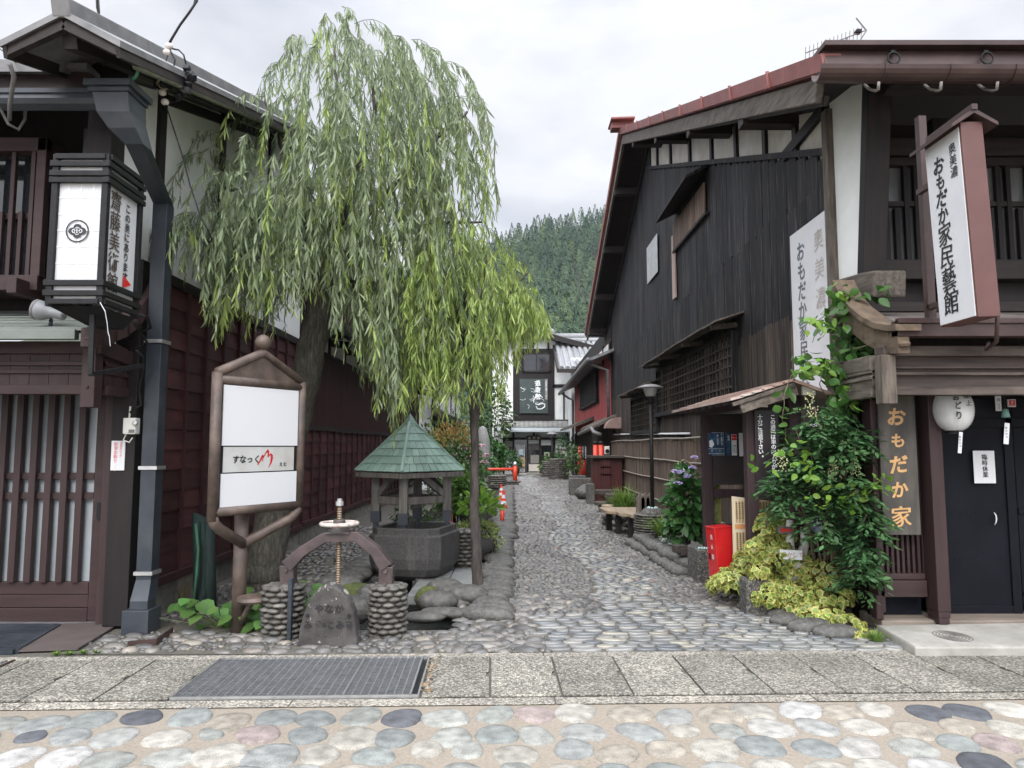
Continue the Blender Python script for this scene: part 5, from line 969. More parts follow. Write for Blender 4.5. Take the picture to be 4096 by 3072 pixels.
# ================================================================ SIGN ON PIPES, SLUICE, WELL, CHANNEL
m_pipe = mat('rusty_pipe', [(.045,.032,.026),(.085,.060,.047),(.13,.095,.075)], 7, .55, .15, dirt=.45, dirtc=(.035,.028,.025), dscale=4)
m_granite = mat('dark_granite', [(.026,.025,.025),(.058,.055,.053),(.11,.105,.10)], 60, .6, .3, dirt=.45, dirtc=(.17,.165,.155), dscale=7, dst=(1,1,.16), drange=(.56,.74), nrough=.7)
m_greywood = wood('grey_weathered_wood', (.075,.068,.060), (.20,.185,.165), 'z', 5, .75, .2, .6)
def pipe_sign():
    t = thing('pipe_sign', 'rusty pipe-framed signboard with three white panels and round seat on its post', 'signboard', (-2.3,6.1,0))
    L = Vector((-2.385,5.72,0)); Rr = Vector((-1.93,6.48,0)); d = (Rr-L).normalized(); nrm = Vector((d.y,-d.x,0)); Wd = (Rr-L).length
    def P(a, z, o=0): return L+d*a+nrm*o+Vector((0,0,z))
    zL0, zL1 = gy(880,2085,5.72).z, gy(900,1490,5.72).z; r = .043
    f = MB(); f.tube([P(0,zL0),P(0,zL1)],r,14); f.tube([P(Wd,zL0+.02),P(Wd,zL1-.01)],r,14); f.tube([P(-.0,zL1),P(Wd*.5,zL1+.21),P(Wd,zL1-.01)],r*.95,14); f.tube([P(0,zL1-.05),P(Wd,zL1-.06)],r*.9,14); f.tube([P(0,zL0+.07),P(Wd,zL0+.07)],r*.95,14)
    pole = Vector((-2.29,6.09,0)); V = pole+Vector((.03,-.03,zL0-.22))
    f.tube([P(0,zL0+.03),P(.02,zL0-.02),P(.07,zL0-.07),V],r,14); f.tube([P(Wd,zL0+.04),P(Wd-.03,zL0-.0),P(Wd-.1,zL0-.05),V],r,14)
    f.tube([P(0,zL1),P(0,zL1+.005)],r*1.02,14); f.build('pipe_frame', m_pipe, t, smooth=True)
    b = MB(); c = P(Wd*.5,zL1+.30); b.ell(c,(.068,.068,.068),18,12); b.tube([c-Vector((0,0,.12)),c],.02,8); b.build('ball_finial', m_pipe, t, smooth=True)
    b = MB(); b.prism([P(.03,zL1-.02,-.012),P(Wd*.5,zL1+.17,-.012),P(Wd-.03,zL1-.03,-.012)], nrm*.024); b.build('gable_plate', m_pipe, t)
    z0, z1 = zL0+.105, zL1-.095; h = z1-z0; mw = m_paper
    b = MB(); b.prism([P(.045,z0,-.03),P(Wd-.045,z0,-.03),P(Wd-.045,z1,-.03),P(.045,z1,-.03)], nrm*.04); b.build('backing', m_black, t)
    for a, c2, nm in ((.50,1.0,'upper_panel'),(0,.27,'lower_panel')):
        b = MB(); b.prism([P(.05,z0+h*a,.0135),P(Wd-.05,z0+h*a,.0135),P(Wd-.05,z0+h*c2,.0135),P(.05,z0+h*c2,.0135)], nrm*.01); b.build(nm, mat('bright_panel',[(.57,.578,.588),(.63,.635,.645)],2,.3,dirt=.2,dirtc=(.45,.44,.41),dscale=2), t)
    b = MB(); b.prism([P(.07,z0+h*.28,.0125),P(Wd-.08,z0+h*.28,.0125),P(Wd-.08,z0+h*.49,.0125),P(.07,z0+h*.49,.0125)], nrm*.004); b.build('name_panel', mat('stained_acrylic',[(.42,.42,.40),(.53,.53,.515)],3,.4,stretch=(1,1,.2),dirt=.35,dirtc=(.30,.26,.20),dscale=5), t)
    text('すなっく', P(.19,z0+h*.385,.019), d, (0,0,1), .07, m_ink, t, vertical=False, off=.03, shear=.1); text('えむ', P(.66,z0+h*.335,.019), d, (0,0,1), .038, m_ink, t, vertical=False, off=.03, step=1.2)
    k = MB(); Q = lambda a, z: P(a,z0+h*.385+z,.0195)
    def stroke(pts, ws):
        for (p, q), (w0, w1) in zip(zip(pts, pts[1:]), zip(ws, ws[1:])):
            p, q = Q(*p), Q(*q); dd = (q-p).normalized(); s_ = dd.cross(nrm); k.add([p-s_*w0, p+s_*w0, q+s_*w1, q-s_*w1], [(0,1,2,3)])
    stroke([(.41,-.05),(.44,.0),(.46,.035),(.465,.02),(.455,-.02)],[.004,.008,.006,.005,.003]); stroke([(.455,-.005),(.49,.05),(.515,.075),(.52,.05),(.515,.015)],[.003,.005,.010,.008,.005]); stroke([(.515,.015),(.545,.045),(.56,.02),(.55,-.03),(.525,-.075)],[.003,.006,.013,.009,.002]); k.build('red_character', m_red, t)
    p = MB(); p.tube([pole,pole+Vector((0,0,zL0+.06))],.057,18); p.build('post', m_pipe, t, smooth=True)
    s = MB(); c = Vector((-2.12,5.95,.30)); s.lathe(c, [(.0,-.02),(.12,-.02),(.135,0),(.125,.025),(.0,.03)], 24); 
    for k2 in range(9): a = k2*.7; s.lathe(c+Vector((.075*math.cos(a),.075*math.sin(a),.0285)),[(.009,0),(.009,.003)],8)
    s.build('seat', m_pipe, t, smooth=False, bevel=.006); s = MB(); s.tube([c+Vector((-.02,0,-.03)),pole+Vector((.02,-.01,.06))],.024,10); s.build('seat_strut', m_pipe, t, smooth=True)
pipe_sign()
def cobble_pillar(x, y, r, h, name='cobble_pillar', label='', group=None, n=9, layer=.042, top=True):
    t = thing(name, label, 'pillar', (x,y,-.02), group); c = MB(); c.lathe((x,y,0), [(r*.8,-.3),(r*.82,h-.02),(r*.6,h+.01)], 14); c.build('mortar_core', m_mortar2, t)
    s = MB(); rr = random.Random(int(x*100)); z = .0; k = 0
    while z < h:
        for j in range(n):
            a = 2*math.pi*(j+.5*(k%2))/n+rr.uniform(-.08,.08); s.ell((x+r*.84*math.cos(a),y+r*.84*math.sin(a),z+layer*.5), (r*rr.uniform(.24,.32),r*rr.uniform(.30,.38),layer*.48), 8, 5, .06, a)
        z += layer; k += 1
    if top:
        for j in range(5): a = j*1.3; s.ell((x+r*.45*math.cos(a),y+r*.45*math.sin(a),h+.01),(r*.33,r*.3,.02),8,5,.05,a)
    s.build('stacked_stones', m_pebble2, t, smooth=True); return t
m_pebble2 = mat('stacked_river_stone', [(.045,.042,.037),(.09,.083,.072),(.16,.148,.128)], 14, .65, .3, 60, island=.35, dirt=.3, dirtc=(.05,.05,.03), dscale=6)
def sluice():
    PL, PR = (-1.88,5.98), (-1.02,5.98)
    cobble_pillar(PL[0], PL[1], .165, .40, label='left of two cobble pillars carrying the iron arch of the sluice gate', group='cobble pillars under the sluice arch')
    cobble_pillar(PR[0], PR[1], .15, .40, label='right cobble pillar under the iron arch, next to running water', group='cobble pillars under the sluice arch')
    # inscribed stone
    t = thing('inscribed_stone', 'dark rounded standing stone with carved hiragana, in front of the sluice wheel', 'stone', (-1.43,5.72,0))
    pts = []; a, b2 = gy(648*D,1390*D,5.7), gy(777*D,1258*D,5.7); cx = (a.x+b2.x)/2; hw = (b2.x-a.x)/2; hh = b2.z
    n = 20; sil = [(-1,0),(-1.02,.12),(-.97,.35),(-.86,.58),(-.66,.80),(-.42,.94),(-.14,1.0),(.1,1.0),(.38,.93),(.62,.78),(.82,.58),(.93,.36),(1.0,.14),(1.0,0)]
    m = MB(); k = len(sil); vs = []
    for off, sc in ((-.075,.93),(-.05,1.0),(.06,1.0),(.09,.92)): vs += [(cx+hw*x*sc, 5.72+off+.03*z, hh*(z*sc if z > .05 else z)-.02) for x,z in sil]
    fs = [tuple(range(k))]+[(i*k+j,i*k+j+1,(i+1)*k+j+1,(i+1)*k+j) for i in range(3) for j in range(k-1)]+[tuple(range(4*k-1,3*k-1,-1))]
    m.add(vs, fs); lich = mat('lichen_stone', [(.022,.019,.018),(.045,.040,.037),(.08,.072,.066)], 7, .75, .35, 70, dirt=.0); 
    # pale lichen patches
    nd = lich.node_tree; v = nd.nodes.new('ShaderNodeTexNoise'); v.inputs['Scale'].default_value = 21; tcn = [x for x in nd.nodes if x.type == 'TEX_COORD'][0]; nd.links.new(tcn.outputs['Object'], v.inputs[0]); sp2 = nd.nodes.new('ShaderNodeSeparateXYZ'); nd.links.new(tcn.outputs['Object'], sp2.inputs[0]); mrn = nd.nodes.new('ShaderNodeMapRange'); mrn.inputs[1].default_value = .25; mrn.inputs[2].default_value = .45; mrn.inputs[3].default_value = -.05; mrn.inputs[4].default_value = .10; nd.links.new(sp2.outputs[2], mrn.inputs[0]); ad = nd.nodes.new('ShaderNodeMath'); nd.links.new(v.outputs[0], ad.inputs[0]); nd.links.new(mrn.outputs[0], ad.inputs[1]); st_ = nd.nodes.new('ShaderNodeMapRange'); st_.inputs[1].default_value = .64; st_.inputs[2].default_value = .67; nd.links.new(ad.outputs[0], st_.inputs[0]); mm = nd.nodes.new('ShaderNodeMixRGB'); mm.inputs[2].default_value = (.33,.31,.27,1); pb = nd.nodes['Principled BSDF']; src = pb.inputs['Base Color'].links[0].from_socket; nd.links.new(src, mm.inputs[1]); nd.links.new(st_.outputs[0], mm.inputs[0]); nd.links.new(mm.outputs[0], pb.inputs['Base Color'])
    m.build('slab', lich, t, smooth=False, bevel=.012)
    mg = mat('carved_groove', [(.012,.011,.011),(.02,.018,.018)], 9, .9); text('やなか', (cx-.075,5.642+.014,hh*.60), (1,0,0), (0,.06,1), .075, mg, t, vertical=False, off=.02, step=1.05); text('みずのこみち', (cx-.155,5.638+.006,hh*.355), (1,0,0), (0,.06,1), .066, mg, t, vertical=False, off=.02, sizes=[1.05,.95,.6,.95,1.05,.95], step=1.06)
    b = MB()
    for dx in (-.16,.155): b.lathe((0,0,0),[(.011,0),(.011,.012)],10)
    b = MB()
    for dx, dz in ((-.165,.50),(.16,.50)): b.T = Matrix.Translation((cx+dx,5.652,hh*dz)) @ Matrix.Rotation(R(90),4,'X'); b.lathe((0,0,0),[(.013,-.01),(.013,.012)],10)
    b.build('drill_holes', mg, t)
    # arch, screw, handwheel
    t = thing('sluice_gate', 'brown iron arch with threaded screw and white handwheel over the channel mouth', 'sluice gate', (-1.43,5.98,0)); Y = 5.98
    f = MB(); u = [(625,1262),(622,1222),(655,1190),(703,1160),(772,1158),(812,1190),(836,1225),(834,1262)]; ps = [gy(a*D,c*D,Y) for a,c in u]
    qs = ps[1:-1]; cen = Vector((-1.43,Y,0)); outp = []; inp = []
    for i, p in enumerate(qs):
        d0 = (qs[min(i+1,len(qs)-1)]-qs[max(i-1,0)]).normalized(); nn = Vector((-d0.z,0,d0.x)); k_ = .042 if 0 < i < len(qs)-1 else .055; outp.append(p+nn*k_-Vector((0,.06,0))); inp.append(p-nn*k_-Vector((0,.06,0)))
    f.add(outp+inp+[v+Vector((0,.12,0)) for v in outp+inp], sum([[(i,i+1,6+i+1,6+i),(12+i+1,12+i,18+i,18+i+1),(i+1,i,12+i,12+i+1),(6+i,6+i+1,18+i+1,18+i)] for i in range(5)],[])+[(0,6,18,12),(5,17,23,11)])
    f.bar(ps[0]-Vector((0,0,.06)),ps[1]+Vector((0,0,.01)),.115,.105); f.bar(ps[-1]-Vector((0,0,.06)),ps[-2]+Vector((0,0,.01)),.115,.105); 
    f.build('arch', mat('chipped_brown_iron', [(.036,.025,.025),(.062,.043,.042)], 9, .5, .2, dirt=.35, dirtc=(.16,.11,.10), dscale=7), t, bevel=.006)
    f = MB()
    for p, q in ((ps[0],ps[1]),(ps[-1],ps[-2])):
        for k2 in (.1,.8): f.T = Matrix.Translation(p.lerp(q,k2)+Vector((0,-.058,0))) @ Matrix.Rotation(R(90),4,'X'); f.lathe((0,0,0),[(.016,0),(.014,.014)],6)
    f.build('bolts', m_pipe, t)
    f = MB(); f.T = None; f.box(ps[0].x+.045,ps[0].x+.075,5.80,5.86,-.1,gy(600*D,1250*D,5.83).z); f.build('guide_rail', m_slate, t)
    xs = gy(733*D,1130*D,Y).x; zt, zb_ = gy(733*D,1092*D,Y).z, gy(728*D,1262*D,Y).z; m_rod = mat('oiled_screw', [(.16,.11,.07),(.26,.2,.14)], 10, .45, .1, metal=.5)
    s = MB(); prof = []; z = zb_-.1
    while z < zt: prof += [(.017,z),(.022,z+.008),(.017,z+.016)]; z += .019
    s.lathe((xs,Y,0), prof, 12); s.build('screw', m_rod, t, smooth=False); s = MB(); s.lathe((xs,Y,zt),[(.034,0),(.034,.035),(.022,.036),(.022,.055),(.012,.058)],12); s.build('cap', m_steel, t)
    wz = gy(733*D,1131*D,Y).z; s = MB(); Rw = .148; s.tube([(xs+Rw*math.cos(a),Y+Rw*math.sin(a),wz) for a in [k2*math.pi/20 for k2 in range(41)]],.016,10)
    for k2 in range(4): a = k2*math.pi/2+.4; s.bar((xs,Y,wz+.0),(xs+Rw*math.cos(a),Y+Rw*math.sin(a),wz),.022,.014)
    s.lathe((xs,Y,wz),[(.036,-.02),(.036,.025)],14); s.build('handwheel', mat('chipped_white_paint', [(.30,.22,.18),(.50,.44,.39),(.58,.54,.50)], 22, .6, .2), t, smooth=True)
    s = MB(); b0 = ps[3].z+.045; s.lathe((xs,Y,b0),[(.10,0),(.10,.014),(.075,.016),(.07,.045),(.055,.05),(.05,.09),(.04,.10)],18); s.box(xs-.10,xs+.10,Y-.08,Y+.08,b0-.012,b0+.004); s.build('gearbox', mat('dark_greased_iron', [(.045,.035,.03),(.09,.07,.06)], 12, .5, dirt=.3, dirtc=(.13,.19,.22), dscale=8), t)
    # stone bank, slabs, mossy rocks
sluice()
def rock(c, r, name, label, m=None, group=None, n=14, jit=.04, rot=0):
    b = MB(); b.ell(c, r, n, 9, jit, rot); o = b.build(name, m or m_boulder, origin=c, smooth=True); tag(o, label, 'stone', group); return o
def channel_things():
    proto = None; grp = 'rounded stones edging the channel'; rr = random.Random(8); y = 6.55; k = 0
    lab = 'rounded grey river stone in the row edging the lane above the channel'
    while y < 26.5:
        s = 1 if y < 12 else 1.15; x = CHX1+.17+rr.uniform(-.05,.05)+(.0 if y > 7.6 else -.0); dims = (rr.uniform(.17,.25)*s, rr.uniform(.09,.13)*s, rr.uniform(.06,.095)*s)
        if proto is None: proto = rock((x,y,.03), (.2,.11,.08), 'edging_stone', lab, None, grp); o = proto
        else: o = proto.copy(); C.objects.link(o); o.location = (x,y,.03)
        o.scale = (dims[0]/.2, dims[1]/.11, dims[2]/.08); o.rotation_euler = (0,0,rr.uniform(-.25,.25)); y += dims[1]*1.75; k += 1
    # stones under the edge (channel side wall)
    b = MB(); y = 6.4
    while y < 26:
        for z in (-.08,-.2,-.32): b.ell((CHX1+.02+rr.uniform(-.02,.02),y+rr.uniform(-.04,.04),z),(.09,.10,.065),8,5,.08,0)
        y += .19
    kind(b.build('channel_cobbles', m_pebble2, smooth=True))
    # left bank: stones laid two high
    grp = 'boulders on the left bank'; lab = 'smooth dark boulder laid along the left bank of the channel behind the arch'; pr = None; y = 6.25
    while y < 13.5:
        for z, dx in ((-.02,.0),(-.2,.08)):
            x = CHX0-.02+dx-.045*(y-6.3)*0+rr.uniform(-.05,.05)
            if pr is None: pr = rock((x,y,z),(.22,.15,.1),'bank_stone',lab,None,grp); o = pr
            else: o = pr.copy(); C.objects.link(o); o.location = (x,y,z)
            o.scale = [rr.uniform(.8,1.15)]*2+[rr.uniform(.8,1.1)]; o.rotation_euler = (0,0,rr.uniform(-.4,.4))
        y += .27
    # rocks at the channel mouth
    for u, v, Y, r, nm, lab, m in [(770,1290,6.7,(.24,.18,.13),'mossy_rock','big rock with green moss on top behind the inscribed stone',m_moss),(800,1300,6.6,(.15,.13,.16),'channel_rock','grey rock right of the mossy rock, above the dark water',None),(760,1318,6.5,(.2,.15,.13),'channel_rock','dark rock below the mossy rock at the channel mouth',None),(640,1290,6.5,(.2,.15,.12),'channel_rock','dark rock between the left cobble pillar and inscribed stone',None),(730,1262,7.2,(.24,.17,.09),'channel_rock','flat grey rock seen through the iron arch, behind the screw',None),
        (985,1283,7.3,(.2,.15,.1),'channel_rock','brown mossy rock left of the slim willow trunk foot',None),(945,1300,7.0,(.2,.14,.11),'channel_rock','grey rock beside the right cobble pillar across the water',None),(960,1270,7.5,(.2,.15,.1),'channel_rock','dark rock below the paved slab by the water',None),(1010,1285,7.2,(.22,.15,.1),'channel_rock','pale brown rock at the foot of the slim willow trunk',None),(925,1292,7.3,(.14,.12,.12),'channel_rock','small mossy rock half in the water by the slab',m_moss)]:
        p = gy(u*D,v*D,Y); rock((p.x,Y,p.z), r, nm, lab, m)
    # big flat stones at the corner of the lane
    for u, v, r, lab in [(955,1328,(.22,.11,.05),'long flat grey boulder at the near corner of the channel edge'),(975,1308,(.2,.10,.055),'flat grey boulder second from the near channel corner'),(1055,1290,(.22,.11,.055),'broad flat boulder right of the slim willow trunk'),(915,1338,(.2,.11,.05),'low flat boulder nearest the right cobble pillar'),(1000,1330,(.2,.1,.05),'low dark boulder between the apron stones and the channel corner')]:
        p = gz(u*D,v*D,0); rock((p.x,p.y,.02), r, 'corner_boulder', lab)
    # slab bridge
    b = MB(); 
    for i in range(2):
        for j in range(8): b.box(-1.12+.375*i,-1.12+.375*i+.365,7.75+.3*j,7.75+.3*j+.29,-.14,-.03+random.uniform(-.004,.004))
    t = b.build('slab_bridge', mat('bridge_slabs',[(.13,.135,.135),(.22,.225,.22)],7,.6,.3,40,island=.2,dirt=.3,dirtc=(.07,.07,.06)), origin=(-.7,8.9,-.1), bevel=.012); tag(t, 'pale grey stone slabs bridging the water between basin and lane', 'slab bridge')
    # pebble shore by the wall
    b = MB(); rr = random.Random(6)
    for _ in range(900): y = rr.uniform(6.4,14); x = rr.uniform(-3.2,-2.1); s = rr.uniform(.02,.05); b.ell((x,y,.008),(s*1.3,s,s*.5),7,4,.05,rr.uniform(0,3))
    kind(b.build('shore_pebbles', m_pebble, smooth=True))
    b = MB(); rr = random.Random(61)
    for _ in range(500): x = rr.uniform(-3.25,.3); y = rr.uniform(5.5,6.1); s = rr.uniform(.012,.028); b.ell((x,y,.006),(s*1.3,s,s*.6),6,4,.05,rr.uniform(0,3))
    kind(b.build('forecourt_pebbles', m_pebble, smooth=True))
    # wet rocks and white water in the stream
    for k, (u, v, Y, r, lab) in enumerate([(712+160,1100,15.5,(.35,.25,.12),'wet rock in the stream behind the big planter pot'),(1000,1112,15,(.25,.2,.1),'wet rock in the stream left of the short red posts')]): p = gy(u*D,v*D,Y); rock((p.x,Y,-.22), r, 'stream_rock', lab)
channel_things()
def well():
    Y = 9.0; cx, cy = -1.22, 9.1
    t = thing('stone_basin', 'dark granite water basin on short legs under the green roof', 'basin', (cx,cy,-.3)); th = R(-14)
    b = MB(); b.T = Matrix.Translation((cx,cy,0)) @ Matrix.Rotation(th,4,'Z'); s = .47
    def ring(h, z, c=.12): return [(-h+c,-h,z),(h-c,-h,z),(h,-h+c,z),(h,h-c,z),(h-c,h,z),(-h+c,h,z),(-h,h-c,z),(-h,-h+c,z)]
    vs = []; lv = [(s*.66,-.07),(s*.86,-.01),(s*.96,.08),(s,.2),(s,.47),(s*.94,.48),(s*.94,.56),(s*.80,.56),(s*.78,.40)]
    for h, z in lv: vs += ring(h, z)
    fs = [(i*8+j,i*8+(j+1)%8,i*8+8+(j+1)%8,i*8+8+j) for i in range(len(lv)-1) for j in range(8)]+[tuple(range(7,-1,-1)),tuple(range(len(vs)-8,len(vs)))]
    b.add(vs, fs); b.build('trough', m_granite, t, bevel=.012)
    for sx in (-1,1):
        for sy in (-1,1): b = MB(); b.T = Matrix.Translation((cx,cy,0)) @ Matrix.Rotation(th,4,'Z'); b.prism([(sx*.40,sy*.40,-.5),(sx*.22,sy*.40,-.5),(sx*.16,sy*.40,-.03),(sx*.40,sy*.40,-.03)],(0,-sy*.16,0)); b.build('leg', m_granite, t, bevel=.01)
    b = MB(); b.T = Matrix.Translation((cx,cy,0)) @ Matrix.Rotation(th,4,'Z'); b.quad((-.37,-.37,.44),(.37,-.37,.44),(.37,.37,.44),(-.37,.37,.44)); b.build('basin_water', m_water, t)
    t = thing('well_roof', 'green copper pyramid roof on four weathered posts above the stone basin', 'well roof', (cx,cy,.5))
    apex = gy(886*D,905*D,cy); c0 = [gy(767*D,1012*D,9.1),gy(868*D,1021*D,8.52),gy(1003*D,1013*D,9.2)]; 
    A = Vector((apex.x,cy,apex.z)); L0 = Vector((c0[0].x,9.1,1.24)); F0 = Vector((c0[1].x,8.5,1.24)); R0 = Vector((c0[2].x,9.25,1.24)); B0 = L0+R0-F0
    corners = [L0,F0,R0,B0]; r = MB(); n = 7; rr = random.Random(2)
    for i in range(4):
        p, q = corners[i], corners[(i+1)%4]; nn = (q-p).cross(A-p).normalized()
        if nn.z < 0: nn = -nn
        for k in range(n):
            a0, a1 = k/n, (k+1)/n; m_ = max(1, round(7*(1-a0)*((q-p).length/.8)))
            for j in range(m_):
                off = .5*(k%2)/m_
                t0, t1 = max(0, j/m_-off), min(1, (j+1)/m_-off)
                if j == m_-1: t1 = 1
                lo = p.lerp(A,a0); lo2 = q.lerp(A,a0); hi = p.lerp(A,a1*.985+.015 if 0 else a1); hi2 = q.lerp(A,a1); e_ = rr.uniform(.007,.013)
                v = [lo.lerp(lo2,t0+.004)+nn*e_, lo.lerp(lo2,t1-.004)+nn*e_, hi.lerp(hi2,t1-.004)+nn*.002, hi.lerp(hi2,t0+.004)+nn*.002]
                r.add(v+[x-nn*(e_+.004) for x in v], [(0,1,2,3),(4,7,6,5),(0,4,5,1),(1,5,6,2),(2,6,7,3),(3,7,4,0)])
    mc = mat('verdigris', [(.20,.31,.255),(.29,.41,.345)], 5, .55, .12, island=.14, dirt=.35, dirtc=(.10,.16,.12), dscale=4); r.build('shingles', mc, t)
    r = MB()
    for c in corners: r.bar(c+Vector((0,0,.014)),A+Vector((0,0,.012)),.035,.02)
    r.build('hip_strip', mc, t)
    r = MB(); q = [A+(c-A)*.13-Vector((0,0,-.03)) for c in corners]; r.add([A+Vector((0,0,.075))]+q+[x-Vector((0,0,.02)) for x in q],[(0,1,2),(0,2,3),(0,3,4),(0,4,1),(1,5,6,2),(2,6,7,3),(3,7,8,4),(4,8,5,1),(8,7,6,5)]); r.build('cap', mc, t)
    r = MB(); M_ = sum(corners,Vector())/4
    for c, d_ in zip(corners, corners[1:]+corners[:1]): r.bar(M_+(c-M_)*.97-Vector((0,0,.045)),M_+(d_-M_)*.97-Vector((0,0,.045)),.04,.06)
    r.add([M_+(c-M_)*.96-Vector((0,0,.02)) for c in corners],[(3,2,1,0)]); r.build('eave_frame', m_greywood, t)
    ps = [Vector((-1.72,9.08,0)),Vector((gy(872*D,1060*D,8.72).x,8.74,0)),Vector((-.83,9.2,0)),Vector((-1.25,9.5,0))]
    for p in ps: b = MB(); b.box(p.x-.052,p.x+.052,p.y-.052,p.y+.052,.62,1.24); o = b.build('post', m_greywood, t, bevel=.006); b = MB(); b.box(p.x-.058,p.x+.058,p.y-.058,p.y+.058,.60,.74); b.box(p.x-.03,p.x+.03,p.y-.03,p.y+.03,.46,.6); b.build('iron_shoe', m_slate, o)
    for a, c in ((0,1),(1,2),(2,3),(3,0)): b = MB(); b.bar(ps[a]+Vector((0,0,.88)),ps[c]+Vector((0,0,.88)),.05,.09); b.build('rail', m_greywood, t, bevel=.005)
    for a, c in ((0,1),(2,1),(2,3)): b = MB(); b.bar(ps[a]+Vector((0,0,.90)),ps[a].lerp(ps[c],.7)+Vector((0,0,1.22)),.06,.075); b.build('brace', m_greywood, t, bevel=.005)
    b = MB(); b.tube([(-1.12,9.0,.5),(-1.12,9.0,.82)],.10,14); 
    p_ = cobble_pillar(-.62, 9.6, .2, .42, label='cobble pillar behind the right end of the stone basin', n=10, layer=.05)
well()
def pot_and_posts():
    t = thing('planter_pot', 'large dark stone pot with trailing leaves standing on the slab bridge', 'planter', (-.55,10.0,-.02)); c = gy(1033*D,1195*D,10.0); c = Vector((c.x-.03,10.0,-.03))
    b = MB(); b.lathe(c,[(.17,0),(.18,.03),(.15,.05),(.24,.12),(.295,.22),(.29,.33),(.27,.36),(.24,.355),(.22,.30)],26); b.build('bowl', m_granite, t, smooth=True)
    global POT; POT = (t, c)
    for u, y, v0, v1, lab in ((973,10.6,1108,1162,'short red post with silver ball left of the slim willow trunk'),(1085,14.0,1095,1120+22,'short red post with silver ball right of the planter pot')):
        p = gy(u*D,v1*D,y); q = gy(u*D,v0*D,y); t = thing('bollard', lab, 'post', p, 'short red posts along the water'); b = MB(); b.tube([p-Vector((0,0,.05)),q],.035*y/12,10); b.build('shaft', m_red2, t, smooth=True); b = MB(); b.ell(q+Vector((0,0,.03)),(.035*y/11,)*3,12,8); b.build('ball', m_steel, t, smooth=True)
    for u, y, v0, v1, lab in ((1083,19.8,1047,1103,'taller traffic cone at the back of the pair by the water'),(1088,16.6,1060,1106,'front traffic cone of the pair by the water')):
        g0 = gy(u*D,v1*D,y); x = g0.x; h = gy(u*D,v0*D,y).z-.02; t = thing('traffic_cone', lab, 'traffic cone', (x,y,.02), 'traffic cones by the channel'); rb = h*.19; rt = h*.05
        def seg(a, c): return [(rb+(rt-rb)*a, .03+h*a),(rb+(rt-rb)*c, .03+h*c)]
        b = MB(); b.lathe((x,y,0), seg(0,.36),18); b.lathe((x,y,0), seg(.52,.64),18); b.lathe((x,y,0), seg(.8,1),18); b.build('cone_body', m_red2, t, smooth=False); b = MB(); b.lathe((x,y,0), seg(.36,.52),18); b.lathe((x,y,0), seg(.64,.8),18); b.build('white_band', m_paper, t); b = MB(); b.box(x-rb*1.35,x+rb*1.35,y-rb*1.35,y+rb*1.35,.0,.035); b.build('base', m_black, t, bevel=.01)
    # small stone figures along the water
    for u, v, lab in ((962,1105+10,'stone figure with ball head, leftmost of three in the stream'),(1041,1105,'middle stone figure with ball head in the stream'),(1060,1104,'stone figure with ball head nearest the lane edge')):
        y = 16.2; p = gy((u if u > 1000 else 1014)*D,v*D,y); t = thing('stone_figure', lab, 'stone figure', (p.x,y,-.3), 'ball-headed stone figures'); x = p.x
        b = MB(); b.lathe((x,y,-.3),[(.15,0),(.16,.2),(.15,.42),(.11,.54),(.05,.6)],14); b.build('body', m_granite, t, smooth=True); b = MB(); b.ell((x,y,.36),(.075,.075,.075),12,8); b.build('head', m_granite, t, smooth=True)
    # red railed stone bridge across the channel
    t = thing('red_bridge', 'small stone arch bridge with vermilion railing across the channel', 'bridge', (-.9,29,0)); y0 = 28.3
    a, c = gy(1045*D,1060*D,y0), gy(1115*D,1060*D,y0); n = 12; top = .12; b = MB(); pts = [(-2.4,top),(.25,top),(.25,-.5),(-.1,-.5)]+[(-.95-.75*math.cos(math.pi*k/n)*-1, -.5+.42*math.sin(math.pi*k/n)) for k in range(n+1)]+[(-2.4,-.5)]
    b.prism([(x,y0,z) for x,z in pts],(0,2.2,0)); b.build('deck', m_granite, t)
    rr = random.Random(5); b = MB()
    for k in range(16): b.ell((-2.3+k*.17,y0+.05,top+.03),(.10,.12,.06),8,5,.05)
    b.build('deck_stones', m_pebble2, t, smooth=True)
    for x in (.12,-1.6): 
        b = MB(); b.tube([(x,y0+.1,top),(x,y0+.1,top+.72)],.09,12); o = b.build('rail_post', m_red2, t, smooth=True); b = MB(); b.lathe((x,y0+.1,top+.72),[(.1,-.06),(.1,.02),(.06,.08),(.0,.11)],12); b.build('cap', m_steel, o, smooth=True)
    b = MB(); b.tube([(.12,y0+.1,top+.52),(-2.3,y0+.1,top+.52)],.055,10); b.build('rail', m_red2, t, smooth=True)
    cobble_pillar(-.55, 26.8, .32, .42, label='wide cobble pillar beside the channel before the red railed bridge', n=14, layer=.08)
    cobble_pillar(2.15, 33.2, .42, .9, label='wide cobble pillar on the far right before the gallery', n=16, layer=.09)
    cobble_pillar(1.8, 35.5, .3, .8, label='smaller cobble stack at the far right beyond the red posts', n=14, layer=.09)
m_red2 = mat('vermilion', [(.55,.045,.02),(.66,.065,.03)], 3, .4)
pot_and_posts()
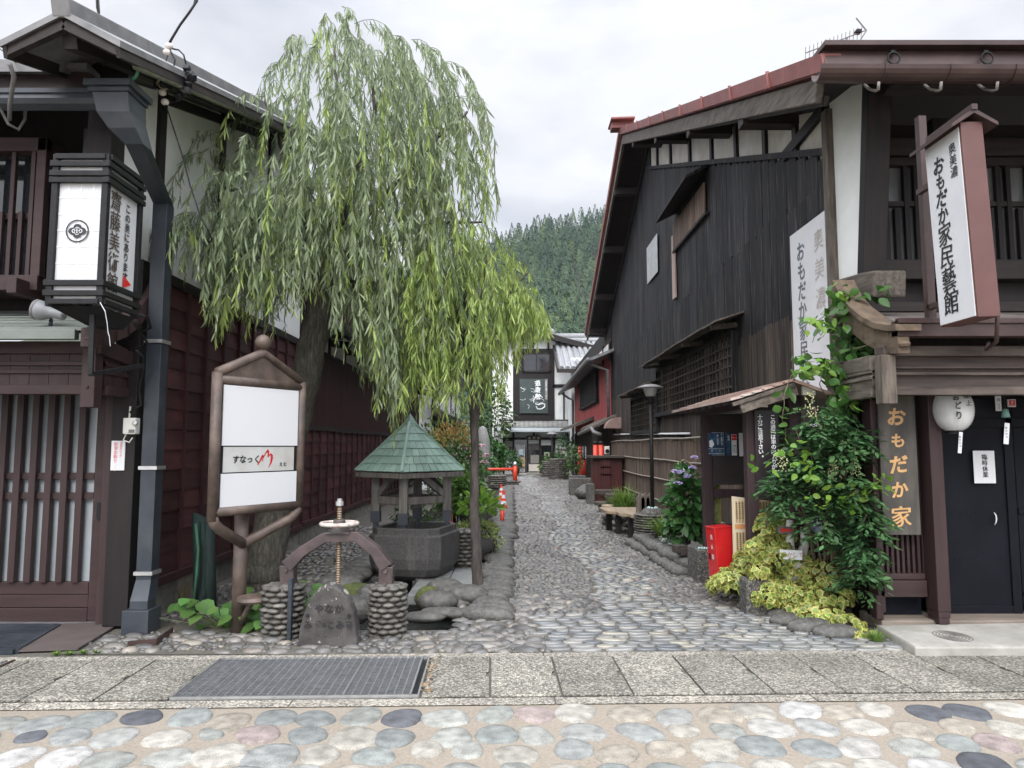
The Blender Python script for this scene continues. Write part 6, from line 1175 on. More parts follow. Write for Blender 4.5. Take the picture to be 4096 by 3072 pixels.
# ================================================================ FAR END: gallery and houses
def gallery():
    Y = 39.4; t = thing('gallery', 'black and white timbered gallery house facing down the lane at its end', 'house', (1,Y,0))
    def Z(x, y, d=0): return gy(1700+x*.4822, 1200+y*.4822, Y+d)
    def rect(mb, x0, y0, x1, y1, d=0, th=.06):
        a, c = Z(x0,y0,d), Z(x1,y1,d); mb.box(min(a.x,c.x),max(a.x,c.x),Y+d-th,Y+d,min(a.z,c.z),max(a.z,c.z)); return mb
    zp = lambda y, d=0: Z(900,y,d).z
    # body with gable
    L, Rr, ap = Z(560,400,.5).x, Z(1230,400,.5).x, Z(900,265,.5)
    b = MB(); b.prism([(L,Y+.5,0),(Rr,Y+.5,0),(Rr,Y+.5,zp(398,.5)),(ap.x,Y+.5,ap.z-.15),(L,Y+.5,zp(398,.5))],(0,9,0)); b.build('plaster_wall', m_plaster, t)
    r = MB(); n = 20
    for sx, e_ in ((-1,L-.9),(1,Rr+1.1)):
        ez = zp(380,.5)-(.1 if sx < 0 else .12); r.prism([(ap.x,Y-.3,ap.z+.1),(e_,Y-.3,ez),(e_,Y-.3,ez-.12),(ap.x,Y-.3,ap.z-.04)],(0,10,0))
    r.build('roof', m_tile, t); r = MB()
    for sx, e_ in ((-1,L-.9),(1,Rr+1.1)): ez = zp(380,.5)-.25; r.bar((ap.x,Y-.28,ap.z-.12),(e_,Y-.28,ez),.08,.3)
    r.build('bargeboard', m_dark, t)
    b = MB(); b.ell((ap.x,Y-.3,ap.z+.3),(.28,.2,.34),12,8); b.tube([(ap.x,Y-.25,ap.z+.12),(ap.x,Y+9,ap.z+.12)],.2,8); b.build('ridge_tile', m_tile, t, smooth=True); b = MB(); q = Z(990,280,.8); b.ell(q,(.28,.2,.3),10,8); b.build('ridge_end', m_tile, t, smooth=True)
    # timbers
    b = MB(); d = .5
    for x0,y0,x1,y1 in ((890,300,905,400),(1015,355,1030,420),(790,405,1150,428),(1055,428,1075,990),(730,430,745,990),(1145,700,1158,990),(1060,700,1240,728)): rect(b,x0,y0,x1,y1,d,.08)
    b.build('timber', m_dark, t); b = MB(); rect(b,745,428,1058,1000,d,.05); b.build('dark_panelling', m_dark, t)
    w_ = MB(); rect(w_,820,450,1030,590,d,.10); o = w_.build('upper_window', m_glass, t); w_ = MB()
    for x0,y0,x1,y1 in ((812,440,1038,452),(812,588,1038,602),(812,440,822,602),(1028,440,1040,602),(920,450,928,590)): rect(w_,x0,y0,x1,y1,d,.14)
    w_.build('window_frame', m_dark, o)
    # balcony rail
    b = MB(); rect(b,640,992,1225,1002,0,.08); rect(b,640,1055,1225,1064,0,.08); x = 645
    while x < 1222: rect(b,x,1000,x+5,1058,0,.05); x += 10.5
    b.build('balcony_rail', m_dark, t)
    r = MB(); a, c = Z(575,1090,-1.0), Z(1190,1070,.2); 
    r.prism([(a.x,Y-1.1,zp(1095,-1.1)),(Z(1235,1090,-1.1).x,Y-1.1,zp(1095,-1.1)),(Z(1230,1066,.1).x,Y+.1,zp(1066,.1)),(Z(610,1066,.1).x,Y+.1,zp(1066,.1))],(0,0,.08)); r.build('pent_roof', mat('pale_metal_roof',[(.30,.33,.345),(.40,.43,.44)],5,.45), t)
    b = MB(); rect(b,600,1092,1190,1100,-1.0,.05); b.build('eave_board', m_dark, t)
    # ground floor
    b = MB(); rect(b,650,1098,1225,1450,0,.05); b.build('lower_plaster', m_plaster, t)
    b = MB()
    for x0,y0,x1,y1 in ((725,1095,742,1450),(655,1140,1190,1160),(945,1150,962,1440),(1060,1150,1082,1440),(845,1165,858,1440),(645,1140,660,1440),(895,1098,910,1150),(1180,1098,1195,1440)): rect(b,x0,y0,x1,y1,0,.12)
    b.build('lower_timber', m_dark, t)
    b = MB(); rect(b,858,1190,948,1425,0,.07); rect(b,962,1205,1062,1330,0,.07); rect(b,742,1160,848,1435,0,.06); b.build('doorway', m_glass, t)
    b = MB(); rect(b,660,1160,728,1320,0,.06); b.build('lattice_back', m_dark, t); b = MB()
    for x0, x1, y0, y1 in ((662,728,1170,1210),(665,728,1290,1315),(755,828,1200,1430),(1085,1180,1170,1210)):
        x = x0
        while x < x1: rect(b,x,y0,x+4,y1,0,.10); x += 9.5
    b.build('white_slats', m_plaster, t)
    for x0,y0,x1,y1,nm,m in ((860,1362,950,1420,'counter',m_plaster_b),(875,1285,945,1355,'shelf_goods',mat('shelf_goods',[(.03,.03,.03),(.30,.27,.22),(.12,.13,.16),(.45,.42,.38)],45,.6)),(862,1195,945,1245,'upper_shelf',mat('shelf_photos',[(.02,.02,.02),(.09,.085,.075)],20,.6)),(965,1340,1060,1425,'ledge_panel',m_plaster),(960,1330,1065,1342,'ledge',m_dark),(840,1430,955,1450,'door_step',m_conc)):  # the shelf above the goods is a dark mottled print
        b = MB(); rect(b,x0,y0,x1,y1,0,.16 if nm != 'ledge' else .35); b.build(nm, m, t)
    # signs on it
    t2 = thing('gallery_signboard', 'large dark green panel with white brush writing and sketch lines on the gallery', 'sign', Z(905,790,.4)); mgp = mat('green_black_panel',[(.022,.036,.034),(.04,.058,.054)],3,.5)
    b = MB(); rect(b,785,655,1020,940,d-.1,.06); b.build('board', mgp, t2); b = MB(); rect(b,993,655,1018,828,d-.1,.08); b.build('side_strip', m_roofgrey, t2)
    mw = m_whitepaint; px = .4822*(Y+d)/FPX; f = lambda x, y: Z(x,y,d-.19)
    text('遊童館', f(935,690), (1,0,0), (0,0,1), 50*px, mw, t2, off=.04, jit=.2, step=1.1); text('水野政雄心の森ミュージアム', f(1005,672), (1,0,0), (0,0,1), 12*px, mw, t2, off=.02)
    k = MB(); rr = random.Random(4)
    for _ in range(16):
        x, y = rr.uniform(800,960), rr.uniform(720,900); a = rr.uniform(0,6.28); k.tube([f(x+math.cos(a+i*.3)*i*12, y+math.sin(a+i*.3)*i*9) for i in range(5) if 788 < x+math.cos(a+i*.3)*i*12 < 990] or [f(x,y),f(x+8,y)],.010,4)
    k.tube([f(920,880),f(935,905),f(965,905),f(990,890),f(995,865)],.03,4); k.tube([f(915,860),f(940,870),f(975,860),f(995,865)],.03,4); k.tube([f(900,850),f(905,820),f(930,800),f(960,795),(f(975,810))],.025,4); k.build('sketch_lines', mw, t2)
    t2 = thing('gallery_nameboard', 'brown arched wooden name board above the gallery entrance', 'sign', Z(900,1142,-.15)); b = MB(); pts = [(842,1128),(842,1158),(967,1158),(965,1132),(930,1115),(900,1128)]; b.prism([Z(x,y,-.2) for x,y in pts],(0,.08,0)); b.build('board', m_browncop, t2); text('遊童館', Z(868,1143,-.22), (1,0,0), (0,0,1), 24*px, mat('cream_letter',[(.5,.45,.36),(.6,.55,.45)],5,.6), t2, vertical=False, step=1.5, off=.04)
    for x0,y0,x1,y1,lab,col,txt in ((665,1212,722,1290,'cream and dark poster left of the gallery door',(.55,.50,.40),'夏まつり'),(776,1237,817,1287,'pale blue poster on the gallery door',(.40,.55,.66),''),(776,1308,828,1382,'tan paper notice low on the gallery door',(.56,.38,.20),'営業中'),(988,1262,1033,1318,'framed green picture poster right of the gallery entrance',(.30,.36,.24),''),(1085,1215,1177,1300,'white signboard with brown writing at right of the gallery',(.74,.72,.68),'')):
        b = MB(); rect(b,x0,y0,x1,y1,-.19,.03); o = b.build('poster' if x0 < 1080 else 'signboard', mat('poster_ground',[tuple(c*.85 for c in col),col],9,.6), origin=Z((x0+x1)/2,y1,-.2)); tag(o, lab, 'poster' if x0 < 1080 else 'sign')
        g_ = (x1-x0); text_m = m_ink
        if x0 == 1085: text('遊童館', Z(1108,1242,-.26), (1,0,0), (0,0,1), 20*px, mat('brown_letter',[(.10,.05,.03),(.14,.07,.05)],5,.6), o, vertical=False, step=1.2, off=.04); k = MB(); rect(k,1095,1275,1165,1279,-.23,.01); rect(k,1095,1285,1160,1288,-.23,.01); k.build('lines', m_browncop, o)
        elif x0 == 988: k = MB(); rect(k,1000,1275,1022,1308,-.23,.01); k.build('picture', m_browncop, o)
        elif x0 == 776 and y0 > 1300: text('遊童館', Z(785,1350,-.23), (1,0,0), (0,0,1), 11*px, m_ink, o, vertical=False, step=1.4); k = MB(); rect(k,797,1330,806,1338,-.23,.01); k.build('mark', m_ink, o)
        elif x0 == 776: k = MB(); rect(k,780,1242,812,1256,-.23,.01); rect(k,780,1262,800,1275,-.23,.01); k.build('picture', m_paper, o)
        else: k = MB(); rect(k,697,1215,720,1262,-.23,.01); k.build('dark_half', m_ink, o); k = MB(); rect(k,668,1268,718,1284,-.23,.01); k.build('photo', m_roofgrey, o)
    # pots, barrel, cone by the door
    for x, y, w_, h_, lab in ((758,1440,18,26,'small pot of white flowers left of the gallery door'),(1030,1445,22,30,'terracotta pot of green leaves right of the gallery door'),(1065,1445,22,28,'terracotta pot at the foot of the leafy shrub by the gallery')):
        q = Z(x,y,-1.2); t3 = thing('flower_pot', lab, 'flower pot', (q.x,Y-1.2,0)); b = MB(); b.lathe((q.x,Y-1.2,0),[(.12,0),(.19,.30),(.21,.31),(.19,.33)],14); b.build('pot', m_terra, t3, smooth=True)
        P, d2 = mound((q.x,Y-1.2,.48),(.25,.25,.25),120); V, F = roundleaves(P, d2+np.array([0,0,.3]), .12, .07); bulk('foliage', V, F, m_leafgreen, t3)
    q = Z(1020,1440,-1); b = MB(); b.lathe((q.x,Y-1,0),[(.28,0),(.36,.25),(.38,.5),(.33,.8),(.30,.82)],18); o = b.build('barrel', m_granite, origin=(q.x,Y-1,0), smooth=True); tag(o, 'grey wooden barrel beside the gallery entrance', 'barrel')
    q = Z(1155,1428,-2); b = MB(); b.lathe((q.x,Y-2,0),[(.16,0),(.13,.05),(.03,.75)],14); o = b.build('traffic_cone', m_red2, origin=(q.x,Y-2,0)); tag(o, 'single traffic cone far off by the gallery shrubs', 'traffic cone')
m_terra = mat('terracotta', [(.20,.09,.06),(.30,.15,.10)], 9, .8)
m_leafgreen = leafmat('mid_green_leaf', [(.05,.10,.025),(.09,.17,.04)])
m_tile = mat('grey_roof_tile', [(.13,.135,.14),(.26,.265,.27)], 9, .5, .2, island=.2, dirt=.4, dirtc=(.10,.10,.10), dscale=2)
gallery()
def red_house():
    t = thing('red_house', 'small house with red corrugated wall, dark slatted window and long gutter', 'house', (3.1,29,0)); X = 3.25
    def Q(u, v): return gx(u,v,X)
    A = gx(2315,1560,X); y0, y1 = 23.2, 36.5
    b = MB(); n = 150
    for k in range(n): y = y0+(y1-y0)*k/n; dy = (y1-y0)/n; b.prism([(X,y,2.3),(X-.02,y+dy*.5,2.3),(X,y+dy,2.3)],(0,0,2.7))
    b.build('red_wall', mat('faded_red_sheet',[(.27,.045,.045),(.40,.085,.08)],3,.55,.1,stretch=(1,1,.2),dirt=.35,dirtc=(.20,.06,.055),dscale=1.5), t); b = MB(); b.box(X+.01,9,y0,y1,0,5.6); b.build('body_wall', m_dark, t)
    a, c = Q(2330,1545), Q(2397,1490); w_ = MB(); z0, z1 = Q(2396,1598).z, Q(2396,1483).z; ya, yb = c.y, a.y; y = ya
    while y < yb: w_.box(X-.14,X-.06,y,y+.07,z0,z1); y += .13
    w_.box(X-.16,X-.03,ya-.1,yb+.1,z0-.1,z0); w_.box(X-.16,X-.03,ya-.1,yb+.1,z1,z1+.1); w_.build('slatted_window', m_burnt, t)
    b = MB(); b.box(X-.03,X,y0,y1,z1+.25,z1+.6); o = b.build('plaster_band', m_plaster, t); b = MB()
    for k in range(9): y = y0+k*1.6; b.box(X-.06,X-.0,y,y+.12,z1,z1+.7)
    b.build('stud', m_burnt_low, t)
    ez = gx(2330,1500,2.6); e1 = gx(2407,1385,2.55); zr = e1.z
    r = MB(); r.prism([(2.5,y0-.5,zr),(7,y0-.5,zr+1.9),(7,y0-.5,zr+1.8),(2.5,y0-.5,zr-.1)],(0,y1-y0+.8,0)); r.build('roof', m_tile, t); g_ = MB(); g_.tube([(2.46,y0-.5,zr-.05),(2.46,y1+.3,zr-.12)],.08,10); g_.tube([(2.46,y0-.2,zr-.1),(2.8,y0-.15,zr-.25),(3.12,y0-.1,zr-.35),(3.14,y0-.1,2.4)],.05,10); g_.tube([(2.46,y1-.5,zr-.1),(2.9,y1-.4,zr-.4),(3.1,y1-.4,zr-.5),(3.1,y1-.4,0)],.05,10); g_.build('gutter', m_roofgrey, t, smooth=True)
    r = MB(); r.prism([(X+.0,y0-1.2,2.55),(2.55,y0-1.2,2.2),(2.55,y0-1.2,2.12),(X,y0-1.2,2.42)],(0,4.5,0)); r.prism([(X+.0,28,2.75),(2.45,28,2.4),(2.45,28,2.3),(X,28,2.6)],(0,8,0)); r.build('pent_roof', m_weather, t); g_ = MB(); g_.tube([(2.52,27,2.0),(2.5,y0-.9,2.12),(2.52,y0-1.25,1.98),(2.75,y0-1.3,1.9)],.06,10); g_.build('low_gutter', m_roofgrey, t, smooth=True)
    b = MB(); y = y0-.5
    while y < y1: b.box(X-.05,X-.0,y,y+.06,.2,2.2); y += .14
    b.build('lower_lattice', m_burnt_low, t)
    t = thing('tiled_house', 'white house with wavy grey tiled roof standing beyond the red house', 'house', (4,37,0)); 
    Y = 37.0; b = MB(); b.box(3.12,9,37.2,48,0,6.2); b.build('plaster_wall', m_plaster, t); r = MB(); z0 = gy(2265,1470,36.4).z; z1 = gy(2300,1375,38).z
    for k in range(30):
        y = 36.4+k*.38; 
    for k in range(16):
        x = 2.55+k*.3; r.tube([(x,36.2,z0-.05),(x,40.5,z1+.55)],.12,8); r.prism([(x+.08,36.2,z0-.08),(x+.24,36.2,z0-.08),(x+.24,40.5,z1+.5),(x+.08,40.5,z1+.5)],(0,0,.05))
    r.build('roof_tiles', m_tile, t); r = MB(); r.tube([(2.1,40.4,z1+.75),(8,40.4,z1+.75)],.2,10); r.tube([(2.1,40.2,z1+.5),(8,40.2,z1+.5)],.16,8); r.ell((2.2,40.3,z1+.95),(.3,.25,.28),10,8); r.build('ridge', m_tile, t, smooth=True)
    r = MB(); r.prism([(2.3,36.1,z0-.3),(2.3,40.4,z1+.2),(2.3,40.4,z1+.45),(2.3,36.1,z0-.05)],(.1,0,0)); r.box(2.3,8,36.15,36.3,z0-.28,z0-.1); r.build('eave_board', m_darky, t)
red_house()
# ================================================================ RIGHT SIDE FURNITURE
def shelter():
    t = thing('notice_shelter', 'dark brown roofed notice shelter with warning board, against the black wall', 'shelter', (2.5,7.6,0)); mp_ = wood('plum_brown_wood',(.030,.018,.020),(.052,.032,.034),'z',4,.55,.1,.2)
    PX = [(2.24,8.42),(2.24,6.86),(2.66,6.86),(2.72,8.42)]
    for x, y in PX: b = MB(); b.box(x,x+.11,y-.055,y+.055,.12 if y < 8 else .36,1.93 if x < 2.5 else 2.03); b.build('post', mp_, t, bevel=.006)
    r = MB(); E1, E0 = Vector((2.0,6.5,1.965)), Vector((2.0,8.85,1.965)); RX, RZ = 2.58, 2.15; n = 6
    for k in range(n):
        a0, a1 = k/n, (k+1)/n; xa, xb = 2.0+(RX-2.0)*a0, 2.0+(RX-2.0)*a1; za, zb2 = 1.965+(RZ-1.965)*a0, 1.965+(RZ-1.965)*a1; r.prism([(xa,6.48,za+.028),(xb+.02,6.48,zb2+.016),(xb+.02,6.48,zb2),(xa,6.48,za)],(0,2.4,0))
    r.prism([(RX,6.48,RZ+.02),(3.1,6.48,1.98),(3.1,6.48,1.95),(RX,6.48,RZ-.01)],(0,2.4,0)); r.build('roof', mat('rusty_shelter_roof',[(.24,.115,.09),(.36,.26,.22),(.45,.40,.36)],6,.5,.1,stretch=(.4,.4,1),island=.15), t)
    r = MB(); r.bar((2.02,6.50,1.93),(RX+.01,6.50,RZ-.035),.05,.035); r.bar((2.10,6.52,1.895),(RX+.04,6.52,RZ-.085),.05,.09); r.build('bargeboard', m_weather, t, bevel=.004)
    r = MB()
    for k in range(9): y = 6.75+k*.25; r.bar((2.01,y,1.945),(2.4,y,2.07),.03,.03)
    r.bar((2.3,6.6,1.97),(2.3,8.75,1.97),.09,.1); r.build('rafter', mp_, t); r = MB(); mcr = mat('cream_paint',[(.45,.43,.36),(.55,.53,.46)],8,.6); r.box(2.235,2.355,6.53,6.56,1.91,1.985); r.build('beam_end', mcr, t); r = MB(); r.box(2.68,2.80,6.53,6.56,2.02,2.10); r.build('beam_end', mcr, t)
    b = MB(); b.box(2.35,2.72,8.38,8.42,1.10,1.93); b.box(2.78,2.81,6.9,8.4,1.0,2.0); b.build('back_panel', mat('dark_notice_panel',[(.018,.013,.013),(.035,.025,.024)],6,.6), t); b = MB(); b.box(2.76,2.80,6.95,8.2,.62,1.3); b.build('rust_panel', mat('rusty_panel',[(.04,.022,.015),(.11,.055,.035)],6,.7,.2), t)
    for z in (.95,1.18,.55): b = MB(); b.box(2.3,2.74,8.39,8.45,z,z+.10); b.box(2.74,2.80,6.9,8.4,z,z+.10); b.build('rail', mp_, t, bevel=.004)
    b = MB(); b.box(2.35,2.66,6.84,6.90,.62,.74); b.build('front_rail', mp_, t, bevel=.004); b = MB(); b.box(2.35,2.68,6.84,6.9,1.86,1.93); b.build('front_rail', mp_, t, bevel=.004)
    # warning board
    a, c = gy(3015,1640,6.78), gy(3112,1962,6.78); w_ = MB(); w_.box(a.x,c.x+.02,6.76,6.785,c.z,a.z); wb = w_.build('warning_board', mat('plum_board',[(.016,.010,.013),(.026,.018,.022)],4,.45), t, bevel=.004)
    text('この道路は車の出入りがあります。', gy(3091,1668,6.755), (1,0,0), (0,0,1), .0505, m_whitepaint, wb, off=.03, step=.93); text('十分ご注意下さい。', gy(3040,1668,6.755), (1,0,0), (0,0,1), .0505, m_whitepaint, wb, off=.03, step=.93)
    # posters
    mb_ = mat('night_blue',[(.006,.022,.05),(.012,.05,.11),(.05,.16,.24)],14,.5); u0 = Vector((1,0,0))
    def poster(u0, v0, u1, v1, Y, m, lab):
        a, c = gy(u0,v0,Y), gy(u1,v1,Y); b = MB(); b.box(a.x,c.x,Y-.004,Y,c.z,a.z); o = b.build('poster', m, origin=(a.x,Y,c.z)); tag(o, lab, 'poster'); b = MB()
        return o, a, c
    o, a, c = poster(2829,1730,2897,1821,8.37,m_paper,'dark blue fireworks poster with white edge in the notice shelter'); b = MB(); b.box(a.x+.004,c.x-.004,8.362,8.365,c.z+.004,a.z-.004); b.build('print', mb_, o); w_ = c.x-a.x
    text('ル｜ルを守って', (c.x-.028,8.36,a.z-.02), (1,0,0), (0,0,1), .021, m_whitepaint, o, off=.03, step=.95); text('楽しい花火', (c.x-.075,8.36,a.z-.035), (1,0,0), (0,0,1), .025, m_whitepaint, o, off=.03, step=.95); b = MB(); b.ell((a.x+.045,8.362,a.z-.13),(.03,.002,.04),12,8,.25); b.build('spark_print', m_whitepaint, o); text('○！×', (a.x+.05,8.36,c.z+.055), (1,0,0), (0,0,1), .028, m_whitepaint, o, vertical=False, step=1.6); b = MB(); b.box(a.x+.008,c.x-.008,8.36,8.361,c.z+.075,c.z+.078); b.box(a.x+.008,c.x-.008,8.36,8.361,c.z+.02,c.z+.023); b.build('rule_lines', m_whitepaint, o)
    o, a, c = poster(2902,1730,2922,1822,8.37,mb_,'second dark blue poster beside the fireworks poster'); text('花火', (c.x-.02,8.36,a.z-.05), (1,0,0), (0,0,1), .03, m_whitepaint, o)
    o, a, c = poster(2925,1737,2948,1822,8.3,m_paper,'white route plan poster with red heading in the notice shelter'); b = MB(); b.box(a.x+.003,c.x-.003,8.292,8.294,a.z-.07,a.z-.005); b.build('red_heading', m_red, o); text('公衆トイレ', (a.x+.01,8.29,a.z-.04), (1,0,0), (0,0,1), .013, m_whitepaint, o, vertical=False); b = MB()
    for k in range(3): b.box(a.x+.012+k*.018,a.x+.015+k*.018,8.293,8.295,c.z+.03,c.z+.12)
    b.box(a.x+.012,c.x-.012,8.293,8.295,c.z+.115,c.z+.12); b.build('plan_lines', m_ink, o)
    o, a, c = poster(2955,1732,2980,1825,8.2,m_paper,'white letter pinned at right inside the notice shelter')
    for k in range(4): text('お知らせいたします'[k:k+6], (c.x-.015-.02*k,8.192,a.z-.03), (1,0,0), (0,0,1), .011, m_ink, o)
    # leaning boards
    t2 = thing('town_map_board', 'cream noticeboard with brown columns of writing leaning inside the shelter', 'noticeboard', (2.6,7.2,.4)); Y = 7.15; a, c = gy(2928,1985,Y), gy(3100,2258,Y); mc = mat('cream_board',[(.52,.44,.30),(.60,.52,.37)],3,.6); b = MB(); b.prism([(a.x,Y,c.z+.06),(c.x,Y,c.z),(c.x,Y,a.z-.05),(a.x,Y,a.z)],(0,.02,0)); b.build('board', mc, t2)
    col = mat('tan_column',[(.33,.21,.08),(.44,.30,.13)],30,.6); b = MB(); 
    for blk in (0,1):
        for k in range(13):
            x = a.x+.03+k*.03; z1 = a.z-.05-blk*.30-.06*0; b.box(x,x+.017,Y-.004,Y-.001,z1-.21,z1)
    b.build('text_column', col, t2)
    for blk in (0,1):
        for k in range(12): text('新町商店街案内図', (a.x+.043+k*.03,Y-.006,a.z-.07-blk*.30), (1,0,0), (0,0,1), .0165, m_ink, t2, step=1.25)
    b = MB(); b.box(a.x+.02,c.x-.01,Y-.004,Y-.001,a.z-.32,a.z-.275); b.build('orange_band', mat('orange_band',[(.48,.20,.07),(.56,.26,.10)],5,.6), t2); text('新町商店街', (a.x+.055,Y-.005,c.z+.085), (1,0,0), (0,0,1), .05, m_ink, t2, vertical=False, off=.04); text('新町', (a.x+.155,Y-.006,a.z-.298), (1,0,0), (0,0,1), .028, m_red, t2, vertical=False, off=.03)
    t2 = thing('leaflet_panel', 'tall white and green leaflet panel low at the far end of the shelter', 'noticeboard', (2.45,8.5,.5)); Y = 8.5; a, c = gy(2832,1940,Y), gy(2885,2110,Y); b = MB(); b.box(a.x,a.x+.055,Y,Y+.01,c.z,a.z); b.build('white_strip', m_paper, t2); b = MB(); b.box(a.x+.055,c.x-.03,Y,Y+.01,c.z,a.z); b.build('photo_strip', mat('leaf_photo',[(.06,.10,.03),(.20,.22,.10),(.42,.38,.22)],16,.5), t2); b = MB(); b.box(c.x-.03,c.x,Y-.005,Y+.02,c.z,a.z); b.build('green_edge', mat('olive_edge',[(.20,.22,.03),(.27,.29,.06)],5,.5), t2); text('休憩所ご案内水飲場', (a.x+.025,Y-.003,a.z-.03), (1,0,0), (0,0,1), .02, m_ink, t2, step=1.5)
    # red hydrant box
    t2 = thing('hydrant_box', 'red metal fire hydrant box with white characters leaning at the shelter', 'hydrant box', (2.2,7.3,.3)); c0 = gy(2885,2270,7.3); T = Matrix.Translation((c0.x+.03,7.35,c0.z-.12)) @ Matrix.Rotation(R(14),4,'Z') @ Matrix.Rotation(R(-4),4,'Y') ; hgt = .52; mr_ = mat('hydrant_red',[(.40,.008,.010),(.52,.014,.016)],3,.35,coat=.3)
    b = MB(); b.T = T; b.box(-.10,.10,-.09,.09,0,hgt); b.box(-.105,.105,-.095,.095,hgt,hgt+.012); b.build('case', mr_, t2, bevel=.006); b = MB(); b.T = T
    for k in range(3): b.box(-.107,-.1,-.06,.0,.05+k*.022,.06+k*.022)
    b.build('vent_slots', mr_, t2); e1 = (T.to_3x3() @ Vector((0,-1,0))); n1 = T.to_3x3() @ Vector((-1,0,0)); text('消火器', T @ Vector((-.103,-.02,hgt-.09)), e1, T.to_3x3() @ Vector((0,0,1)), .052, m_whitepaint, t2, off=.02, step=1.9, sx=.9); b = MB(); b.T = T; b.box(-.108,-.1,.03,.05,.2,.26); b.build('latch', m_black, t2)
    # concrete planters
    mpl = aggregate('planter_aggregate',(.05,.048,.044),(.13,.125,.11),(.26,.24,.21))
    for x0,x1,y0,y1,h,lab in ((2.10,2.50,8.18,8.66,.38,'exposed aggregate planter block under the far shelter post'),(2.14,2.37,6.62,6.84,.33,'small rough concrete block in the yellow ivy')):
        b = MB(); b.box(x0,x1,y0,y1,-.02,h); o = b.build('stone_planter', mpl, origin=(x0,y0,0), bevel=.02); tag(o, lab, 'planter block')
    b = MB(); rr = random.Random(3)
    for k in range(22): a = k/22; b.ell((2.13+.34*a if k % 2 else 2.13+.34*a,8.22+.04*(k%2),.392),(.014,.014,.011),8,5)
    o = b.build('glass_beads', mat('aqua_glass',[(.33,.52,.50),(.45,.62,.60)],5,.15), origin=(2.3,8.2,.39), smooth=True); tag(o, 'row of pale aqua glass pebbles along the planter block top', 'glass pebbles')
    # driftwood stump with little signs
    t2 = thing('driftwood_stump', 'white painted branching driftwood with faded boards in the yellow ivy', 'driftwood', (2.7,6.7,.2)); b = MB(); Y = 6.72
    b.tube([gy(3165,2330,Y),gy(3160,2240,Y),gy(3158,2170,Y),gy(3160,2080,Y)],[.06,.05,.042,.03],12); b.tube([gy(3175,2310,Y),gy(3200,2240,Y),gy(3218,2180,Y),gy(3212,2110,Y)],[.06,.05,.04,.025],12); b.build('trunk', mat('peeling_white',[(.22,.20,.18),(.55,.54,.51),(.62,.61,.58)],12,.8,.4,stretch=(1,1,.3)), t2, smooth=True)
    b = MB(); a, c = gy(3110,2105,6.62), gy(3172,2135,6.62); b.obox(((a.x+c.x)/2,6.62,(a.z+c.z)/2),(c.x-a.x,.015,a.z-c.z),(0,.06,0)); b.build('arrow_board', m_greywood, t2); ar = MB(); q = Vector(((a.x+c.x)/2,6.608,(a.z+c.z)/2)); ar.add([q+Vector(v) for v in ((-.055,0,.0),(-.015,0,.03),(-.015,0,.012),(.05,0,.012),(.05,0,-.012),(-.015,0,-.012),(-.015,0,-.03))],[(0,6,5,4,3,2,1)]); ar.build('red_arrow', m_red, t2)
    b = MB(); a, c = gy(3118,2200,6.6), gy(3208,2238,6.6); b.obox(((a.x+c.x)/2,6.6,(a.z+c.z)/2),(c.x-a.x,.015,a.z-c.z),(0,.05,0)); b.build('faded_board', m_whitepaint, t2); text('はかして', (a.x+.04,6.588,(a.z+c.z)/2), (1,0,0), (0,0,1), .05, mat('rust_letter',[(.45,.22,.18),(.55,.34,.30)],20,.7), t2, vertical=False)
    b = MB(); q = gy(3262,2100,6.9); b.obox(q,(.26,.02,.18),(0,.1,.0)); o = b.build('blue_white_sheet', mat('blue_white',[(.62,.66,.70),(.60,.65,.72),(.05,.16,.38)],9,.4), origin=q); tag(o, 'white and blue sheet half hidden behind the shrub', 'sheet')
shelter()
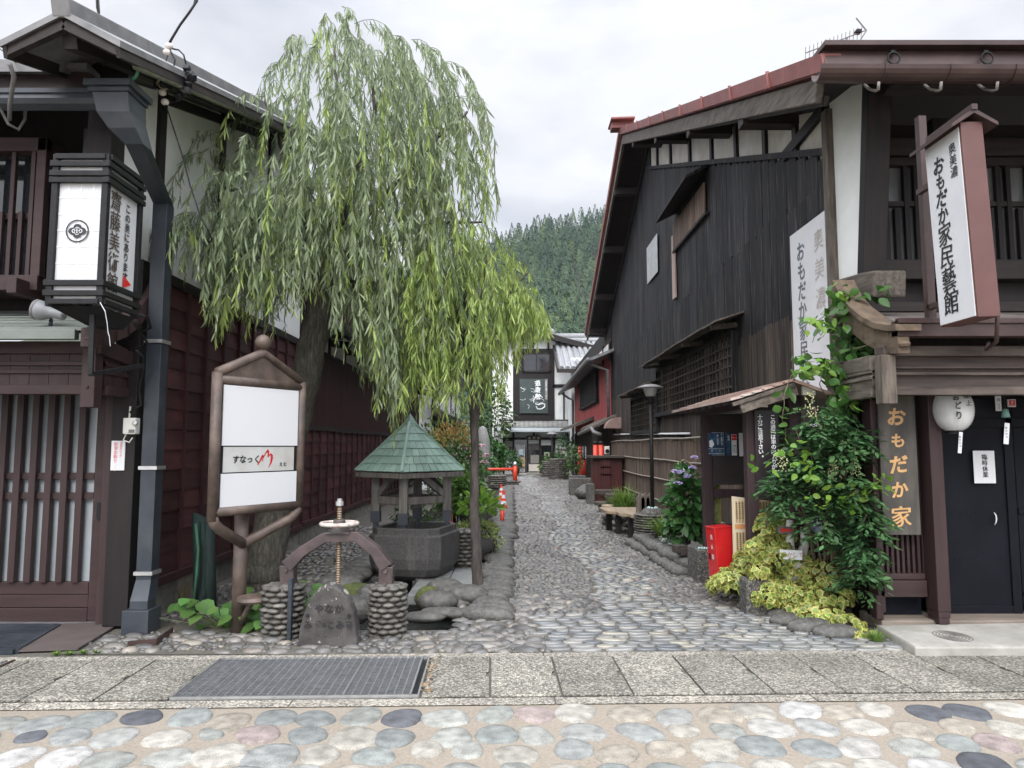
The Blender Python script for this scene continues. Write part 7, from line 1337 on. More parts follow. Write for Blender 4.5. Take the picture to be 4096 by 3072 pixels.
def lane_right():
    # street lamp on cobble base
    x, y = 2.22, 11.35; t = thing('street_lamp', 'black pole lamp with white glass shade rising from a cobble pedestal', 'street lamp', (x,y,0)); zt = gy(2612,1600,y).z
    b = MB(); b.tube([(x,y,.5),(x,y,zt)],[.034,.028],12); b.lathe((x,y,zt),[(.045,-.06),(.05,0),(.06,.04),(.085,.06)],14); b.build('pole', m_black, t, smooth=True)
    b = MB(); b.lathe((x,y,zt+.05),[(.075,0),(.12,.14),(.13,.16)],18); b.build('shade', mat('milk_glass',[(.62,.62,.60),(.68,.68,.66)],3,.3,trans=.3), t, smooth=True); b = MB(); b.lathe((x,y,zt+.2),[(.21,-.01),(.205,.005),(.10,.045),(.02,.06)],20); b.build('cap', m_roofgrey, t, smooth=True)
    p = cobble_pillar(x, y-.0, .27, .46, 'lamp_pedestal', 'thick cobble pedestal with domed concrete top and glass beads under the lamp', None, 18, .038, False); b = MB(); b.lathe((x,y,.46),[(.19,0),(.18,.06),(.13,.11),(.03,.13)],18); b.build('dome', aggregate('dome_aggregate',(.06,.06,.055),(.15,.145,.13),(.28,.27,.24)), p, smooth=True); b = MB()
    for k in range(10): a = k*.63; b.ell((x+.07*math.cos(a),y+.07*math.sin(a),.585),(.018,.018,.014),8,5)
    b.build('glass_beads', bpy.data.materials['aqua_glass'], p, smooth=True)
    # benches / tables
    mw = wood('bench_slab',(.20,.15,.10),(.34,.27,.19),'y',4,.7,.1,.3)
    t = thing('plank_bench', 'pale wood slab bench with wavy edge on dark legs beside lamp pedestal', 'bench', (1.85,12.6,0)); a = gy(1352*D,1122*D,12.9); z = .36
    b = MB(); b.prism([(1.62,13.4,z),(2.3,13.4,z),(2.35,11.95,z),(1.98,11.9,z),(1.96,12.15,z),(1.83,12.25,z),(1.82,12.55,z),(1.65,12.7,z)],(0,0,.06)); b.build('slab', mw, t, bevel=.01)
    for lx, ly in ((1.78,13.2),(1.88,12.7),(2.02,12.2),(2.1,12.05)): b = MB(); b.box(lx-.05,lx+.05,ly-.05,ly+.05,0,z); b.build('leg', m_dark, t)
    mdk = wood('dark_slab_wood',(.035,.028,.024),(.09,.075,.065),'y',4,.6,.15,.3)
    for (u,v,y,w_,d_,lab,nm) in ((2432,1968,18.2,.62,.5,'farther dark table with thick square top on one leg','slab_table'),(2482,1985,16.6,.66,.55,'nearer dark table with thick square top on one leg','slab_table')):
        p = gy(u,v,y); t = thing(nm, lab, 'table', (p.x,y,0), 'dark slab tables by the bark fence'); b = MB(); b.box(p.x-w_/2,p.x+w_/2,y-d_/2,y+d_/2,p.z-.05,p.z+.03); b.box(p.x-w_/2,p.x+w_/2,y-d_/2,y+d_/2,p.z+.036,p.z+.055); b.build('top', mdk, t, bevel=.008); b = MB(); b.box(p.x-.08,p.x+.12,y-.08,y+.08,0,p.z-.05); b.build('leg', mdk, t)
    for (u,v,y,lab) in ((2411,2008,16.9,'round wood stool farthest back beside the dark tables'),(2443,2022,15.8,'middle round wood stool of three by the dark tables'),(2461,2035,15.0,'round wood stool nearest the lily clump')):
        p = gy(u,v,y); t = thing('wood_stool', lab, 'stool', (p.x,y,0), 'round stools at the tables'); b = MB(); b.lathe((p.x,y,p.z),[(.2,-.06),(.21,-.05),(.21,.0),(.19,.015)],18); b.build('seat', mw if y < 16.5 else mdk, t); b = MB(); b.box(p.x-.09,p.x+.09,y-.09,y+.09,0,p.z-.06); b.build('leg', mdk, t)
    # latticed maroon cupboard with shelf and red poles behind it
    t = thing('lattice_cupboard', 'maroon lattice door cupboard with dark shelf top beside the tables', 'cupboard', (2.55,20,0)); a, c = gy(2372,1840,19.6), gy(2446,2045,19.6); mrd = wood('dark_red_wood',(.045,.012,.012),(.075,.022,.02),'z',4,.5)
    b = MB(); b.box(a.x,c.x+.3,19.6,20.2,0,a.z+.06); b.build('case', mrd, t); b = MB(); b.box(a.x+.25,c.x-.05,19.57,19.6,.35,a.z-.02); b.build('back_panel', mat('grey_mesh',[(.10,.10,.105),(.14,.14,.145)],30,.6), t); b = MB()
    for k in range(5): x = a.x+.22+k*(c.x-a.x-.26)/4; b.box(x-.025,x+.025,19.53,19.58,.2,a.z)
    b.box(a.x+.2,c.x,19.53,19.58,.75,.8); b.box(a.x+.2,c.x,19.53,19.58,.95,1.0); b.box(a.x+.2,c.x,19.53,19.58,.25,.35); b.build('lattice', mrd, t); b = MB(); b.box(a.x-.1,c.x+.35,19.45,20.3,a.z+.06,a.z+.12); b.build('shelf', mdk, t)
    for (u,v0,v1,y,lab) in ((2383,1775,1850,21.5,'red pole above the cupboard, left of two'),(2405,1775,1850,21.0,'red pole above the cupboard beside the meter'),(2321,1785,1925,29,'long red pole in the distance left of the warning board'),(2336,1840,1930,27.5,'shorter red pole right of the distant warning board')):
        p, q = gy(u,v1,y), gy(u,v0,y); t = thing('red_pole', lab, 'pole', (p.x,y,0), 'vermilion poles on the right'); b = MB(); b.tube([(p.x,y,0),(p.x,y,q.z)],.075 if y < 25 else .09,12); b.build('shaft', m_red2, t, smooth=True); b = MB(); b.lathe((p.x,y,q.z),[(.085,-.02),(.085,.05),(.0,.09)],12); b.build('cap', m_black, t, smooth=True)
    t = thing('distant_warning_board', 'small dark board with white writing between the far red poles', 'sign', gy(2335,1860,28)); Y = 28.2; a, c = gy(2326,1782,Y), gy(2348,1865,Y); b = MB(); b.box(a.x,c.x,Y,Y+.03,c.z,a.z); b.build('board', bpy.data.materials['plum_board'], t); text('この道路は車の出入りがあります。', ((a.x+c.x)/2+.055,Y-.01,a.z-.05), (1,0,0), (0,0,1), .053, m_whitepaint, t, off=.04, step=.93); text('十分ご注意下さい。', ((a.x+c.x)/2-.055,Y-.01,a.z-.05), (1,0,0), (0,0,1), .053, m_whitepaint, t, off=.04, step=.93)
    t = thing('electric_meter', 'grey electric meter box on the wall above the maroon cupboard', 'meter', gy(2430,1800,20.8)); a, c = gy(2417,1785,20.8), gy(2437,1818,20.8); b = MB(); b.box(a.x,c.x,20.7,20.85,c.z,a.z); b.build('case', bpy.data.materials['ivory_plastic'], t, bevel=.02); b = MB(); b.T = Matrix.Translation(((a.x+c.x)/2,20.69,(a.z+c.z)/2-.02)) @ Matrix.Rotation(R(90),4,'X'); b.lathe((0,0,0),[(.06,0),(.055,.03),(.02,.03)],14); b.build('dial', m_glass, t)
    # concrete bollard seats by the far right
    mc2 = aggregate('seat_aggregate',(.06,.06,.055),(.16,.15,.14),(.26,.25,.22))
    for (u,v,y,w_,h,lab) in ((2325,2000,22.6,.75,.55,'low concrete block seat farthest along the right edge'),(2362,2048,19.3,.2,.55,'upright concrete slab by the maroon cupboard'),(2310,1975,26,.6,.5,'concrete block seat behind the dark rounded stones')):
        p = gy(u,v,y); b = MB(); b.box(p.x-w_/2,p.x+w_/2,y-.25,y+.25,0,h); o = b.build('concrete_block', mc2, origin=(p.x,y,0), bevel=.03); tag(o, lab, 'concrete block')
    p = gy(2340,2030,20.8); b = MB(); b.ell((p.x,20.8,.2),(.3,.3,.2),12,8,.03); b.ell((p.x+.1,21.2,.2),(.3,.35,.24),12,8,.03); o = b.build('smooth_boulder', m_boulder, origin=(p.x,20.8,0), smooth=True); tag(o, 'smooth dark boulders between concrete seats on the right edge', 'boulder')
    # bed edging stones on the right
    grp = 'boulders edging the right bed'; lab = 'smooth dark boulder edging the planted bed beside the lamp pedestal'; pr = None; rr = random.Random(12)
    for k in range(13):
        y = 8.75+k*.21; 
        for z, dx in ((.04,0),(.13,.1)):
            x = 2.06-.012*k+dx+rr.uniform(-.02,.02)
            if pr is None: pr = rock((x,y,z),(.15,.12,.085),'bed_stone',lab,None,grp); o = pr
            else: o = pr.copy(); C.objects.link(o); o.location = (x,y,z)
            o.rotation_euler = (0,0,rr.uniform(-.5,.5)); o.scale = [rr.uniform(.8,1.15)]*3
    for u, v, r, lab2 in [(2995,2440,(.12,.09,.06),'grey boulder at the foot of the small concrete block'),(3080,2455,(.16,.10,.07),'dark boulder second along the ivy bed edge'),(3130,2470,(.15,.1,.07),'dark boulder third along the ivy bed edge'),(3170,2497,(.2,.12,.07),'brown flat boulder in the middle of the ivy bed edge'),(3250,2525,(.22,.12,.08),'speckled boulder below the terracotta pot rim'),(3345,2545,(.2,.12,.07),'dark boulder near the right end of the ivy bed'),(3205,2478,(.1,.08,.06),'small dark stone beside the terracotta pot rim')]:
        p = gz(u,v,0); rock((p.x,p.y,.03), r, 'ivy_bed_stone', lab2)
    p = gz(3185,2450,0); t = thing('terracotta_pot', 'low terracotta pot sunk under the yellow ivy', 'flower pot', (p.x,p.y,0)); b = MB(); b.lathe((p.x,p.y+.06,0),[(.10,0),(.13,.09),(.145,.10),(.14,.12),(.11,.11)],20); b.build('pot', m_terra, t, smooth=True)
    # little birdhouse-like plaque and black boxes in the bed
    t = thing('bird_box', 'small wooden bird box with pitched roof on the bark fence', 'bird box', gy(2735,1865,10.9)); Y = 10.9; q = gy(2738,1872,Y); b = MB(); b.box(q.x-.07,q.x+.07,Y,Y+.08,q.z-.08,q.z+.06); b.build('box', m_greywood, t); b = MB(); 
    for sx in (-1,1): b.prism([(q.x,Y-.03,q.z+.13),(q.x+.12*sx,Y-.03,q.z+.045),(q.x+.12*sx,Y-.03,q.z+.03),(q.x,Y-.03,q.z+.115)],(0,.14,0))
    b.build('roof', bpy.data.materials['bench_slab'], t); b = MB(); b.ell((q.x,Y-.005,q.z),(.025,.005,.045),10,8); b.build('bird_cutout', m_whitepaint, t, smooth=True); b = MB(); b.box(q.x-.03,q.x+.03,Y+.02,Y+.06,0,q.z-.07); b.build('stake', m_dark, t)
    for k, (u, v, lab) in enumerate(((2720,2195,'small dark wooden box lying on the bed edge, left one'),(2740,2205,'small dark wooden box nearest the planter block'))): p = gy(u,v,8.9); b = MB(); b.obox((p.x,8.9,p.z),(.16,.12,.09),(0,0,.3)); o = b.build('dark_box', mdk, origin=(p.x,8.9,p.z-.05), bevel=.006); tag(o, lab, 'box')
    for k, (u, lab) in enumerate(((2562,'pointed dark stake left of the three behind the bench'),(2582,'pointed dark stake in the middle behind the bench'),(2602,'pointed dark stake beside the lamp pole'))): p = gy(u,1985,12.2); b = MB(); x = p.x; b.prism([(x-.07,12.2,0),(x+.07,12.2,0),(x+.07,12.2,p.z-.05),(x,12.2,p.z+.07),(x-.07,12.2,p.z-.05)],(0,.06,0)); o = b.build('wood_stake', m_weatherz, origin=(x,12.2,0)); tag(o, lab, 'stake', 'pointed stakes behind the bench')
    # far lamp post before the gallery, and stone lantern on the left
    x, y = gy(2210,1950,34).x, 34; t = thing('garden_lamp', 'slim dark lamp post far off right before the gallery', 'street lamp', (x,y,0)); b = MB(); b.tube([(x,y,0),(x,y,gy(2210,1750,y).z)],.06,8); b.build('pole', m_black, t, smooth=True); b = MB(); zz = gy(2210,1750,y).z; b.lathe((x,y,zz),[(.12,0),(.25,.15),(.3,.16),(.05,.32)],14); b.build('cap', m_roofgrey, t)
    p = gy(1930,1880,30); t = thing('stone_lantern', 'tall grey carved stone lantern post behind the slim willow trunk', 'stone lantern', (p.x,30,0)); b = MB(); b.lathe((p.x,30,0),[(.5,0),(.5,.35),(.33,.36),(.36,1.0),(.30,1.8),(.16,2.3),(.05,2.4)],16); b.build('stone_post', mat('pale_stone',[(.13,.13,.125),(.22,.22,.21)],12,.8,.3), t, smooth=True); b = MB(); b.ell((p.x,29.7,1.15),(.10,.06,.16),10,8); b.build('light_opening', m_black, t, smooth=True)
    # leaning dark net bundle and willow prop on the left
    t = thing('rolled_net', 'bundle of dark green netting leaning on the maroon wall', 'netting', (-2.9,7.0,0)); b = MB(); P = [gy(795,2070,6.9),gy(800,2200,6.9),gy(795,2330,6.9),gy(790,2430,6.85)]; b.prism([P[0]+Vector(v) for v in ((-.07,0,.03),(-.02,-.04,.05),(.03,0,.02),(.09,-.03,.0),(.14,.02,-.03),(.12,.09,-.03),(-.05,.09,0))], P[3]-P[0]+Vector((.03,0,-.05))); b.tube([p+Vector((.05,-.02,-.03)) for p in P],[.03,.05,.035,.06],7); b.build('net_roll', mat('green_net',[(.004,.009,.010),(.009,.022,.02),(.013,.05,.035)],10,.8,.6,stretch=(3,3,.3)), t, smooth=True); b = MB(); b.tube([gy(783,2095,6.75),gy(793,2200,6.75),gy(786,2300,6.75),gy(772,2430,6.75)],.014,6); b.build('rope_edge', mat('net_rope',[(.03,.10,.06),(.05,.15,.09)],10,.8), t, smooth=True)
lane_right()
# ================================================================ TREES AND PLANTS
m_bark = mat('willow_bark', [(.030,.026,.020),(.10,.09,.072),(.21,.20,.165)], 34, .9, 1.0, stretch=(1,1,.22), dist=.05, nrough=.75, dirt=.4, dirtc=(.10,.12,.075), dscale=6)
m_bark2 = mat('dark_bark', [(.020,.016,.014),(.055,.045,.04),(.10,.085,.075)], 18, .9, .9, stretch=(1,1,.25), dist=.015)
m_twig = mat('green_twig', [(.06,.075,.03),(.10,.12,.05)], 10, .7)
m_wil = leafmat('willow_leaf', [(.175,.225,.125),(.27,.325,.185)], .42, .42, .34, .012)
m_wil2 = leafmat('young_willow_leaf', [(.24,.33,.08),(.34,.42,.12)], .42, .42, .18, .012)
m_wil3 = leafmat('slim_willow_leaf', [(.21,.295,.075),(.33,.42,.115)], .45, .42, .3, .014)
def proj(p):
    x, y, z = p[0], p[1], p[2]-H; f_ = y*math.cos(TH)+z*math.sin(TH); u_ = z*math.cos(TH)-y*math.sin(TH)
    return (2048+x/f_*FPX)/D, (1536-u_/f_*FPX)/D
def willow(root, top, dense, bot, yr, yc, ax, n_sparse, n_dense, mats, L=(.10,.17), W=(.012,.018), young=.22, seed=1, twl=(.5,1.25), lmb=()):
    """hanging twigs start inside the crown's outline, arch outwards and fall; leaves alternate down each twig"""
    rr = np.random.default_rng(seed); g = random.Random(seed)
    tu, tv = zip(*top); du, dv = zip(*dense); bu, bv = zip(*bot); P = [[],[]]; Dn = [[],[]]; Ls = [[],[]]; tw = MB(); u0, u1 = tu[0], tu[-1]; umid = (u0+u1)/2; half = (u1-u0)/2
    total = n_sparse+n_dense; made = 0; tries = 0
    while made < total and tries < total*14:
        tries += 1; sparse = made < n_sparse
        u = rr.uniform(u0, u1); vt = np.interp(u, tu, tv); vd = np.interp(u, du, dv); vb = np.interp(u, bu, bv)
        if sparse: v = rr.uniform(vt, max(vd, vt+20))
        else:
            lo = vd; hi = max(vd+10, vb-110); v = lo+(hi-lo)*rr.random()**1.1
        if v > vb-30: continue
        if u < 620 and rr.random() < (.6 if sparse else .35) and L[1] > .15: continue
        if not sparse and rr.random() < (.5*(.5+.5*math.sin(u*.031+v*.012)*math.sin(u*.013-v*.021+1.3))+(.4 if u > 940 and v < 430 and L[1] > .15 else .22 if v < vd+60 else 0)): continue
        k = 1-abs(u-umid)/half; Y = yc+rr.uniform(-1,1)*yr*(.35+.65*k**.5)-max(0,(umid-u)/half)*.75
        p0 = gy(u*D, v*D, Y); pb = gy(u*D, (vb+rr.uniform(-50,25))*D, Y); mxl = p0.z-pb.z
        if mxl < .12: continue
        ln = min(rr.uniform(*twl), mxl*1.02); a = Vector((p0.x-ax[0], p0.y-ax[1], 0)); a = a.normalized() if a.length > .05 else Vector((1,0,0))
        a = Vector((a.x+rr.normal()*.5, a.y+rr.normal()*.5, 0)).normalized(); out = rr.uniform(.12,.42)*(1.2 if sparse else 1); rise = rr.uniform(.02,.16) if sparse else rr.uniform(0,.08)
        pts = []; n = 9
        for i in range(n+1):
            s = i/n; q = p0+a*(out*(1-(1-s)**1.8))+Vector((0,0,rise*4*s*(1-s)*(1-s)-max(0,ln-out*.3)*s**1.55)); q += Vector((rr.normal()*.008, rr.normal()*.008, 0)); pts.append(q)
        e_ = pts[-1]; me_ = pts[6]; ue, ve = proj(e_); um, vm = proj(me_)
        if not (u0-6 < ue < u1+6) or not (u0-6 < um < u1+6) or ve > np.interp(ue, bu, bv)+22 or (vm < np.interp(um, tu, tv)-8) or (not sparse and proj(pts[3])[1] < np.interp(proj(pts[3])[0], du, dv)-25): continue
        tw.tube(pts, [.0035-.0022*i/n for i in range(n+1)], 3, False)
        m = int(ln/rr.uniform(.020,.028))+4; isy = rr.random() < young
        for j in range(m):
            s = (j+.5)/m; f = s*n; i = min(n-1, int(f)); q = pts[i].lerp(pts[i+1], f-i); tg = (pts[i+1]-pts[i]).normalized()
            d = Vector((rr.normal()*.30, rr.normal()*.30, -.95+rr.normal()*.22))+tg*.35; w_ = 1 if (isy and s > .45) or (s > .88 and rr.random() < .5) else 0
            P[w_].append(tuple(q)); Dn[w_].append(tuple(d)); Ls[w_].append(rr.uniform(*L)*(.75 if s > .85 else 1))
        made += 1
    tw.build('twigs', m_twig, root)
    for w_, nm in ((0,'foliage'),(1,'young_shoots')):
        if not P[w_]: continue
        l_ = np.array(Ls[w_]); V, F = leaves(np.array(P[w_]), np.array(Dn[w_]), l_, l_*rr.uniform(.095,.145,len(l_)), .22); bulk(nm, V, F, mats[w_], root)
def limb(mb, pts, r0, r1, wob=.03, n=10, seed=0):
    g = random.Random(seed); ps = [gy(u*D,v*D,Y) for u,v,Y in pts]; out = []
    for p, q in zip(ps, ps[1:]):
        for k in range(5): out.append(p.lerp(q,k/5)+Vector((g.uniform(-wob,wob),g.uniform(-wob,wob),0))*(.5 if k else 0))
    out.append(ps[-1]); m = len(out); mb.tube(out, [r0+(r1-r0)*(i/(m-1))**.8 for i in range(m)], n)
def trees():
    t = thing('willow_tree', 'large drooping willow with leaning rough grey trunk in front of the storehouse', 'tree', (-2.75,8,0))
    b = MB(); limb(b, [(566,1290,8.0),(580,1180,8.0),(605,1040,8.0),(640,900,7.95),(668,780,7.9),(690,660,7.9),(702,590,7.9)], .225, .135, .03, 14, 1); b.ell(gy(568*D,1235*D,8),(.26,.25,.18),12,8,.1); tk = b.build('trunk', m_bark, t, smooth=True)
    LM = [[(700,600,7.9),(735,480,7.9),(775,360,7.9),(810,240,7.9),(800,130,7.9)],[(702,600,7.9),(780,480,7.8),(870,380,7.7),(960,280,7.7),(1010,240,7.7)],[(690,640,7.9),(620,540,7.8),(560,470,7.6),(510,410,7.3),(465,400,7.1)],[(700,590,7.9),(660,450,8.1),(610,320,8.3),(570,200,8.4)],[(700,600,7.9),(720,470,7.4),(730,350,7.0)],[(720,560,7.9),(830,520,8.2),(940,480,8.3),(1040,480,8.2)],[(775,360,7.9),(730,230,7.9),(720,90,7.8)],[(690,640,7.9),(560,560,7.4),(460,520,7.0),(410,510,6.8)],[(700,600,7.9),(830,610,7.5),(940,600,7.4),(1010,590,7.4)]]
    for k, l in enumerate(LM): b = MB(); limb(b, l, .07 if k < 6 else .045, .012, .05, 8, k+3); b.build('branch', m_bark2, t, smooth=True)
    top = [(325,470),(360,350),(385,300),(430,262),(480,245),(530,185),(570,160),(610,110),(650,55),(700,35),(745,12),(800,50),(850,72),(900,80),(950,105),(1000,135),(1030,200),(1060,280),(1078,380)]
    dense = [(325,600),(360,520),(400,470),(450,440),(520,420),(600,390),(640,320),(665,250),(700,205),(760,185),(850,195),(950,240),(1000,290),(1040,370),(1060,400),(1078,440)]
    bot = [(310,590),(350,560),(385,600),(420,590),(450,730),(500,770),(540,700),(600,730),(640,690),(700,640),(740,800),(790,850),(815,950),(850,950),(880,880),(920,800),(960,820),(1000,700),(1040,560),(1080,450)]
    willow(t, top, dense, bot, 1.25, 7.7, (-2.3,7.9), 210, 730, (m_wil, m_wil2), seed=3, twl=(.55,1.45))
    t = thing('slim_willow', 'slim yellow-green willow with thin dark trunk beside the lane', 'tree', (-.37,7.76,0))
    b = MB(); limb(b, [(1032,1285,7.76),(1029,1180,7.76),(1024,1080,7.76),(1027,980,7.78),(1022,880,7.8),(1014,780,7.8),(1005,700,7.8),(1010,600,7.8)], .062, .03, .012, 12, 5); b.ell(gy(1033*D,1282*D,7.76),(.09,.09,.05),10,6,.1); b.build('trunk', m_bark2, t, smooth=True)
    for k, l in enumerate([[(1022,900,7.8),(1045,800,7.8),(1075,700,7.8),(1110,620,7.8),(1140,590,7.8)],[(1018,830,7.8),(985,760,7.9),(950,680,8.0),(930,600,8.1)],[(1012,760,7.8),(1040,640,7.6),(1050,550,7.5)],[(1014,790,7.8),(990,680,7.5),(985,580,7.3),(990,510,7.3)],[(1025,930,7.8),(1050,840,8.1),(1060,760,8.2)]]): b = MB(); limb(b, l, .028, .008, .03, 7, k+20); b.build('branch', m_bark2, t, smooth=True)
    top = [(872,560),(900,500),(950,460),(1000,470),(1050,490),(1090,520),(1130,570),(1165,625),(1185,680)]; dense = [(872,620),(900,560),(950,500),(1000,510),(1050,530),(1090,570),(1130,620),(1165,670),(1185,720)]
    bot = [(872,880),(900,920),(930,900),(965,950),(1000,880),(1030,880),(1055,930),(1080,860),(1105,800),(1130,760),(1150,735),(1170,725),(1185,720),(1195,705)]
    willow(t, top, dense, bot, .75, 7.8, (-.4,7.8), 32, 330, (m_wil3, m_wil2), (.085,.145), young=.25, seed=9, twl=(.4,1.0))
trees()
m_nan = leafmat('nandina_leaf', [(.035,.095,.035),(.08,.17,.058)], .3, .55, .42, .018)
m_nany = leafmat('bright_leaf', [(.12,.24,.03),(.19,.33,.05)], .4, .4, .2, .015)
m_vine = leafmat('vine_leaf', [(.035,.10,.022),(.075,.17,.035)], .35, .38, .3, .015)
m_flow = mat('cream_blossom', [(.26,.29,.13),(.40,.42,.22)], 20, .7, island=.25)
def nandina():
    c = gz(1795*D,1325*D,0); t = thing('nandina_shrub', 'tall multi-stemmed green shrub with cream flower sprays by the carved board', 'shrub', (c.x,c.y,0)); g = random.Random(4); rr = np.random.default_rng(5)
    tips = [(1780,900),(1830,1000),(1735,1000),(1690,990),(1720,930),(1760,880),(1800,890),(1850,930),(1700,1060),(1740,1010),(1790,990),(1840,1030),(1770,1100),(1830,1130),(1862,1150),(1852,1210),(1872,1110),(1745,960),(1820,950),(1700,1020),(1860,1180),(1850,1090),(1790,1060)]
    sb = MB(); P = []; Dn = []; bl = []
    for k, (u, v) in enumerate(tips):
        Y = 6.38-.38*(u-1690)/215+g.uniform(-.16,.1); q = gy(u*D,v*D,Y); b0 = Vector((c.x+g.uniform(-.10,.10), c.y+g.uniform(-.08,.08), 0)); mid = b0.lerp(q,.5)+Vector((g.uniform(-.05,.05),0,.12)); mid.x = b0.x+(q.x-b0.x)*.35
        sb.tube([b0, b0.lerp(mid,.5)+Vector((0,0,.04)), mid, mid.lerp(q,.6), q], [.013,.012,.010,.007,.004], 6)
        for f in range(26):   # fronds
            a = g.uniform(0,6.28); el = g.uniform(-.15,.5); base = q+Vector((g.uniform(-.03,.03),g.uniform(-.03,.03),-g.uniform(0,.25))); d = Vector((math.cos(a)*math.cos(el),math.sin(a)*math.cos(el),math.sin(el))); ln = g.uniform(.14,.26)
            for j in range(11):
                s = .25+.75*j/11; p = base+d*ln*s-Vector((0,0,.10*s*s*ln/.2)); side = (Vector((-math.sin(a),math.cos(a),0)))*(1 if j % 2 else -1)
                br = side*g.uniform(.02,.07)*(1.2-s*.5); P.append(tuple(p+br*.5)); Dn.append(tuple(d*.7+side*g.uniform(.3,.9)+Vector((0,0,g.uniform(-.5,.05)))))
    sb.build('stems', mat('nandina_stem',[(.10,.075,.05),(.20,.15,.10)],14,.8,.4,stretch=(1,1,.2)), t, smooth=True)
    P = np.array(P); Dn = np.array(Dn); n = len(P); l_ = rr.uniform(.045,.08,n); up = np.tile([0,0,1.],(n,1))+rr.normal(size=(n,3))*.35; V, F = leaves(P, Dn, l_, l_*.42, .2, up); bulk('foliage', V, F, m_nan, t)
    # bright broad leaves poking out
    P = []; Dn = []
    for u, v, nn in ((1905,1040,16),(1720,985,9),(1745,1020,12),(1830,1090,14),(1700,960,6),(1770,1075,8),(1850,1060,10),(1650,1000,5)):
        for _ in range(nn): q = gy((u+g.uniform(-26,26))*D,(v+g.uniform(-20,20))*D,5.92); P.append(tuple(q)); Dn.append((g.uniform(-1,1),g.uniform(-1,.2),g.uniform(-.5,.5)))
    V, F = roundleaves(np.array(P), np.array(Dn), rr.uniform(.06,.10,len(P)), .05, .15); bulk('broad_leaves', V, F, m_nany, t)
    b = MB()
    for u, v, s in ((1750,880,1.1),(1690,1000,.9),(1845,1010,.8),(1800,1020,.8),(1850,1075,.6)):
        q = gy(u*D,v*D,6.0)
        b = MB()
        for _ in range(70): h = g.random(); b.ell(q+Vector((g.gauss(0,.045*(1.1-h))*s, g.gauss(0,.04)*s, (h-.4)*.20*s)), (.0065,)*3, 5, 3)
        b.build('flower_spray', m_flow, t, smooth=True)
nandina()
def vine():
    t = thing('climbing_vine', 'leafy green climbing vine on the corner post beside the curved eave end', 'vine', (3.15,6.4,1.7)); g = random.Random(8); rr = np.random.default_rng(8); b = MB()
    path = [(1800,1060,6.6),(1790,960,6.6),(1800,880,6.5),(1815,800,6.5),(1825,720,6.6),(1820,660,6.7),(1835,625,6.7)]; limb(b, path, .012, .007, .03, 6, 1); b2 = [[(1815,800,6.5),(1760,790,6.4),(1710,810,6.3),(1695,850,6.3),(1690,900,6.3),(1700,960,6.3)],[(1820,660,6.7),(1770,690,6.5),(1755,740,6.4)],[(1835,625,6.7),(1890,640,6.6),(1935,610,6.6)],[(1810,760,6.5),(1860,750,6.0),(1890,740,5.8)],[(1800,880,6.5),(1770,830,6.3),(1780,790,6.3)]]
    for k, l in enumerate(b2): limb(b, l, .006, .003, .02, 5, k+2)
    b.build('stem', mat('vine_stem',[(.10,.08,.05),(.17,.14,.09)],14,.8), t, smooth=True); P = []; Dn = []
    def put(u, v, Y, n, su, sv):
        for _ in range(n): q = gy((u+g.gauss(0,su))*D,(v+g.gauss(0,sv))*D,Y+g.gauss(0,.10)); P.append(tuple(q)); Dn.append((g.gauss(0,.7),-.5+g.gauss(0,.4),g.gauss(-.5,.5)))
    for u,v,n,su,sv in ((1825,640,34,16,14),(1815,690,40,16,22),(1825,750,55,20,24),(1845,780,60,26,24),(1830,830,60,24,24),(1820,880,46,18,26),(1800,930,30,14,30),(1770,700,14,16,18),(1760,790,34,28,10),(1870,735,22,16,10),(1900,635,12,14,8),(1815,860,30,20,16),(1790,990,30,18,30)): put(u,v,6.35,n,su,sv)
    for u,v in ((1710,805),(1700,830),(1695,850),(1690,880),(1690,905),(1698,930),(1702,960),(1720,800)): put(u,v,6.3,2,5,6)
    V, F = roundleaves(np.array(P), np.array(Dn), rr.uniform(.075,.13,len(P)), rr.uniform(.05,.085,len(P)), .15); bulk('foliage', V, F, m_vine, t); P = []; Dn = []
    for u,v,n,su,sv in ((1835,840,26,14,14),(1770,790,20,20,10),(1780,700,18,20,14),(1820,640,10,10,10),(1740,805,10,14,8)): put(u,v,6.2,n,su,sv)
    V, F = roundleaves(np.array(P), np.array(Dn), rr.uniform(.06,.11,len(P)), .05, .15); bulk('young_leaves', V, F, m_nany, t)
vine()
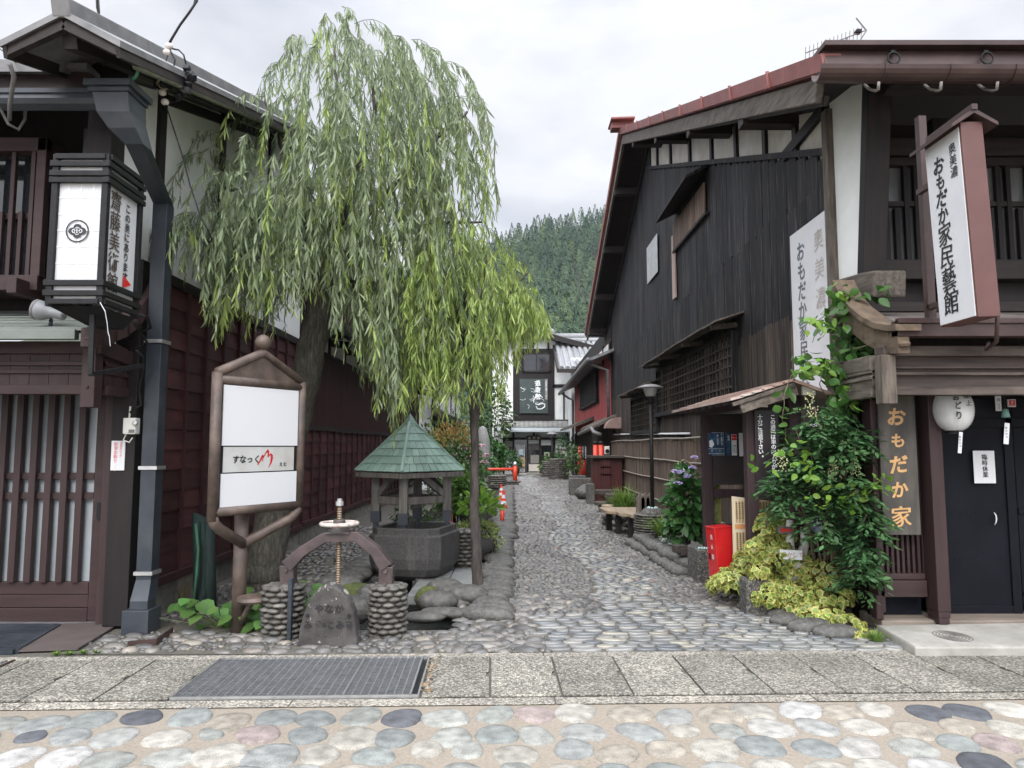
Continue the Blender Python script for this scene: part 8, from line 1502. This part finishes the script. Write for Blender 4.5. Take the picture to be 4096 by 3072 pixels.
def ivy():
    t = thing('variegated_ivy', 'dense mass of yellow variegated ivy spilling over blocks below the shelter', 'ivy', (2.5,6.6,0)); g = random.Random(2); rr = np.random.default_rng(2)
    # five-lobed leaf: green heart, yellow margin
    ang = np.array([-90,-62,-30,0,28,58,90,122,152,180,210,242])*np.pi/180; rad = np.array([.45,.62,.55,.80,.48,.72,1.05,.72,.48,.80,.55,.62]); o2 = np.stack([rad*np.cos(ang),rad*np.sin(ang)],1); i2 = o2*.64
    tpl = np.concatenate([[[0,0]],i2,o2]); k = len(ang); F = []; MI = []
    for j in range(k): F.append((0,1+j,1+(j+1)%k)); MI.append(0)
    for j in range(k): F.append((1+j,1+k+j,1+k+(j+1)%k,1+(j+1)%k)); MI.append(1)
    P = []; Nn = []
    def blob(u, v, Y, r, n):
        c = gy(u*D,v*D,Y); d = unit(rr.normal(size=(n*3,3))); d = d[(d[:,1] < .45) & (d[:,2] > -.5)][:n]; kk = rr.uniform(.8,1.04,(len(d),1)); p = np.array(c)+d*np.array(r)*kk; p[:,2] = np.maximum(p[:,2],.02); P.append(p); Nn.append(d+np.array([0,-.3,.35]))
    for a in [(1650,1180,6.9,(.15,.15,.20),150),(1690,1150,6.85,(.14,.14,.14),110),(1720,1230,6.8,(.20,.18,.20),170),(1665,1250,6.9,(.20,.18,.20),190),(1740,1300,6.6,(.22,.18,.20),220),(1690,1290,6.7,(.20,.18,.16),170),(1590,1255,7.0,(.20,.15,.12),120),(1555,1265,7.25,(.13,.12,.10),80),(1625,1220,7.1,(.18,.15,.18),120),(1770,1330,6.3,(.2,.16,.13),150),(1820,1355,6.15,(.18,.14,.10),110),(1800,1285,6.5,(.18,.16,.16),100),(1860,1375,5.95,(.14,.1,.06),60),(1780,1250,6.6,(.15,.15,.16),70),(1655,1290,6.62,(.12,.12,.12),110),(1632,1195,6.7,(.09,.09,.14),90),(1640,1235,6.68,(.10,.10,.12),90),(1575,1250,7.05,(.12,.12,.10),90),(1680,1205,6.7,(.16,.12,.18),120),(1655,1150,6.75,(.10,.10,.16),80)]: blob(*a)
    P = np.concatenate(P); Nn = unit(np.concatenate(Nn)+rr.normal(size=(len(P),3))*.7); n = len(P); down = np.tile([0,0,-1.],(n,1))+rr.normal(size=(n,3))*.45; y = unit(down-Nn*np.sum(down*Nn,1,keepdims=True)); x = np.cross(y,Nn); s = rr.uniform(.028,.060,(n,1,1))
    V = P[:,None,:]+(x[:,None,:]*tpl[None,:,0:1]+y[:,None,:]*tpl[None,:,1:2])*s-Nn[:,None,:]*(np.linalg.norm(tpl,axis=1)**2*.22)[None,:,None]*s+Nn[:,None,:]*rr.uniform(0,.02,(n,1,1))
    bulk('foliage', V, F, [leafmat('ivy_heart',[(.07,.15,.035),(.24,.34,.07)],.3,.4,.45,.02), leafmat('ivy_margin',[(.38,.37,.085),(.56,.53,.17)],.35,.4,.32,.016)], t, MI=MI)
    # inner foliage as lumps, shade put into their dark colour, so not hollow
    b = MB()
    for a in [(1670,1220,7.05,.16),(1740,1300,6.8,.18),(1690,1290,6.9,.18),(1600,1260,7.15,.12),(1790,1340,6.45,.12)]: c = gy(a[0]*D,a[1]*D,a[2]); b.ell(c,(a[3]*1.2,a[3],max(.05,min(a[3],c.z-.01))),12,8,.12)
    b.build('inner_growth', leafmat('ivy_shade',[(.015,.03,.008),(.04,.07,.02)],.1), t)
ivy()
def blades(root, c, n, L, w, spread, m, nm='foliage', flop=.6, seed=1):
    rr = np.random.default_rng(seed); a = rr.uniform(0,6.283,n); l_ = rr.uniform(.6,1,n)*L; k = 6; V = []
    d = np.stack([np.cos(a),np.sin(a),np.zeros(n)],1); s = np.stack([-np.sin(a),np.cos(a),np.zeros(n)],1); b = np.array(c)+d*rr.uniform(0,spread*.35,(n,1)); sp = rr.uniform(.25,1.0,n)[:,None]
    for i in range(k+1):
        f = i/k; q = b+d*(spread*sp*f**1.3)*1.0+np.array([0,0,1.])*(l_[:,None]*(f-flop*sp*f**2.4)); ww = w*(1-f**2)*.5+.0008; V += [q-s*ww, q+s*ww]
    V = np.stack(V,1); F = [(2*i,2*i+1,2*i+3,2*i+2) for i in range(k)]; return bulk(nm, V, F, m, root)
m_lily = leafmat('lily_blade',[(.10,.19,.035),(.22,.32,.07)],.35,.4,.3,.015)
m_hyd = leafmat('hydrangea_leaf',[(.03,.095,.025),(.065,.165,.04)],.3,.4,.3,.015)
m_shr = leafmat('mixed_shrub_leaf',[(.04,.085,.022),(.095,.16,.045)],.3,.45,.35,.02)
m_or = leafmat('orange_shoot_leaf',[(.30,.20,.06),(.42,.26,.09)],.4,.45,.3,.02)
def bush(name, label, c, r, n, l, m, cat='shrub', wr=.5, zmin=-.6, shell=(.55,1.05), grp=None, stem=True, base=None):
    rr = np.random.default_rng(int(abs(c[0]*100+c[1]*37))); t = thing(name, label, cat, (c[0],c[1],base if base is not None else 0), grp)
    d = unit(rr.normal(size=(n*2,3))); d = d[d[:,2] > zmin][:n]; lump = 1+.16*np.sin(d[:,0:1]*7+2)*np.cos(d[:,2:3]*6)+.12*np.sin(d[:,1:2]*9); p = np.array(c)+d*np.array(r)*rr.uniform(*shell,(len(d),1))*lump; p[:,2] = np.maximum(p[:,2], .03 if base is None else base); dd = d*.8+rr.normal(size=d.shape)*.45+np.array([0,0,-.15]); l_ = rr.uniform(.7,1.2,len(d))*l
    V, F = roundleaves(p, dd, l_, l_*wr, .2, np.tile([0,0,1.],(len(d),1))+rr.normal(size=d.shape)*.5); bulk('foliage', V, F, m, t)
    if stem:
        b = MB(); g = random.Random(n)
        for _ in range(5): q = Vector(c)+Vector((g.uniform(-.5,.5)*r[0],g.uniform(-.5,.5)*r[1],g.uniform(0,.5)*r[2])); b.tube([(c[0]+g.uniform(-.1,.1)*r[0],c[1],base or 0),q.lerp(Vector((c[0],c[1],0)),.5)+Vector((0,0,.05)),q],[.016,.012,.006],5)
        b.build('stem', m_bark2, t)
    return t
def clusters(t, pts, r, m, nm, seed=0):
    b = MB(); g = random.Random(seed)
    for q in pts:
        for _ in range(26): a = g.uniform(0,6.28); e_ = g.uniform(-.2,1.5); b.ell(Vector(q)+Vector((math.cos(a)*math.cos(e_),math.sin(a)*math.cos(e_),math.sin(e_)*.6))*r, (r*.26,r*.26,r*.14), 5, 3)
    b.build(nm, m, t, smooth=True)
def plants():
    q = gy(1483*D,1110*D,10.0); t = bush('hydrangea', 'tall green hydrangea with violet flower heads between lamp and notice shelter', (q.x,10.0,.62), (.26,.32,.62), 520, .14, m_hyd, wr=.62)
    clusters(t, [gy(u*D,v*D,9.7) for u,v in ((1458,1020),(1472,1022),(1485,1030),(1496,1012),(1500,990),(1465,1045))], .055, mat('violet_blossom',[(.34,.27,.55),(.50,.42,.66)],8,.6,island=.3), 'blossom', 3)
    for (u,v,Y,L,n,lab) in ((1350,1118,14.0,.85,340,'big clump of strap-leaved lilies behind the plank bench'),(1440,1160,10.6,.46,150,'clump of strap-leaved lilies right of the lamp pedestal')):
        q = gy(u*D,v*D,Y); t = thing('lily_clump', lab, 'plant', (q.x,Y,.05)); blades(t, (q.x,Y,max(.03,q.z)), n, L, .022, .42, m_lily, seed=n)
        if Y > 12:
            b = MB(); g = random.Random(2)
            for k in range(26): a = k*.5; b.ell((q.x+.36*math.cos(a),Y+.3*math.sin(a),.07+.12*(k%2)),(.10,.09,.07),8,5,.06)
            b.build('stone_ring', m_pebble2, t, smooth=True)
    q = gy(1452*D,1168*D,10.1); bush('dusty_miller', 'low silvery grey foliage plant below the hydrangea', (q.x,10.1,.16), (.20,.2,.14), 420, .06, leafmat('silver_leaf',[(.26,.30,.27),(.38,.42,.38)],.2,.6,.2), 'plant', .3, stem=False)
    # left bank shrubs
    q = gy(985*D,1030*D,13.2); t = bush('heavenly_bamboo', 'tall airy shrub with orange new growth left of the slim willow trunk', (q.x,13.2,1.05), (.50,.6,1.0), 1900, .085, m_shr, wr=.32, shell=(.4,1.1)); rr = np.random.default_rng(6); P, d = mound(gy(980*D,955*D,13.2),(.36,.4,.32),420,zmin=-.4,shell=(.4,1.15)); V, F = leaves(P, d+np.array([0,0,.4]), .10, .022, .2); bulk('orange_shoots', V, F, m_or, t)
    q = gy(1000*D,1080*D,12.5); t = bush('leafy_shrub', 'bright green leafy shrub hanging over the stream behind the slim willow trunk', (q.x,12.5,.62), (.42,.5,.5), 1300, .11, leafmat('fresh_leaf',[(.06,.13,.025),(.12,.21,.045)],.35,.4,.35,.015), wr=.45)
    q = gy(1000*D,985*D,15); t = bush('pink_hydrangea', 'hydrangea bush with pale pink flower heads above the stream', (q.x,15,1.0), (.42,.5,.7), 900, .12, m_hyd, wr=.6); clusters(t, [gy(u*D,v*D,14.7) for u,v in ((1010,955),(1000,970),(1020,975),(985,985),(1015,990),(1040,965),(1050,985),(1046,1000))], .085, mat('pink_blossom',[(.42,.22,.28),(.55,.36,.40)],8,.6,island=.3), 'blossom', 5)
    q = gy(905*D,1100*D,10.5); bush('fern_patch', 'small wild flower plant with pink bloom behind the stone basin', (-1.35,9.75,.62), (.25,.2,.22), 330, .07, m_shr, 'plant', .4, base=.44, stem=False)
    # pot plants
    t, c = POT; rr = np.random.default_rng(12)
    P, d = mound(c+Vector((0,0,.40)),(.30,.30,.14),460,zmin=-.5); V, F = roundleaves(P, d+np.array([0,0,.1]), rr.uniform(.04,.07,len(P)), .04, .2); bulk('trailing_leaves', V, F, leafmat('pale_ivy',[(.20,.27,.08),(.36,.40,.17)],.35,.4,.3), t)
    P = np.array([tuple(c+Vector((.28+rr.normal()*.06,-.1+rr.normal()*.06,.34-rr.random()*.42))) for _ in range(110)]); V, F = roundleaves(P, np.tile([.3,-.4,-.7],(110,1))+rr.normal(size=(110,3))*.4, .045, .035, .2); bulk('hanging_leaves', V, F, bpy.data.materials['pale_ivy'], t)
    P, d = mound(c+Vector((.07,0,.72)),(.26,.22,.22),90,zmin=-.5,shell=(.3,1.05)); V, F = roundleaves(P, d+np.array([0,0,.25]), rr.uniform(.09,.15,len(P)), .075, .2); bulk('broad_leaves', V, F, m_nany, t); b = MB()
    for k in range(7): b.tube([c+Vector((0,0,.3)),c+Vector((.02+.03*k-.1,0,.5)),c+Vector((.06*k-.12,.05,.8))],.006,5)
    b.build('stem', m_twig, t)
    # round leaves at the willow foot
    m_bb = leafmat('butterbur_leaf',[(.055,.135,.03),(.11,.21,.055)],.35,.45,.3,.015)
    for (u,v,Y,n,lab,sx) in ((478,1325,6.2,26,'broad-leaved plant left of the sign post at ground level',.24),(565,1310,6.35,24,'broad-leaved plant behind the round seat of the sign post',.18),(590,1350,6.15,10,'low broad leaves between the sign post and left cobble pillar',.12),(655,1292,6.35,9,'bright broad leaves between left pillar and inscribed stone',.05),(450,1345,6.3,8,'small broad leaves on the forecourt below the rolled netting',.1)):
        q = gy(u*D,v*D,Y); t = thing('butterbur', lab, 'plant', (q.x,Y,0), 'butterbur plants at the willow foot'); rr = np.random.default_rng(u); P = []; Dn = []; st_ = MB()
        for k in range(n):
            p = Vector((q.x+rr.normal()*sx, Y+rr.normal()*.1, max(.03,q.z+rr.uniform(-.1,.14)))); a = rr.uniform(0,6.28); P.append(tuple(p)); Dn.append((math.cos(a)*.6,-.5+math.sin(a)*.5,-.25)); st_.tube([(q.x+rr.normal()*.05,Y,0),(p.x,p.y,p.z)],.004,4)
        V, F = roundleaves(np.array(P), np.array(Dn), rr.uniform(.09,.16,n), rr.uniform(.09,.15,n), .2, np.tile([0,-.35,1.],(n,1))); bulk('foliage', V, F, m_bb, t, smooth=True); st_.build('stem', m_twig, t)
    # far greenery by the gallery
    q = gy(1095*D,1000*D,37); bush('clipped_bush', 'round clipped dark green bush left of the gallery door', (q.x,37,.68), (.72,.7,.68), 1500, .10, m_nan, wr=.6, shell=(.85,1.0), stem=False)
    for (u,v,Y,r,n,l,m,lab,nm) in ((1065,985,36,(.7,.6,.8),800,.22,m_hyd,'leafy green plant left of the clipped bush by the gallery','garden_plant'),(1070,900,37,(.9,.8,1.9),1000,.22,m_shr,'tall pale green tree-like shrub at the left corner of the gallery','garden_shrub'),(1197,1008,37,(.65,.6,.55),650,.22,m_leafgreen,'big-leaved green shrub right of the gallery door','garden_plant'),(1222,985,35,(.5,.6,1.1),800,.13,m_nan,'dark upright shrub at the right end before the gallery','garden_shrub'),(1240,1000,27,(.3,.6,.7),400,.13,m_shr,'dark shrub beside the red poles on the right edge','garden_shrub'),(930,1000,20,(.7,1.2,1.0),1500,.14,m_shr,'dark green hedge mass along the stream by the storehouse','garden_shrub'),(1045,1010,30,(.6,.7,.55),500,.16,m_hyd,'hydrangea by the red railing with dusky leaves','garden_plant')):
        q = gy(u*D,v*D,Y); bush(nm, lab, (q.x,Y,max(q.z,.3)), r, n, l, m, wr=.5)
    q = gz(1905*D,1392*D,0); t = thing('grass_tuft', 'tuft of fine green grass at the corner of the concrete step', 'grass', (q.x,q.y,0)); blades(t, (q.x-.03,q.y+.03,0), 160, .14, .004, .12, m_lily, seed=3)
    q = gz(155*D,1418*D,0); t = thing('weed_tuft', 'yellow-green moss and weeds in the pavement joint at lower left', 'weeds', (q.x,q.y,0)); 
    for k in range(4): blades(t, (q.x-.12+.09*k,q.y+.02*k,.01), 60, .035, .004, .05, m_lily, 'foliage', seed=30+k)
    q = gz(360*D,1310*D,0); t = thing('dry_weed', 'wispy dry weed at the foot of the maroon wall by the downpipe', 'weeds', (q.x,q.y,0)); blades(t, (q.x+.05,q.y+.2,0), 60, .42, .004, .3, leafmat('straw_blade',[(.16,.13,.07),(.26,.22,.12)],.2), seed=44)
    # dwarf ground leaves / leaf litter at the step
    b = MB(); rr = random.Random(9)
    for _ in range(60): x = rr.uniform(1.9,3.1); y = rr.uniform(5.9,6.9); a = rr.uniform(0,6); b.add([(x,y,.03),(x+.02*math.cos(a),y+.02*math.sin(a),.034),(x+.03*math.cos(a+.5),y+.03*math.sin(a+.5),.03),(x+.012*math.cos(a+1.2),y+.012*math.sin(a+1.2),.028)],[(0,1,2,3)])
    for _ in range(70): x, y, q_ = st(rr.uniform(-.44,-.37), rr.uniform(4.6,5.4)); a = rr.uniform(0,6); b.add([(x,y,.016),(x+.02*math.cos(a),y+.02*math.sin(a),.022),(x+.03*math.cos(a+.5),y+.03*math.sin(a+.5),.018),(x+.012*math.cos(a+1.2),y+.012*math.sin(a+1.2),.015)],[(0,1,2,3)])
    o = b.build('leaf_litter', mat('dead_leaf',[(.10,.06,.03),(.25,.17,.08)],9,.8,island=.3)); kind(o,'stuff'); o['label'] = 'dry leaf litter along the ivy bed'
plants()
# ---------------------------------------------------------------- valley haze
def haze():
    b = MB(); b.box(-520,520,-60,700,-1.6,215); m = bpy.data.materials.new('haze'); m.use_nodes = True; n = m.node_tree.nodes; n.clear(); o = n.new('ShaderNodeOutputMaterial'); v = n.new('ShaderNodeVolumePrincipled'); v.inputs['Color'].default_value = (.86,.91,.97,1); v.inputs['Density'].default_value = .00011; m.node_tree.links.new(v.outputs[0], o.inputs['Volume'])
    h = b.build('haze', m); kind(h, 'stuff'); h['label'] = 'thin pale valley haze'
haze()
